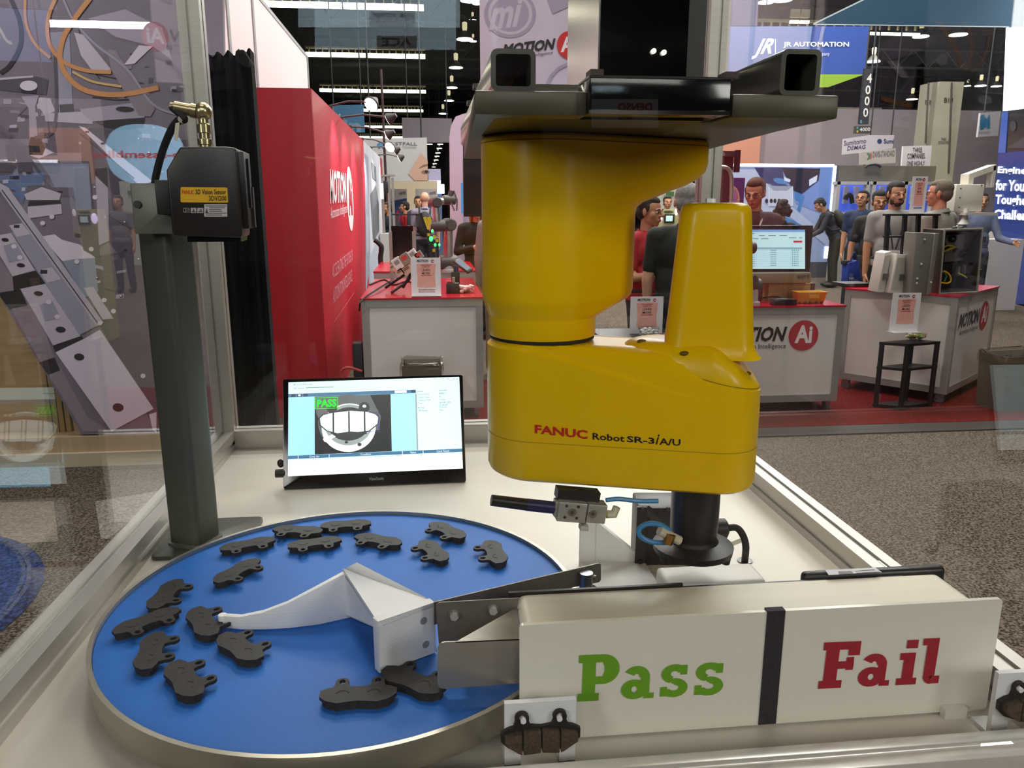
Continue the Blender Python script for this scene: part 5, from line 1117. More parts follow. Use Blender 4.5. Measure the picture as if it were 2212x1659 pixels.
# ================================================================== things on the long counter
JG = M('#5c5656', .4, .2); JL = M('#b9b4b4', .4); TUBE = M('#b8b2ae', .25, .85)
def cobot(name, lab, base, pts, r, grip=None, cat='robot arm'):
    """jointed collaborative arm: pts = joint centres from the base up"""
    t = thing(name, lab, cat, base); pts = [Vector(p) for p in pts]
    MB().lathe([(r * 1.5, 0), (r * 1.5, r * .5), (r * 1.1, r * .7), (r * 1.1, (pts[0].z - base[2]))], Frame(base, (1, 0, 0), (0, 1, 0)), 20).build('arm_base', JL, t)
    for i, p in enumerate(pts):
        k = r * (1.28 - .10 * i)
        ax = Vector((1, .25, 0)).normalized() if i % 2 == 0 else Vector((.3, -1, 0)).normalized()
        j = MB().tube([p - ax * k * 1.35, p - ax * k * 1.2, p + ax * k * 1.2, p + ax * k * 1.35], [k * .8, k, k, k * .8], 18).build('joint', JG, t)
        MB().cyl(p - ax * k * 1.36, p - ax * k * 1.42, k * .82, n=18).build('joint_cap', JL, j)
        if i: q = pts[i - 1]; d = (p - q).normalized(); MB().cyl(q + d * k * .6, p - d * k * .6, k * .78, k * .72, 18).build('arm_tube', TUBE, t)
    if grip:
        g = MB(); g.cyl(pts[-1], grip[0], r * .55, r * .5, 14); gg = g.build('wrist', JG, t)
        for s_ in (-1, 1):
            w_ = Vector((r * .35 * s_, 0, 0)); MB().tube([Vector(grip[0]) + w_, (Vector(grip[0]) + Vector(grip[1])) / 2 + w_ * 1.8, Vector(grip[1]) + w_ * .6], r * .16, 6).build('gripper_finger', M('#77777a', .3, .7), t)
    return t
UY = 6.75; u_ = lambda x, y, d=0: ony(x, y, UY + d)
bs = onz(968, 588, hL); UY = bs.y
cobot('cobot', 'grey cobot arm bending over the long counter by the red wall', (bs.x, bs.y, hL), [u_(968, 566), u_(969, 485), u_(945, 488, -.1), u_(940, 437, -.1), u_(970, 432, -.05)], .052, (u_(976, 412, -.05), u_(984, 455, -.1)))
# dark glass screen in an aluminium frame
b = thing('dark_screen', 'dark glossy panel on aluminium posts on the long counter', 'screen', onz(870, 585, hL))
SYd = 6.6; MB_ = MB(); pbox(MB_, 846, 488, 893, 556, SYd, .03); MB_.build('glass_panel', M('#220d10', .15), b, smooth=0)
for x0, x1 in ((841, 848), (891, 899)): m_ = MB(); pbox(m_, x0, 500, x1, 580, SYd - .03, .05, hL); m_.build('frame_post', ALC, b, smooth=0)
m_ = MB(); pbox(m_, 846, 462, 905, 465, SYd, .04); m_.build('top_rail', DGREY, b, smooth=0)
for x in (855, 898): m_ = MB(); pbox(m_, x, 464, x + 6, 490, SYd, .04); m_.build('upper_post', M('#4a4447', .4), b, smooth=0)
# leaning sensor beam with green lights
b = thing('sensor_beam', 'leaning black beam of yellow sensors glowing green on the long counter', 'sensor rack', onz(942, 572, hL))
SB = 6.5; m_ = MB(); m_.hexa([ony(x, y, SB + d) for x, y, d in ((935, 556, 0), (942, 556, 0), (942, 556, .05), (935, 556, .05))], [ony(x, y, SB + d) for x, y, d in ((905, 461, 0), (911, 459, 0), (911, 459, .05), (905, 461, .05))]); m_.build('beam', BLACK, b, smooth=0)
m_ = MB(); pbox(m_, 942, 515, 948, 572, SB, .05, hL); m_.build('upright', BLACK, b, smooth=0)
YS = M('#d8c21e', .4)
for pts in (((914, 470), (920, 468), (929, 494), (923, 496)), ((922, 470), (930, 468), (933, 484), (926, 486))):
    m_ = MB(); q = [ony(x, y, SB - .02) for x, y in pts]; m_.loft([[v + Vector((0, .05, 0)) for v in q], q]); m_.build('yellow_sensor', YS, b, smooth=0)
GE = SCREEN('#38ff70', 3.0)
for x, y, r in ((934, 499, 2.6), (931, 516, 4), (940, 529, 2.6), (949, 529, 2.2)):
    p = ony(x, y, SB - .03); MB().sph(p, (r * SB / 1690, .01, r * 1.4 * SB / 1690), 10, 7).build('green_light', GE, b)
for x, y in ((926, 507), (938, 512), (944, 520), (937, 541)):
    m_ = MB(); pbox(m_, x - 3, y - 3, x + 3, y + 3, SB - .02, .03); m_.build('sensor_head', M('#c8a81e', .4), b, smooth=0)
# tilted carton rack
b = thing('carton_rack', 'tilted black rack holding small brown and white cartons behind the scan sign', 'rack', onz(870, 622, hL))
RY_ = 6.0; m_ = MB(); m_.tube([ony(846, 632, RY_ - .1), ony(882, 607, RY_), ony(890, 590, RY_)], .011, 6); m_.tube([ony(832, 622, RY_), ony(906, 572, RY_)], .011, 6); m_.tube([ony(870, 622, RY_), ony(888, 590, RY_)], .011, 6); m_.build('rack_frame', BLACK, b)
for x, y, w_, h_, k in ((860, 570, 18, 26, 0), (876, 560, 20, 24, 1), (893, 552, 18, 24, 0), (905, 552, 16, 16, 1), (880, 582, 22, 18, 2), (864, 588, 16, 14, 2), (848, 578, 10, 12, 2)):
    a = math.radians(-35); m_ = MB(); c = ony(x, y, RY_ - .02); s_ = RY_ / 1690; f = Frame(c, (math.cos(a), 0, -math.sin(a)), (0, 1, 0)); f = Frame(c, (math.cos(.6), 0, math.sin(.6)), (-math.sin(.6), 0, math.cos(.6)))
    m_.bx(-w_ / 2 * s_, w_ / 2 * s_, -h_ / 2 * s_, h_ / 2 * s_, -.05, .03, f); o = m_.build('carton', M(('#d8d2cc', '#8a7868', '#b9a48c')[k], .6), b, smooth=0)
    m_ = MB(); m_.poly([f(u * s_, v * s_, .0312) for u, v in ((-w_ * .3, 0), (w_ * .3, 0), (w_ * .3, h_ * .35), (-w_ * .3, h_ * .35))]); m_.build('carton_print', M(('#8a8480', '#c02a22', '#7a5c44')[k], .6), o, smooth=0)
# tablet on a stand
b = thing('tablet_pendant', 'dark tablet pendant leaning back at the right end of the long counter', 'tablet', onz(1000, 612, hL))
TY = 6.2; q = [ony(x, y, TY + d) for x, y, d in ((979, 564, .08), (1011, 588, 0), (1021, 581, .03), (992, 557, .11))]; n__ = Vector((0, -.03, .02))
m_ = MB(); m_.loft([[v - n__ for v in q], q]); m_.build('tablet_case', M('#1d2026', .3), b, bevel=.003)
cc = sum(q, Vector()) / 4; m_ = MB(); m_.poly([cc + (v - cc) * .8 + n__ * .06 for v in q]); m_.build('tablet_screen', SCREEN('#6e7a88', .25), b, smooth=0)
m_ = MB(); pbox(m_, 975, 588, 993, 614, TY, .06, hL); m_.build('stand_block', BLACK, b, bevel=.004); m_ = MB(); m_.tube([ony(985, 590, TY + .03), ony(985, 574, TY + .03)], .02, 10); m_.build('stand_neck', M('#2a3a5a', .4), b)
b = thing('clamp_block', 'small black and red clamp block beside the sweets bag', 'block', onz(975, 628, hL)); m_ = MB(); pbox(m_, 964, 612, 992, 629, 5.85, .07, hL); m_.build('block_body', M('#2c2a2c', .4), b, bevel=.004); m_ = MB(); pbox(m_, 977, 599, 983, 613, 5.86, .03); m_.build('block_post', ALC, b, smooth=0); m_ = MB(); pbox(m_, 966, 608, 978, 612.5, 5.86, .04); m_.build('red_pad', M('#a8202a', .5), b, smooth=0)
m_ = MB(); p = [onz(x, y, hL + .006) for x, y in ((798, 615), (830, 604), (850, 615), (880, 607), (905, 620))]; m_.tube(bez(p, 24), .006, 6); tag(m_.build('loose_cable', RUBBER), 'thin black cable lying on the long counter behind the scan sign', 'cable')
m_ = MB(); p = [onz(850, 603, hL + .02), onz(815, 625, hL + .02), ony(782, 648, 5.57), ony(776, 672, 5.57)]; m_.tube(bez(p, 21), .007, 6); tag(m_.build('hanging_cable', RUBBER), 'black cable running off the left edge of the long counter', 'cable')
# red tube and cables by the foot of the red wall
m_ = MB(); m_.tube(bez([ony(x, y, 5.5) for x, y in ((782, 802), (752, 794), (738, 800), (737, 812), (748, 850))] + [Vector((ony(750, 850, 5.5).x, 5.5, .01))], 24), .010, 8); tag(m_.build('red_hose', M('#b03a34', .4)), 'thin red hose curling out beside the foot of the long counter', 'hose')
m_ = MB(); pbox(m_, 762, 742, 783, 800, 5.62, .1, 0); tag(m_.build('power_box', M('#161314', .5), bevel=.006), 'black box standing on the floor against the left end of the long counter', 'box')
# black trolley handle beside the picture wall
b = thing('hand_trolley', 'black hand trolley handle by the grey picture panel', 'trolley', ony(824, 600, 9.4) * 1.0); b.location.z = 0
m_ = MB(); m_.tube(bez([ony(x, y, 9.4) for x, y in ((809, 518), (818, 525), (824, 535), (822, 560), (826, 600))], 24) + [Vector((ony(826, 600, 9.4).x, 9.4, .1))], .03, 8); m_.build('handle', BLACK, b); m_ = MB(); c = ony(821, 585, 9.4); m_.bx(c.x - .14, c.x + .14, 9.35, 9.55, 0, .35); m_.build('trolley_foot', BLACK, b, smooth=0)

# ================================================================== things on the middle counter
b = thing('desktop_screen', 'computer screen showing a pale blue table page on a brown base', 'monitor', ony(1690, 640, 5.9)); MY = 5.9
m_ = MB(); pbox(m_, 1588, 487, 1753, 588, MY, .035); m_.build('screen_frame', M('#141216', .3), b, bevel=.004)
pl = planeY(MY); m_ = MB()
m_.mat(0); m_.rect(pl, 1590, 496, 1739, 581, .002); m_.mat(1); m_.rect(pl, 1590, 496, 1739, 501, .004); m_.mat(2); m_.rect(pl, 1714, 520, 1733, 524, .004)
m_.mat(3); m_.rect(pl, 1590, 534, 1733, 538.5, .004)
for i in range(8): m_.mat(3); m_.rect(pl, 1600, 541.6 + i * 4.7, 1733, 542.0 + i * 4.7, .004)
for i in range(8):
    m_.mat(4); m_.rect(pl, 1664, 540 + i * 4.7, 1677, 540.9 + i * 4.7, .005); m_.rect(pl, 1616, 541 + i * 4.7, 1631, 541.8 + i * 4.7, .005)
    for k in range(4): m_.rect(pl, 1711 + k * 4, 539.5 + i * 4.7, 1712.5 + k * 4, 541.5 + i * 4.7, .005)
for x0, x1, y in ((1612, 1622, 515), (1627, 1638, 515), (1644, 1660, 515), (1704, 1720, 513), (1726, 1733, 513), (1606, 1630, 504), (1640, 1652, 508), (1600, 1614, 508), (1660, 1676, 508), (1684, 1700, 508)): m_.rect(pl, x0, y, x1, y + 1.2, .005)
m_.build('lit_screen', [SCREEN(c, .8) for c in ('#c4e6ee', '#7aa2d8', '#b83248', '#92b4bc', '#4a646c')], b, smooth=0)
m_ = MB(); pbox(m_, 1596, 590, 1752, 612, MY - .12, .22); m_.build('base_body', M('#8c7a66', .4), b, bevel=.004)
m_ = MB(); m_.ptext(planeY(MY - .122), 'asyril', (1722, 594), (1747, 593), (1722, 585.5), .002, bold=.01)
m_ = MB(); m_.ptext(planeY(MY - .122), 'asyril', (1722, 604.5), (1748, 603), (1722, 592), .003, bold=.01); m_.build('base_lettering', M('#2a2018', .5), b, smooth=0)
hA = .83
m_ = MB(); pbox(m_, 1660, 612, 1750, 640, MY - .05, .12, hA); m_.build('plinth', M('#b09460', .6, noise=.35, scale=60), b, smooth=0)
for x in (1640, 1752): m_ = MB(); pbox(m_, x, 612, x + 8, 640, MY - .02, .06, hA); m_.build('base_leg', M('#5a3434', .5), b, smooth=0)
bs = onz(1623, 658, hA); UY = bs.y
cobot('cobot', 'small grey cobot arm standing beside the yellow tower, in front of the pale blue screen', (bs.x, bs.y, hA), [ony(1623, 617, UY), ony(1616, 606, UY - .05), ony(1614, 535, UY - .04), ony(1600, 537, UY - .12)], .042)
b = thing('yellow_bin', 'yellow plastic parts bin on the middle counter', 'bin', onz(1757, 655, hA)); YY = onz(1757, 656, hA).y
m_ = MB(); a = ony(1724, 650, YY); c = ony(1784, 650, YY); zt2 = ony(1750, 631, YY).z; z0 = hA + .004; f = Frame((a.x, YY, 0), (1, 0, 0), (0, 1, 0)); Wd = c.x - a.x
rings = [[f(x, y, z) for x, y in pts] for z, pts in ((z0, [(.01, .012), (Wd - .01, .012), (Wd - .01, .10), (.01, .10)]), (zt2 - .008, [(0, 0), (Wd + .004, 0), (Wd + .004, .115), (0, .115)]), (zt2, [(-.004, -.006), (Wd + .008, -.006), (Wd + .008, .12), (-.004, .12)]), (zt2, [(.004, .004), (Wd, .004), (Wd, .11), (.004, .11)]), (z0 + .01, [(.014, .016), (Wd - .014, .016), (Wd - .014, .096), (.014, .096)]))]
m_.loft(rings); m_.build('bin_shell', M('#d8a408', .4), b, bevel=.0015); m_ = MB(); pbox(m_, 1748, 636, 1770, 644, YY - .009, .01); m_.build('label_holder', M('#c89400', .45), b, smooth=0)
for x in (1727, 1739, 1750, 1763, 1775): m_ = MB(); p = ony(x, 653, YY - .02); m_.sph((p.x, p.y, hA + .012), .011, 8, 6); m_.build('small_part', M('#3a1418', .4), b)
b = thing('black_power_box', 'small black box in front of the yellow parts bin', 'box', onz(1697, 660, hA)); m_ = MB(); pbox(m_, 1673, 647, 1722, 660, onz(1697, 660, hA).y, .09, hA); m_.build('box_case', M('#121213', .35), b, bevel=.004); m_ = MB(); a = ony(1673, 647, onz(1697, 660, hA).y); m_.bx(a.x + .03, a.x + .12, a.y + .02, a.y + .07, a.z + .0005 - .002, a.z + .001); m_.build('top_label', M('#6a6a70', .4), b, smooth=0)
m_ = MB(); m_.tube(bez([onz(1640, 645, hA + .015), onz(1670, 641, hA + .03), onz(1700, 646, hA + .015), onz(1724, 645, hA + .015)], 18), .008, 6); tag(m_.build('grey_cable', DGREY), 'dark cable lying behind the small black box on the middle counter', 'cable')

# ================================================================== things on the right counter
def on_B(x, y): return onz(x, y, hB)
b = thing('flat_case', 'flat black case lying at the left end of the right counter', 'case', on_B(1862, 622)); m_ = MB(); p = on_B(1828, 621); q = on_B(1890, 621); f = yawframe((p.x, p.y, hB), yb * .12); m_.bx(0, (q - p).length, 0, .22, 0, .032, f); m_.build('case_body', M('#1e1b1a', .5), b, bevel=.005); m_ = MB(); m_.bx(.03, .07, -.004, 0, .01, .02, f); m_.build('latch', DGREY, b, smooth=0)
# black rod rack
b = thing('black_rack', 'open black frame rack behind the white cases on the right counter', 'rack', on_B(1965, 600)); KY = 6.15
for pts in (((1918, 465), (1910, 612)), ((1955, 465), (1946, 612)), ((1984, 465), (1978, 612)), ((2021, 464), (2016, 612))):
    m_ = MB(); p, q = [ony(x, y, KY) for x, y in pts]; q.z = hB; p.z = q.z + (ony(1965, 464, KY).z - hB); m_.tube([q, p], .021, 4); m_.build('upright', BLACK, b, smooth=0)
for y in (464, 511): 
    m_ = MB(); a = ony(1911, y, KY); c = ony(2029, y, KY); m_.bx(a.x, c.x, KY - .02, KY + .03, a.z - .009, a.z + .006); m_.build('shelf_bar', BLACK, b, smooth=0)
# white panels leaning
for lab, px4, Y in (('white equipment case leaning against the black rack, nearest the flat case', ((1896, 620), (1912, 546), (1926, 542), (1912, 622)), 5.92), ('second white equipment case leaning between the first one and the coffee cup', ((1922, 625), (1938, 548), (1968, 552), (1956, 626)), 5.85)):
    b = thing('white_case', lab, 'case', ony((px4[0][0] + px4[3][0]) / 2, px4[0][1], Y)); m_ = MB(); q = [ony(x, y, Y) for x, y in px4]; q[0].z = q[3].z = hB + .002; m_.loft([[v + Vector((.01, .16, 0)) for v in q], q]); o = m_.build('case_shell', M('#c9c4ba', .4, noise=.03), b, bevel=.006)
    cc = sum(q, Vector()) / 4; m_ = MB(); dq = [cc + (v - cc) * .82 + Vector((0, -.002, 0)) for v in q]; m_.loft([[v + Vector((0, .001, 0)) for v in dq], dq]); m_.build('case_rib', M('#a9a49a', .45), b, smooth=0)
    p = (q[0] + q[3]) / 2; m_ = MB(); m_.bx(p.x + .0, p.x + .05, p.y - .012, p.y - .001, p.z + .10, p.z + .15); m_.build('latch', M('#6a665e', .4, .5), b, smooth=0)
# open flight case with wiring
b = thing('flight_case', 'open aluminium flight case full of wiring on the right counter', 'case', on_B(2045, 630))
CY = 5.72
lid = [(1968, 627), (2001, 630), (2018, 504), (1978, 502)]; q = [ony(x, y, CY) for x, y in lid]; q[0].z = q[1].z = hB + .001
m_ = MB(); m_.loft([[v + Vector((.02, .18, 0)) for v in q], q]); m_.build('case_lid', M('#807c74', .45, .3, noise=.04), b, bevel=.008)
cc = sum(q, Vector()) / 4; n0 = Vector((0, -.003, 0))
e4 = [q[1], q[1] + Vector((.04, .0, 0)), q[2] + Vector((.04, .0, 0)), q[2]]; m_ = MB(); m_.loft([[v + Vector((0, .19, 0)) for v in e4], [v + Vector((0, -.004, 0)) for v in e4]]); m_.build('lid_edge', M('#a19c92', .35, .6), b, bevel=.003)
for x, y in ((1997, 518), (1990, 571), (1981, 602), (1980, 612), (2010, 610)): 
    p = ony(x, y, CY); m_ = MB(); m_.sph((p.x, CY - .002, p.z), .011, 8, 5); m_.build('rivet', M('#c9c6bf', .3, .6), b)
by = CY + .06; o4 = [(2030, 622), (2112, 613), (2122, 494), (2040, 497)]; q = [ony(x, y, by) for x, y in o4]; q[0].z = hB + .001; q[1].z = hB + .012
dp = Vector((.02, .30, 0)); cc = sum(q, Vector()) / 4; iq = [cc + (v - cc) * .93 for v in q]
m_ = MB(); m_.loft([q, iq, [v + dp * .9 for v in iq], [v + dp for v in q], q], cap=False); m_.build('case_shell', M('#48433d', .45, .3), b, smooth=0)
m_ = MB(); k = [v + dp * .88 for v in iq]; m_.loft([[v + dp * .04 for v in k], k]); m_.build('back_board', M('#2a2420', .6), b, smooth=0)
for i in range(4):
    m_ = MB(); m_.tube([q[i] + Vector((0, -.003, 0)), q[(i + 1) % 4] + Vector((0, -.003, 0))], .009, 6); m_.build('edge_trim', M('#aaa59a', .35, .6), b)
m_ = MB(); k = [ony(x, y, by + .2) for x, y in ((2040, 566), (2096, 562), (2100, 506), (2044, 508))]; m_.loft([[v + Vector((0, .02, 0)) for v in k], k]); m_.build('mount_plate', M('#77716c', .5, .2), b, smooth=0)
random.seed(11)
for x, y, r in ((2058, 516, 9), (2044, 533, 6), (2066, 540, 5), (2082, 546, 8), (2076, 552, 5), (2088, 526, 6)):
    p = ony(x, y, by + .17); m_ = MB(); m_.sph(p, (r * .0034, .03, r * .0032), 10, 7); m_.build('device', M('#1a1817', .4), b)
for pts, cl in ((((2036, 536), (2048, 530), (2062, 534), (2046, 540), (2034, 546)), '#c8a81e'), (((2030, 600), (2036, 586), (2050, 592), (2054, 606), (2046, 612), (2030, 610)), '#d8a41e'), (((2036, 584), (2044, 596), (2040, 608)), '#2f6a34'), (((2070, 590), (2082, 596), (2088, 600)), '#b9b04a')):
    m_ = MB(); m_.tube(bez([ony(x, y, by + .08) for x, y in pts], 24), .007, 6); m_.build('cable', M(cl, .45), b)
for x, y in ((2070, 584), (2084, 580)): m_ = MB(); pbox(m_, x, y - 8, x + 4, y + 12, by + .15, .03); m_.build('connector_block', M('#8a8680', .4), b, smooth=0)
p = ony(2093, 579, by + .14); m_ = MB(); m_.sph(p, .006, 8, 5); m_.build('red_indicator', SCREEN('#ff2a3a', 2.0), b)
for x, y in ((2122, 517), (2114, 588)): m_ = MB(); pbox(m_, x, y - 6, x + 8, y + 7, by, .05); m_.build('latch', M('#4a4036', .4, .4), b, smooth=0)
for x in (2062, 2076): m_ = MB(); p = ony(x, 493, by + .1); m_.sph((p.x, p.y, p.z + .004), (.02, .02, .012), 10, 6); m_.build('corner_fitting', DGREY, b)

# ================================================================== right side booths
# white light box poster with glowing edge
LY = 16.6; lp_ = planeY(LY)
b = thing('light_box_poster', 'big blue light box poster with a glowing white edge behind the man in glasses', 'poster', ony(1690, 590, LY))
m_ = MB(); pbox(m_, 1500, 356, 1802, 570, LY, .12, 0); m_.build('box_body', M('#4a4e58', .5), b, smooth=0)
m_ = MB(); k = ['#8ea0c4', '#a8b4d0', '#26345e', '#161a2c', '#b4bcd0', '#6c88c0', '#3f78b4', '#c8d2e4', '#2c3a6c', '#8a94a8']
m_.mat(0); m_.rect(lp_, 1502, 360, 1798, 566, .005); m_.mat(1); m_.pp(lp_, [(1502, 366), (1640, 366), (1700, 470), (1600, 566), (1502, 566)], .01); m_.mat(5); m_.pp(lp_, [(1690, 366), (1798, 362), (1798, 470), (1720, 440)], .012)
m_.mat(2); m_.pp(lp_, [(1630, 362), (1690, 362), (1695, 400), (1650, 395)], .015); m_.mat(3); m_.pp(lp_, [(1688, 362), (1772, 364), (1768, 390), (1732, 419), (1715, 412), (1704, 395)], .02)
m_.mat(7); m_.pp(lp_, [(1748, 388), (1766, 378), (1764, 392), (1748, 402)], .025); m_.mat(6); m_.ell(lp_, 1686, 391, 16, 6, .022, 16, .2); m_.mat(8); m_.pp(lp_, [(1660, 392), (1690, 396), (1710, 404), (1668, 400)], .021)
m_.mat(7); m_.rect(lp_, 1660, 402, 1713, 445, .026); m_.mat(4); m_.rect(lp_, 1662, 404, 1711, 443, .028); m_.mat(9); m_.pp(lp_, [(1660, 402), (1713, 402), (1700, 412), (1672, 412)], .029)
m_.mat(3)
for x in (1656, 1666, 1674, 1683): m_.ell(lp_, x, 434, 3.5, 5, .03, 10)
m_.mat(1); m_.pp(lp_, [(1690, 456), (1710, 446), (1798, 520), (1798, 540)], .018); m_.mat(6); m_.pp(lp_, [(1692, 462), (1700, 470), (1740, 490), (1690, 490)], .02); m_.mat(6); m_.pp(lp_, [(1722, 452), (1734, 420), (1738, 424), (1728, 458)], .02); m_.mat(6); m_.pp(lp_, [(1716, 414), (1732, 420), (1728, 436), (1718, 430)], .019)
m_.mat(7); m_.pp(lp_, [(1694, 382), (1708, 388), (1706, 394), (1694, 390)], .024); m_.mat(9); m_.pp(lp_, [(1598, 411), (1620, 400), (1623, 405), (1602, 416)], .02)
m_.build('poster_print', [SCREEN(c, .22) for c in k], b, smooth=0)
EM = SCREEN('#f4f2ff', 4.0)
for q in ((1560, 354, 1802, 360), (1797, 358, 1803, 458), (1782, 533, 1790, 558)): m_ = MB(); pbox(m_, *q, LY - .03, .05); m_.build('light_strip', EM, b, smooth=0)
# purple banner and orange glow wall to the left of the poster
b = thing('purple_banner', 'purple and orange roll-up banner left of the light box poster', 'banner', ony(1575, 560, 12.5)); py = planeY(12.5)
m_ = MB(); pbox(m_, 1541, 384, 1604, 560, 12.5, .04, 0); m_.build('banner_sheet', M('#4a2460', .5), b, smooth=0)
m_ = MB().mat(0); m_.ptext(py, 'AL', (1542, 402), (1557, 402), (1542, 388), .01, bold=.03); m_.ptext(py, 'ORMING', (1530, 418), (1561, 417), (1530, 411), .01); m_.ptext(py, 'AUTO', (1534, 428), (1556, 427), (1534, 420), .01); m_.mat(1); m_.ell(py, 1580, 430, 18, 30, .012, 24); m_.mat(2); m_.ell(py, 1582, 424, 12, 18, .014, 24); m_.build('banner_print', [PRINT('#d8c8e0'), PRINT('#c08468'), PRINT('#a06088')], b, smooth=0)
m_ = MB(); pbox(m_, 1530, 290, 1640, 400, 26, .2); tag(m_.build('salmon_wall', M('#b8806a', .6), smooth=0), 'salmon coloured booth wall far behind the light box poster', 'wall')
b = thing('dark_red_column', 'dark red booth column with a cross arm and camera, left of the light box', 'column', ony(1572, 500, 11)); m_ = MB(); pbox(m_, 1560, 330, 1580, 520, 11, .1, 0); m_.build('column_body', M('#3e1622', .5), b, smooth=0)
m_ = MB(); pbox(m_, 1546, 326, 1600, 338, 10.9, .1); m_.build('cross_arm', M('#2c1620', .5), b, smooth=0); m_ = MB(); m_.ptext(planeY(10.9), '380', (1552, 337), (1566, 336.5), (1552, 330), .006); m_.build('number_print', M('#b09aa0', .5), b, smooth=0)
m_ = MB(); pbox(m_, 1590, 324, 1599, 372, 10.85, .08); m_.build('camera_head', M('#1e1016', .4), b, smooth=0)
m_ = MB(); m_.tube(bez([ony(x, y, 8.5) for x, y in ((1541, 362), (1562, 361), (1574, 366), (1580, 382), (1580, 420), (1577, 470))], 30) + [Vector((ony(1577, 470, 8.5).x, 8.5, 0))], .022, 10); b2 = m_; tag(b2.build('bent_pipe', M('#b0a49c', .3, .6)), 'bent shiny steel pipe rising left of the man in glasses', 'pipe')
m_ = MB(); pbox(m_, 1544, 300, 1561, 345, 14, .05); p_ = ony(1552, 302, 14.02); m_.cyl(p_, (p_.x, p_.y, 11.4), .012, n=5); b = thing('aisle_marker', 'small dark red aisle marker with a white zero left of the red column', 'sign', ony(1552, 345, 14)); m_.build('marker_board', M('#4a1a22', .5), b, smooth=0); m_ = MB(); m_.ptext(planeY(14), '0', (1554, 316), (1560, 316), (1554, 304), .01); m_.build('marker_print', M('#e0d0d0', .5), b, smooth=0)

# far hall wall, column and hanging signs on the right
m_ = MB(); pbox(m_, 1530, 236, 2260, 470, 48, .3, 0); struct(m_.build('wall_far', M('#857a80', .8, noise=.08, scale=.3), smooth=0))
b = thing('hall_column', 'pale square hall column marked B18', 'column', ony(2030, 420, 24)); CYn = 24
m_ = MB(); a = ony(2016, 300, CYn); c = ony(2068, 300, CYn); m_.bx(a.x, c.x, CYn, CYn + .75, 0, ony(2040, 176, CYn).z); m_.build('column_shaft', M('#b0aa98', .7, noise=.05, scale=1), b, smooth=0)
a0 = ony(1985, 300, CYn + .5); m_ = MB(); m_.bx(a0.x, a.x - .002, CYn + .1, CYn + .75, 0, ony(2000, 176, CYn).z); m_.build('column_side', M('#8b8578', .7, noise=.05, scale=1), b, smooth=0)  # darker copy of the shaft tone, shade put into the side's colour
cp = planeY(CYn); m_ = MB(); m_.ptext(cp, 'B18', (2039, 222), (2059, 222), (2039, 211), .02, bold=.02, shear=.1); m_.ptext(cp, 'FIRE', (2034, 304), (2044, 303.5), (2034, 298), .02); m_.ptext(cp, 'EXTINGUISHER', (2027, 311), (2051, 310.5), (2027, 305), .02); m_.build('column_print', M('#38322e', .6), b, smooth=0)
m_ = MB(); m_.ptext(planeY(CYn + .1), 'B18', (1998, 226), (2011, 226), (1998, 216), .02, bold=.02, shear=.1); m_.build('column_print', M('#38322e', .6), b, smooth=0)
for x, y0, y1 in ((2006, 178, 310), (2056, 178, 372)): m_ = MB(); m_.tube([ony(x, y0, CYn - .04), ony(x - 7, y1, CYn - .04)], .03, 6); m_.build('column_cord', M('#4a4640', .6), b)
def board(name, lab, cat, px4, Y, col, prints=(), th=.06, cols=(), d=None, em=0, par=None):
    t = thing(name, lab, cat, ony(sum(p[0] for p in px4) / len(px4), max(p[1] for p in px4), Y)); q = [ony(x, y, Y) for x, y in px4]
    m_ = MB(); m_.loft([[v + Vector((0, th, 0)) for v in q], q]); m_.build('board', SCREEN(col, em) if em else M(col, .55, noise=.03, scale=3), t, smooth=0)
    if prints:
        pl = planeY(Y); m_ = MB()
        for i, p in enumerate(prints): 
            m_.mat(p[0]); s_ = Y * .0006 * (1 + i * .15)
            if p[1] == 't': m_.ptext(pl, p[2], p[3], p[4], p[5], s_, *(p[6:] or (0,)))
            elif p[1] == 'p': m_.pp(pl, p[2], s_)
            elif p[1] == 'e': m_.ell(pl, *p[2], s_)
            elif p[1] == 's': m_.stroke(pl, p[2], p[3], s_)
        m_.build('board_print', [SCREEN(c, em) if em else PRINT(c) for c in cols], t, smooth=0)
    return t
wire = M('#2a2a2c', .6)
def legs_(t, x0, x1, y, Y):
    for x in (x0, x1): m_ = MB(); pbox(m_, x, y, x + 3, 460, Y + .02, .05, 0); m_.build('board_leg', M('#8a8682', .5), t, smooth=0)
def wires(t, pts, Y, ztop=11.4):
    for x, y in pts: p = ony(x, y, Y + .02); MB().cyl(p, (p.x, p.y, ztop), .008 + .0006 * Y, n=5).build('hanging_wire', wire, t)
t = board('hanging_banner', 'blue hanging banner reading JR Automation with a green lower edge', 'banner', [(1556, 57), (1877, 57), (1868, 160), (1556, 160)], 16, '#24499a', [(0, 'p', [(1556, 57), (1755, 57), (1740, 160), (1556, 160)]), (1, 'p', [(1756, 57), (1764, 57), (1756, 95), (1750, 95)]), (0, 'p', [(1775, 57), (1783, 57), (1770, 110), (1764, 110)]),  # lighter left part is reflected haze painted into the print
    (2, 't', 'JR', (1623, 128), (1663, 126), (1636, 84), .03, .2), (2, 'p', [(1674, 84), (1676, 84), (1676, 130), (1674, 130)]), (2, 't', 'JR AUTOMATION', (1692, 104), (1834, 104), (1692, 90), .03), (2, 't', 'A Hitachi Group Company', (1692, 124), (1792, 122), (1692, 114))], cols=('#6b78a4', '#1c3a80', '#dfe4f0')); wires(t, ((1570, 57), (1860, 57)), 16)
q = [ony(x, y, 16) for x, y in ((1690, 160.5), (1868, 160.5), (1790, 188), (1690, 190))]; m_ = MB(); m_.loft([[v + Vector((0, .06, 0)) for v in q], q]); m_.build('green_edge', M('#86ac1c', .5), t, smooth=0)
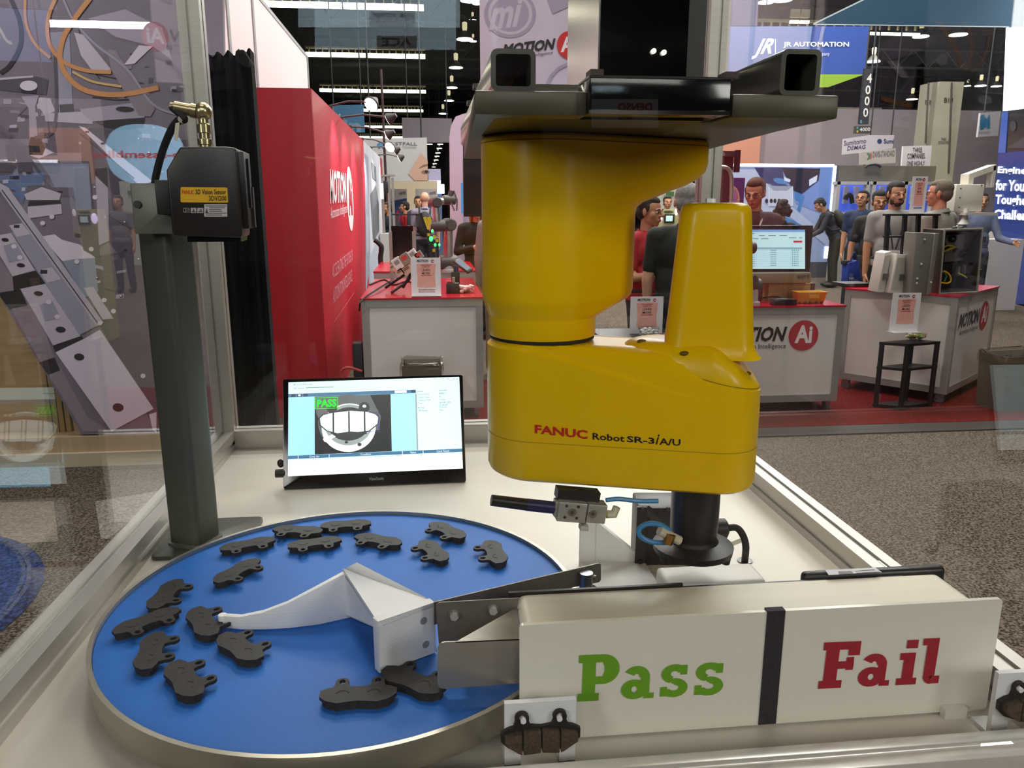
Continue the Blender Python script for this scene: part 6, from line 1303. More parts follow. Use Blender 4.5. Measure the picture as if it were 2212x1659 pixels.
t = board('hanging_banner', 'pale lavender haze built as a board above the blue JR banner', 'banner', [(1553, -40), (1640, -40), (1636, 56), (1553, 56)], 18, '#6a6784'); wires(t, ((1556, -38), (1636, -38)), 18)  # reflected haze put in as a solid board, no real banner
t = board('round_hanging_sign', 'huge teal blue hanging sign at the top right with a white lower edge', 'sign', [(1757, 52), (1876, -6), (1876, -60), (2230, -60), (2220, 58), (2180, 58)], 12, '#1a4a64', [(0, 's', [(1757, 52), (1876, -6)], 3.0), (0, 's', [(1757, 52.5), (2180, 58)], 2.0)], cols=('#c8d4d8',)); wires(t, ((1890, -58), (2150, -58)), 12)
t = board('aisle_sign', 'tall black hanging aisle sign with vertical 4000', 'sign', [(1868, 148), (1886, 148), (1876, 268), (1856, 268)], 15, '#1b1b20', [(0, 't', d_, (x, y), (x + 11, y), (x + 1, y - 20), .02) for d_, x, y in (('4', 1872, 179), ('0', 1869, 204), ('0', 1867, 228), ('0', 1864, 253))] + [(1, 'e', (1860, 263, 2.5, 4))], cols=('#e8e4dc', '#3a8a9a')); wires(t, ((1870, 148), (1884, 148)), 15)
board('aisle_sign', 'small dark sign board reading 4000 below the tall aisle sign', 'sign', [(1848, 272), (1881, 272), (1879, 288), (1846, 288)], 15, '#3c3832', [(0, 't', '4000', (1857, 284), (1880, 283), (1857, 276), .02), (1, 'e', (1852, 284, 2, 3)), (2, 'e', (1852, 276, 2, 2.5))], cols=('#e8e4dc', '#c8a830', '#3a9a9a'))
t = board('hanging_banner', 'curved white hanging banner lettered Sumitomo Demag', 'banner', [(1822, 300), (1876, 292), (1932, 292), (1928, 320), (1880, 328), (1820, 334)], 26, '#cfc6d0', [(0, 't', 'Sumitomo', (1823, 315), (1871, 309), (1823, 304), .01), (0, 't', 'DEMAG', (1830, 325), (1870, 321), (1830, 316), .01, .15), (1, 't', 'Sumi', (1909, 310), (1931, 310), (1909, 300), .02), (1, 'e', (1900, 305, 5, 5))], cols=('#5c5878', '#2c3c70')); wires(t, ((1880, 292), (1925, 292)), 26)
t = board('booth_board', 'grey white board lettered Davis-Standard below the Sumitomo banner', 'sign', [(1858, 330), (1935, 320), (1935, 352), (1858, 356)], 22, '#b0a8a4', [(0, 't', 'DAVIS-STANDARD', (1886, 340), (1933, 337), (1886, 327), .01), (1, 'p', [(1873, 330), (1877, 330), (1881, 337), (1877, 344), (1873, 344), (1877, 337)]), (2, 'p', [(1879, 330), (1882, 330), (1885, 336), (1882, 342), (1879, 342), (1882, 336)])], cols=('#77706e', '#4c7a5c', '#c86048'))
legs_(t, 1862, 1931, 350, 22)
t = board('booth_board', 'white board lettered three companies one highly', 'sign', [(1951, 316), (2013, 314), (2008, 370), (1947, 370)], 21, '#d0c8cc', [(0, 't', 'THREE', (1972, 329), (1992, 328.5), (1972, 319), .01), (0, 't', 'COMPANIES.', (1960, 343), (1999, 342), (1960, 331.5), .01), (0, 't', 'ONE HIGHLY', (1959, 358), (1998, 357), (1959, 348), .01)], cols=('#3c3438',))
legs_(t, 1951, 2004, 368, 21)
t = board('hanging_banner', 'white hanging banner with a folded blue letter M near the right edge', 'banner', [(2118, 244), (2162, 240), (2156, 293), (2112, 296)], 17, '#c2bec4', [(0, 'p', [(2118, 250), (2126, 247), (2126, 278), (2117, 280)]), (0, 'p', [(2127, 250), (2132, 258), (2130, 278), (2125, 270)]), (0, 'p', [(2132, 256), (2138, 246), (2138, 276), (2132, 278)]), (1, 't', 'MASCHINEN', (2114, 288), (2138, 287), (2114, 284))], cols=('#2a7aa8', '#8a8890')); wires(t, ((2126, 244),), 17)
b = thing('steel_duct', 'polished steel duct panel above the blue lit machines', 'duct', ony(1910, 398, 17)); m_ = MB(); pbox(m_, 1802, 358, 2021, 396, 17, .5); m_.build('duct_body', M('#a39a86', .3, .35, noise=.3, scale=1.2, stretch=(1, 1, .2)), b, smooth=0)
m_ = MB(); m_.tube([ony(1886 + 16 * math.cos(a), 362 - 7 * math.sin(a), 16.9) for a in [math.pi * i / 10 for i in range(11)]], .03, 6); m_.build('top_hoop', DGREY, b)
for x in (1808, 2014): m_ = MB(); pbox(m_, x, 396, x + 6, 470, 17.1, .1, 0); m_.build('duct_leg', M('#8a857c', .4, .5), b, smooth=0)
# blue lit machine cabinets
for i, (x0, x1) in enumerate(((1806, 1877), (1883, 1945), (1951, 2020))):
    b = thing('machine_cabinet', ['white framed machine cabinet glowing blue, beside the light box edge', 'white framed machine cabinet glowing blue behind the dark haired men', 'white framed machine cabinet glowing blue behind the narrow scan sign'][i], 'machine', ony((x0 + x1) / 2, 560, 15.5), 'blue lit machine cabinets'); b.location.z = 0
    m_ = MB(); pbox(m_, x0 + 4, 398, x1 - 4, 462, 15.8, .05); m_.build('lit_interior', SCREEN('#4a64d8', .55), b, smooth=0)
    m_ = MB(); pbox(m_, x0 + 5, 462, x1 - 9, 545, 15.55, .35, 0); m_.build('lower_body', M('#a8a49a', .5), b, smooth=0)
    for q in ((x0, 392, x0 + 7, 466), (x1 - 7, 392, x1, 466), (x0, 392, x1, 399), (x0, 458, x1, 466)): m_ = MB(); pbox(m_, *q, 15.45, .14); m_.build('door_frame', M('#b8b6b4', .45), b, smooth=0)
    for x in (x0 + 18, x0 + 40): m_ = MB(); pbox(m_, x, 402, x + 9, 440, 15.7, .08); m_.build('inner_panel', M('#9a98b0', .5), b, smooth=0)
    m_ = MB(); m_.tube(bez([ony(x0 + 26 + u, 425 + v, 15.6) for u, v in ((-6, 6), (-2, -4), (6, -2), (9, 14))], 12), .05, 6); m_.build('machine_arm', BLACK, b)
b = thing('control_pillar', 'slim grey machine pillar with a glowing cyan strip by the light box', 'pillar', ony(1817, 470, 16.2)); b.location.z = 0; m_ = MB(); pbox(m_, 1811, 394, 1824, 462, 16.2, .15); m_.build('pillar_body', M('#75757a', .4), b, smooth=0); m_ = MB(); pbox(m_, 1815, 399, 1818, 430, 16.18, .03); m_.build('cyan_strip', SCREEN('#28c8e8', 2.0), b, smooth=0)
for y in (436, 442, 448): m_ = MB(); pbox(m_, 1813.5, y, 1817, y + 4, 16.18, .03); m_.build('button', M(('#c8c8c0', '#c8b040', '#a03030')[(y - 436) // 6], .4), b, smooth=0)
m_ = MB(); pbox(m_, 1812, 462, 1823, 520, 16.2, .12, 0); m_.build('pillar_foot', M('#75757a', .4), b, smooth=0)
# white control box on an arm
b = thing('control_box', 'white control box on a white swing arm by the navy screen', 'box', ony(2090, 560, 9.2)); KY = 9.2
m_ = MB(); pbox(m_, 2063, 398, 2124, 457, KY, .35); m_.build('box_case', M('#d2ccc0', .4, noise=.02), b, bevel=.01)
for x, y in ((2076, 407), (2074, 427), (2072, 448), (2121, 400)): p = ony(x, y, KY - .005); m_ = MB(); m_.cyl(p, p + Vector((0, .02, 0)), .008, n=8); m_.build('screw', DGREY, b)
q = [ony(x, y, KY + .1) for x, y in ((2092, 398), (2102, 398), (2104, 384), (2155, 366), (2152, 355), (2094, 376))]; m_ = MB(); m_.loft([[v + Vector((0, .16, 0)) for v in q], q]); m_.build('swing_arm', M('#d2ccc0', .4), b, smooth=0)
m_ = MB(); pbox(m_, 2144, 358, 2150, 405, KY + .1, .1); m_.build('arm_drop', M('#cfc8c0', .4), b, smooth=0)
m_ = MB(); a = ony(2124, 459, KY + .1); m_.bx(ony(2075, 459, KY).x, ony(2143, 459, KY).x, KY - .1, KY + .5, a.z - .03, a.z); m_.build('shelf', M('#c0bab0', .4), b, smooth=0)
m_ = MB(); m_.bx(ony(2096, 459, KY).x, ony(2104, 459, KY).x, KY + .1, KY + .2, 0, a.z - .03); m_.build('stand_post', M('#9aa4b0', .4), b, smooth=0)
m_ = MB(); p = ony(2082, 486, KY); m_.lathe([(.06, 0), (.075, .01), (.03, .08), (.025, .2)], Frame(p, (1, 0, 0), (0, 1, 0)), 14); m_.build('stand_cone', M('#c8c4bc', .4), b)
# navy display wall with white words
DYW = 12.5; dp_ = plane2(ony(2150, 400, 13.2), ony(2260, 400, 11.2))
b = thing('display_wall', 'tall navy display screen with big white words cut off by the photo edge', 'screen', dp_.p(2190, 640))
def dbox(px4, name, mat, th=.1, off=0):
    q = [dp_.p(x, y, off) for x, y in px4]; m_ = MB(); m_.loft([[v - dp_.n * th for v in q], q]); return m_.build(name, mat, b, smooth=0)
dbox([(2180, -120), (2330, -120), (2330, 222), (2166, 240)], 'white_screen', SCREEN('#f2f6ff', 1.6))
dbox([(2164, 241), (2330, 220), (2330, 318), (2156, 330)], 'picture_screen', SCREEN('#1c1e24', .5)); m_ = MB().mat(0); m_.pp(dp_, [(2164, 242), (2178, 240), (2172, 330), (2156, 330)], .01); m_.mat(1); m_.ell(dp_, 2188, 272, 7, 12, .01, 16); m_.pp(dp_, [(2174, 320), (2212, 296), (2212, 320)], .01); m_.build('picture_print', [SCREEN('#2c4c90', .8), SCREEN('#30343c', .6)], b, smooth=0)
dbox([(2156, 330), (2330, 318), (2330, 660), (2132, 655)], 'navy_screen', SCREEN('#182c68', .75))
m_ = MB(); m_.ptext(dp_, 'Engineered', (2154, 378), (2268, 384), (2156, 359), .015, bold=.035); m_.ptext(dp_, 'for Your', (2150, 411), (2222, 415), (2152, 388), .015, bold=.035); m_.ptext(dp_, 'Toughest', (2149, 446), (2236, 452), (2151, 420), .015, bold=.035); m_.ptext(dp_, 'Challenges', (2146, 478), (2256, 486), (2148, 452), .015, bold=.035); m_.build('screen_lettering', SCREEN('#e8eeff', 1.3), b, smooth=0)
m_ = MB(); pbox(m_, 2040, 488, 2146, 660, 11.4, .3, 0); pbox(m_, 2110, 517, 2203, 660, 11.0, .6, 0); tag(m_.build('white_podium', M('#cac2bc', .5, noise=.02), smooth=0), 'stepped white podium in front of the navy screen', 'podium')
m_ = MB(); pbox(m_, 2126, 462, 2138, 560, 12, .1, 0); b = thing('light_post', 'white post with a blue lit top beside the white podium', 'post', ony(2132, 560, 12)); b.location.z = 0; m_.build('post_body', M('#cfc8e0', .4), b, smooth=0); m_ = MB(); pbox(m_, 2124, 460, 2138, 466, 11.97, .05); m_.build('blue_light', SCREEN('#3a6cff', 2.5), b, smooth=0)
tag(b, 'white post with a blue lit top beside the white podium', 'post')

# lit blue oval sign behind the robot housing (its reflection shows in the left pane)
b = thing('oval_sign', 'lit pale blue oval sign on a pole hidden behind the robot housing', 'sign', (1.31, 6.83, 0))
fo_ = Frame((1.31, 6.83, 1.96), (1, 0, 0), (0, 0, 1)); oq = [(.30 * math.copysign(abs(math.cos(a)) ** .8, math.cos(a)), .235 * math.copysign(abs(math.sin(a)) ** .8, math.sin(a))) for a in [2 * math.pi * i / 40 for i in range(40)]]
m_ = MB(); m_.prism(oq, -.05, 0, fo_); m_.build('lit_face', SCREEN('#9accf0', 1.5), b, smooth=30); m_ = MB(); m_.text('sub-assemblies', fo_(-.40, -.03, .004), fo_(.40, -.03, .004), fo_(-.40, .03, .004), .03); m_.build('sign_lettering', SCREEN('#d02818', .8), b, smooth=0); m_ = MB(); m_.cyl((1.31, 6.86, 0), (1.31, 6.86, 1.75), .025, n=10); m_.build('pole', DGREY, b)
# ================================================================== centre distance: banners over and along the aisle
t = board('hanging_banner', 'large white hanging banner with the Motion Ai wording above the robot', 'banner', [(1036, -60), (1234, -60), (1234, 190), (1039, 194)], 7.2, '#cfc2d4', [(0, 'e', (1102, 30, 56, 52)), (3, 'e', (1102, 30, 48, 45)), (0, 'e', (1102, 30, 41, 39)), (3, 't', 'mi', (1056, 66), (1124, 56), (1062, 2), .03, .18), (0, 'p', [(1180, -10), (1234, -30), (1234, 12), (1194, 30)]), (1, 't', 'MOTION', (1085, 120), (1200, 106), (1085, 96), .04, .25), (1, 't', 'Automation Intelligence', (1090, 132), (1194, 118), (1090, 124)), (2, 'e', (1229, 97, 26, 30)), (4, 't', 'Ai', (1211, 113), (1246, 111), (1211, 80), .03), (0, 's', [(1180, 190), (1190, 165), (1206, 148), (1234, 134)], 7)], cols=('#a89cb4', '#1c1418', '#cc2228', '#c9bcce', '#f0e8ec')); wires(t, ((1045, -58), (1225, -58)), 7.2)
# banners that hang behind the camera and are seen only as reflections in the panes
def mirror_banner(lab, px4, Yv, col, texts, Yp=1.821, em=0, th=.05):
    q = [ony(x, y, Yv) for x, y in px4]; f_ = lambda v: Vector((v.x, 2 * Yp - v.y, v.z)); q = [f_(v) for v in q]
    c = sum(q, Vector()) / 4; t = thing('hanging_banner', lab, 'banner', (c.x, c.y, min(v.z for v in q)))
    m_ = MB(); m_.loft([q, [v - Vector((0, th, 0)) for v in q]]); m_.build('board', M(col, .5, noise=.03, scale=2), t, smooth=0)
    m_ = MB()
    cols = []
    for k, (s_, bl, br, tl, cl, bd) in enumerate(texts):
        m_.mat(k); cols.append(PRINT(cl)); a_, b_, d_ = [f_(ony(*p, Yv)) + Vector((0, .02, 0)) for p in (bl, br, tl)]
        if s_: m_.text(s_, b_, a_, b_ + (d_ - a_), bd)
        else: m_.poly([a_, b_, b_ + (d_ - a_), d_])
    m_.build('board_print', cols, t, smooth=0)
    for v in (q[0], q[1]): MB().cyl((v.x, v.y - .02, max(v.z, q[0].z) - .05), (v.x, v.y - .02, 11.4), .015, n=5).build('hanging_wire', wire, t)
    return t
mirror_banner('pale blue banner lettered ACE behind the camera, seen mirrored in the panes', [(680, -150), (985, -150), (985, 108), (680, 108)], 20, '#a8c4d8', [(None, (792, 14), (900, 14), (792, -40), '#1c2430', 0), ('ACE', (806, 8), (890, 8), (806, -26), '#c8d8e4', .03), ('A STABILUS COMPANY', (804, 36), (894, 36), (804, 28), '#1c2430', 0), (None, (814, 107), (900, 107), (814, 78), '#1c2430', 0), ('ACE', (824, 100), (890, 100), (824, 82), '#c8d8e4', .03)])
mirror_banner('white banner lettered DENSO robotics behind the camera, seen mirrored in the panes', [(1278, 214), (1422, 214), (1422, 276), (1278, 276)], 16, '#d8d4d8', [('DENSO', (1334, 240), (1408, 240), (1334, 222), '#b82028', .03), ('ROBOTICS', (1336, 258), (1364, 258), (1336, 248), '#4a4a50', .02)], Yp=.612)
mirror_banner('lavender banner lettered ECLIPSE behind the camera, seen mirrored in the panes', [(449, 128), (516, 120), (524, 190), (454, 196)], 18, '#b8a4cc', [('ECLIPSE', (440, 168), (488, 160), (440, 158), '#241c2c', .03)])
t = board('hanging_banner', 'small blue hanging banner behind the first clip lamp', 'banner', [(700, 228), (785, 226), (788, 286), (720, 288)], 24, '#4a80a8', [(0, 't', 'solutions', (684, 256), (736, 254), (684, 244), .01), (0, 't', 'partners', (690, 272), (735, 270), (690, 262), .01), (1, 't', 'in', (740, 286), (780, 286), (740, 258), .04)], cols=('#dce4e8', '#7aa0c0')); wires(t, ((720, 228), (780, 226)), 24)
t = board('hanging_banner', 'grey white hanging banner with Westfall Technik wording and an eye picture', 'banner', [(770, 300), (922, 297), (924, 391), (770, 392)], 19, '#bfbcbc', [(0, 't', 'WESTFALL', (830, 314), (901, 314), (830, 307), .012), (3, 't', 'TECHNIK', (870, 321), (900, 320.5), (870, 316)), (1, 'p', [(814, 312), (822, 305), (822, 320), (818, 321)]), (1, 'p', [(824, 306), (832, 314), (828, 322), (824, 316)]), (2, 'p', [(910, 330), (924, 348), (924, 390), (896, 390), (882, 376)]), (4, 'e', (919, 372, 9, 4.5, )), (5, 'e', (921, 371, 3.5, 3.5)), (6, 'p', [(904, 364), (914, 356), (924, 354), (924, 358), (914, 361)])], cols=('#6a6670', '#3a88b8', '#c8a08c', '#a09ca0', '#8a6a60', '#23201f', '#8a6458')); wires(t, ((800, 298), (910, 297)), 19)
t = board('hanging_banner', 'plain grey hanging panel behind the Westfall banner', 'banner', [(868, 254), (976, 256), (976, 308), (870, 308)], 28, '#81777e'); wires(t, ((880, 254), (965, 256)), 28)
b = thing('booth_arch', 'white rounded booth frame with a dark red inner screen, left of the robot', 'frame', ony(988, 640, 10)); AY = 9.6
o = [(975, 640), (973, 290), (976, 268), (984, 252), (1000, 246), (1060, 232), (1060, 246), (1003, 258), (1000, 272), (1000, 640)]
q = [ony(x, y, AY) for x, y in o]; q[0].z = q[-1].z = 0; m_ = MB(); m_.loft([[v + Vector((0, .5, 0)) for v in q], q]); m_.build('arch_frame', M('#d4cae0', .5, noise=.02), b, smooth=0)
m_ = MB(); pbox(m_, 1000, 258, 1012, 305, AY + .06, .05); m_.build('red_inner', M('#5a1420', .5), b, smooth=0)
m_ = MB(); pbox(m_, 1001, 345, 1046, 468, AY - .9, .15); m_.build('dark_screen', M('#1e0c0d', .2), b, smooth=0)
m_ = MB(); pbox(m_, 996, 395, 1001, 462, AY - .4, .05); m_.build('blue_edge', SCREEN('#3a88c8', .8), b, smooth=0); m_ = MB(); pbox(m_, 1001, 460, 1048, 640, AY + .3, .1, 0); m_.build('booth_side', M('#bcb2c4', .5), b, smooth=0)
m_ = MB(); pbox(m_, 838, 390, 946, 560, 23, .2, 0); tag(m_.build('cream_wall', M('#d8c6a8', .6), smooth=0), 'cream booth wall behind the roll-up banners', 'wall')
for i, (x0, x1) in enumerate(((844, 879), (897, 944))):
    t = board('rollup_banner', ['narrow roll-up banner lettered ctrlX with a blue red lower half', 'wider roll-up banner lettered ctrlX behind the bald man'][i], 'banner', [(x0, 408), (x1, 408), (x1, 520), (x0, 520)], 20, '#bdb4b0', [(0, 't', 'ctrlX', (x1 - 16, 420), (x1 - 2, 420), (x1 - 16, 413), .01), (1, 'p', [(x0 + 2, 434), (x1, 428), (x1, 520), (x0 + 2, 520)]), (2, 'p', [(x0 + 8, 466), (x0 + 16, 452), (x0 + 22, 470), (x0 + 14, 490)])], cols=('#3a2e38', '#28386a', '#a83044')); t['group'] = 'roll-up banners in the distance'; m_ = MB(); pbox(m_, x0, 520, x1, 560, 20.01, .04, 0); m_.build('lower_sheet', M('#28386a', .5), t, smooth=0)
b = thing('bright_display', 'glaring white lit display far down the aisle', 'display', (ony(944, 420, 26).x, 26, 0)); m_ = MB(); pbox(m_, 926, 390, 952, 410, 26, .1); pbox(m_, 928, 398, 960, 418, 25.8, .1); m_.build('lit_panel', SCREEN('#f4f4ff', 3.0), b, smooth=0); m_ = MB(); pbox(m_, 930, 418, 955, 500, 26, .1, 0); m_.build('display_base', M('#54688c', .5), b, smooth=0)
m_ = MB(); pbox(m_, 925, 365, 952, 392, 27, .1); pbox(m_, 937, 392, 939, 470, 27.02, .06, 0); tag(m_.build('lavender_board', M('#b9b0d0', .5), smooth=0), 'small lavender board above the glaring white display', 'sign')
# grey machine frame beside the end of the red wall
b = thing('machine_gantry', 'aluminium machine frame at the far end of the booth wall', 'frame', ony(838, 560, 12.6)); b.location.z = 0
for q in ((826, 380, 831, 560), (840, 378, 845, 560), (848, 384, 853, 560)): m_ = MB(); pbox(m_, *q, 12.6, .06, 0); m_.build('frame_post', ALC, b, smooth=0)
m_ = MB(); pbox(m_, 824, 377, 853, 381, 12.58, .1); m_.build('frame_beam', ALC, b, smooth=0); m_ = MB(); pbox(m_, 828, 390, 838, 418, 12.5, .1); m_.build('machine_head', M('#2a2c2e', .4), b, bevel=.02); m_ = MB(); pbox(m_, 822, 396, 828, 430, 12.55, .05); m_.build('lit_tube', SCREEN('#f6f2f4', 1.5), b, smooth=0); m_ = MB(); pbox(m_, 822, 505, 842, 560, 12.4, .5, 0); m_.build('machine_bed', M('#b9b4b0', .5), b, smooth=0)
# hall support mast
m_ = MB(); m_.tube([Vector((ony(836, 400, 17).x, 17, 0)), ony(823, 150, 17)], .028, 6); tag(m_.build('mast', M('#3c2426', .5)), 'thin dark mast rising past the clip lamps', 'mast')
# yellow lit kiosk between the robot and the tower
b = thing('kiosk', 'yellow framed kiosk with a small screen seen left of the tower', 'kiosk', ony(1440, 560, 9.5)); b.location.z = 0; m_ = MB(); pbox(m_, 1421, 452, 1468, 640, 9.5, .3, 0); m_.build('kiosk_body', M('#c8c890', .4), b, smooth=0); m_ = MB(); pbox(m_, 1435, 463, 1457, 482, 9.48, .05); m_.build('kiosk_screen_frame', M('#2c3018', .4), b, smooth=0); m_ = MB(); pbox(m_, 1439, 466, 1453, 478, 9.47, .02); m_.build('kiosk_screen', SCREEN('#b8d8d4', .9), b, smooth=0); m_ = MB(); m_.ell(planeY(9.48), 1444, 458, 11, 2.8, .004, 20); m_.build('kiosk_badge', M('#3c4a30', .5), b, smooth=0)
p = ony(1425, 470, 9.4); m_ = MB(); m_.sph(p, (.035, .03, .06), 10, 7); m_.build('violet_lamp', SCREEN('#e8d0ff', 3.0), b); p = ony(1461, 458, 9.4); m_ = MB(); m_.sph(p, (.02, .02, .04), 10, 7); m_.build('white_lamp', SCREEN('#fff0ff', 3.0), b)
m_ = MB(); pbox(m_, 1400, 395, 1470, 455, 22, .1, 0); tag(m_.build('pale_booth', M('#b6b4a8', .5), smooth=0), 'pale booth wall glimpsed past the robot housing', 'wall'); m_ = MB(); pbox(m_, 1440, 414, 1456, 424, 21.9, .05); tag(m_.build('green_board', M('#3f6a3a', .5), smooth=0), 'small green board on the pale booth wall past the housing', 'sign')

# ================================================================== ceiling lamps
def line_light(lab, y_, x0, x1, z=8.0, kw=1.0):
    e = ony(900, y_, 30); # depth from the height
    d = ray(900, y_); tt_ = (z - CAM.z) / d.z; Y = (CAM + d * tt_).y
    a = ony(x0, y_, Y).x; c = ony(x1, y_, Y).x; t = thing('line_light', lab, 'ceiling light', ((a + c) / 2, Y, z), 'rows of fluorescent lights over the aisle')
    n = max(2, int(round((c - a) / 2.6)))
    for i in range(n):
        s0 = a + (c - a) * i / n + .03; s1 = a + (c - a) * (i + 1) / n - .03
        MB().bx(s0, s1, Y - .1 * kw, Y + .1 * kw, z - .0, z + .16 * kw).build('tube', SCREEN('#fff6d8', 7.0), t, smooth=0)
        b = MB().bx(s0, s1, Y - .06, Y + .06, z + .34, z + .42)
        for k in range(9): xx = s0 + (s1 - s0) * (k + .5) / 9; b.bx(xx - .02, xx + .02, Y - .05, Y + .05, z + .17, z + .34)
        b.build('housing', M('#8a846a', .5), t, smooth=0)
    for xx in (a + .3, c - .3): MB().cyl((xx, Y, z + .4), (xx, Y, 11.5), .02, n=4).build('hanger', wire, t, smooth=0)
    return t
for i, (y_, x0, x1) in enumerate(((22, 560, 917), (126, 660, 920), (201, 690, 921), (242, 782, 915), (277, 785, 870), (299, 770, 872))):
    line_light(['row of fluorescent lights nearest the camera at the top of the photo', 'second row of fluorescent lights over the aisle', 'third row of fluorescent lights, just above the small blue banner', 'fourth row of fluorescent lights beside the glaring clip lamp', 'fifth row of fluorescent lights left of the grey panel', 'farthest row of fluorescent lights just above the Westfall banner'][i], y_, x0, x1)
LINR = [(1697, 52, 1635, 1990, 'row of fluorescent lights crossing above the JR banner'), (1850, 235, 1788, 1905, 'short row of fluorescent lights crossing the tall aisle sign'), (1720, 30, 1706, 1750, 'short fluorescent light at the top above the JR banner')]
for _, y_, x0, x1, lab in LINR: line_light(lab, y_, x0, x1, 7.4, .5)
def bay(lab, x, y, wpx, Y=None, z=8.6, grp='high bay lamps over the hall'):
    z = 5.6 if y > 300 else (10.4 if wpx < 17 else (9.8 if (x, y) == (1654, 6) else z))
    d = ray(x, y); t_ = (z - CAM.z) / d.z; P = CAM + d * t_
    if Y: P = ony(x, y, Y)
    r = max(.2, wpx * P.y / 1690 / 2)
    t = thing('high_bay_lamp', lab, 'ceiling light', P, grp); f = Frame(P, (1, 0, 0), (0, 1, 0))
    MB().lathe([(r, 0), (r * .82, r * .25), (r * .4, r * .8), (r * .22, r * 1.0)], f, 16, cap=False).build('reflector', M('#4a4a46', .4, noise=.05), t)
    MB().lathe([(r * .96, .0), (r * .96, .03)], f, 16).build('lit_disc', SCREEN('#fff6ee', 8.0), t)
    MB().lathe([(r * .24, r * 1.0), (r * .30, r * 1.3), (r * .3, r * 1.9), (r * .1, r * 2.0)], f, 12).build('ballast', SCREEN('#e8dcb0', .8), t)
    MB().cyl(P + Vector((0, 0, r * 1.9)), (P.x, P.y, max(P.z + r * 3, 11.5)), .015, n=4).build('hanger', wire, t, smooth=0)
    return t
BAYS = [(1015, 2, 40), (1030, 9, 16), (1004, 86, 34), (1021, 45, 14), (1022, 90, 14), (985, 147, 29), (976, 190, 24), (970, 218, 21), (957, 246, 19),
        (951, 312, 12), (949, 321, 11), (946, 331, 11), (944, 338, 10), (942, 346, 10), (939, 354, 9), (937, 361, 8), (928, 312, 9),
        (1654, 6, 34), (1690, 1, 42), (1989, 80, 34), (2070, 76, 38), (1886, 134, 30), (1970, 215, 24), (2090, 186, 14), (2118, 186, 24), (2152, 187, 22), (1886, 126, 10)]
names = ['beside the white banner top edge', 'small one at the white banner top edge', 'largest complete one in the lamp column left of the white banner', 'small tilted one by the banner left edge', 'lower small tilted one by the banner left edge', 'second complete one down the lamp column', 'third complete one down the lamp column', 'fourth complete one down the lamp column', 'lowest of the larger lamps in the column, over the grey panel']
names += ['tiny far lamp %s in the dark gap right of the Westfall banner' % s for s in ('highest', 'second down', 'third down', 'fourth down', 'fifth down', 'sixth down', 'lowest')] + ['tiny far lamp against the Westfall banner edge']
names += ['at the top above the JR banner, dimmer left one', 'at the top above the JR banner, brighter right one', 'left of two big ones under the teal sign', 'right of two big ones under the teal sign', 'beside the tall aisle sign', 'left of the pale hall column', 'small one right of the pale hall column', 'middle one right of the pale hall column', 'cut by the bright white screen', 'tiny one above the lamp beside the tall aisle sign']
for (x, y, w_), nm in zip(BAYS, names): bay('round high bay lamp ' + nm if 'lamp' not in nm.split()[:3] else nm, x, y, w_)
# ================================================================== people
def solid(mb, voxel, it=2):
    me = bpy.data.meshes.new('tmp'); me.from_pydata(mb.v, [], mb.f)
    bm = bmesh.new(); bm.from_mesh(me); bmesh.ops.recalc_face_normals(bm, faces=bm.faces); bm.to_mesh(me); bm.free()
    o = bpy.data.objects.new('tmp', me); COL.objects.link(o)
    r = o.modifiers.new('r', 'REMESH'); r.mode = 'VOXEL'; r.voxel_size = voxel
    s = o.modifiers.new('s', 'SMOOTH'); s.iterations = it; s.factor = .5
    bpy.context.view_layer.update(); dg = bpy.context.evaluated_depsgraph_get()
    m2 = o.evaluated_get(dg).to_mesh(); V_ = [tuple(v.co) for v in m2.vertices]; F_ = [tuple(p.vertices) for p in m2.polygons]
    o.evaluated_get(dg).to_mesh_clear(); bpy.data.objects.remove(o); bpy.data.meshes.remove(me); return V_, F_
def cone(mb, p, q, r0, r1, n=12):
    p, q = Vector(p), Vector(q); mb.tube([p, q], [r0, r1], n); mb.sph(p, r0, n, 8); mb.sph(q, r1, n, 8)
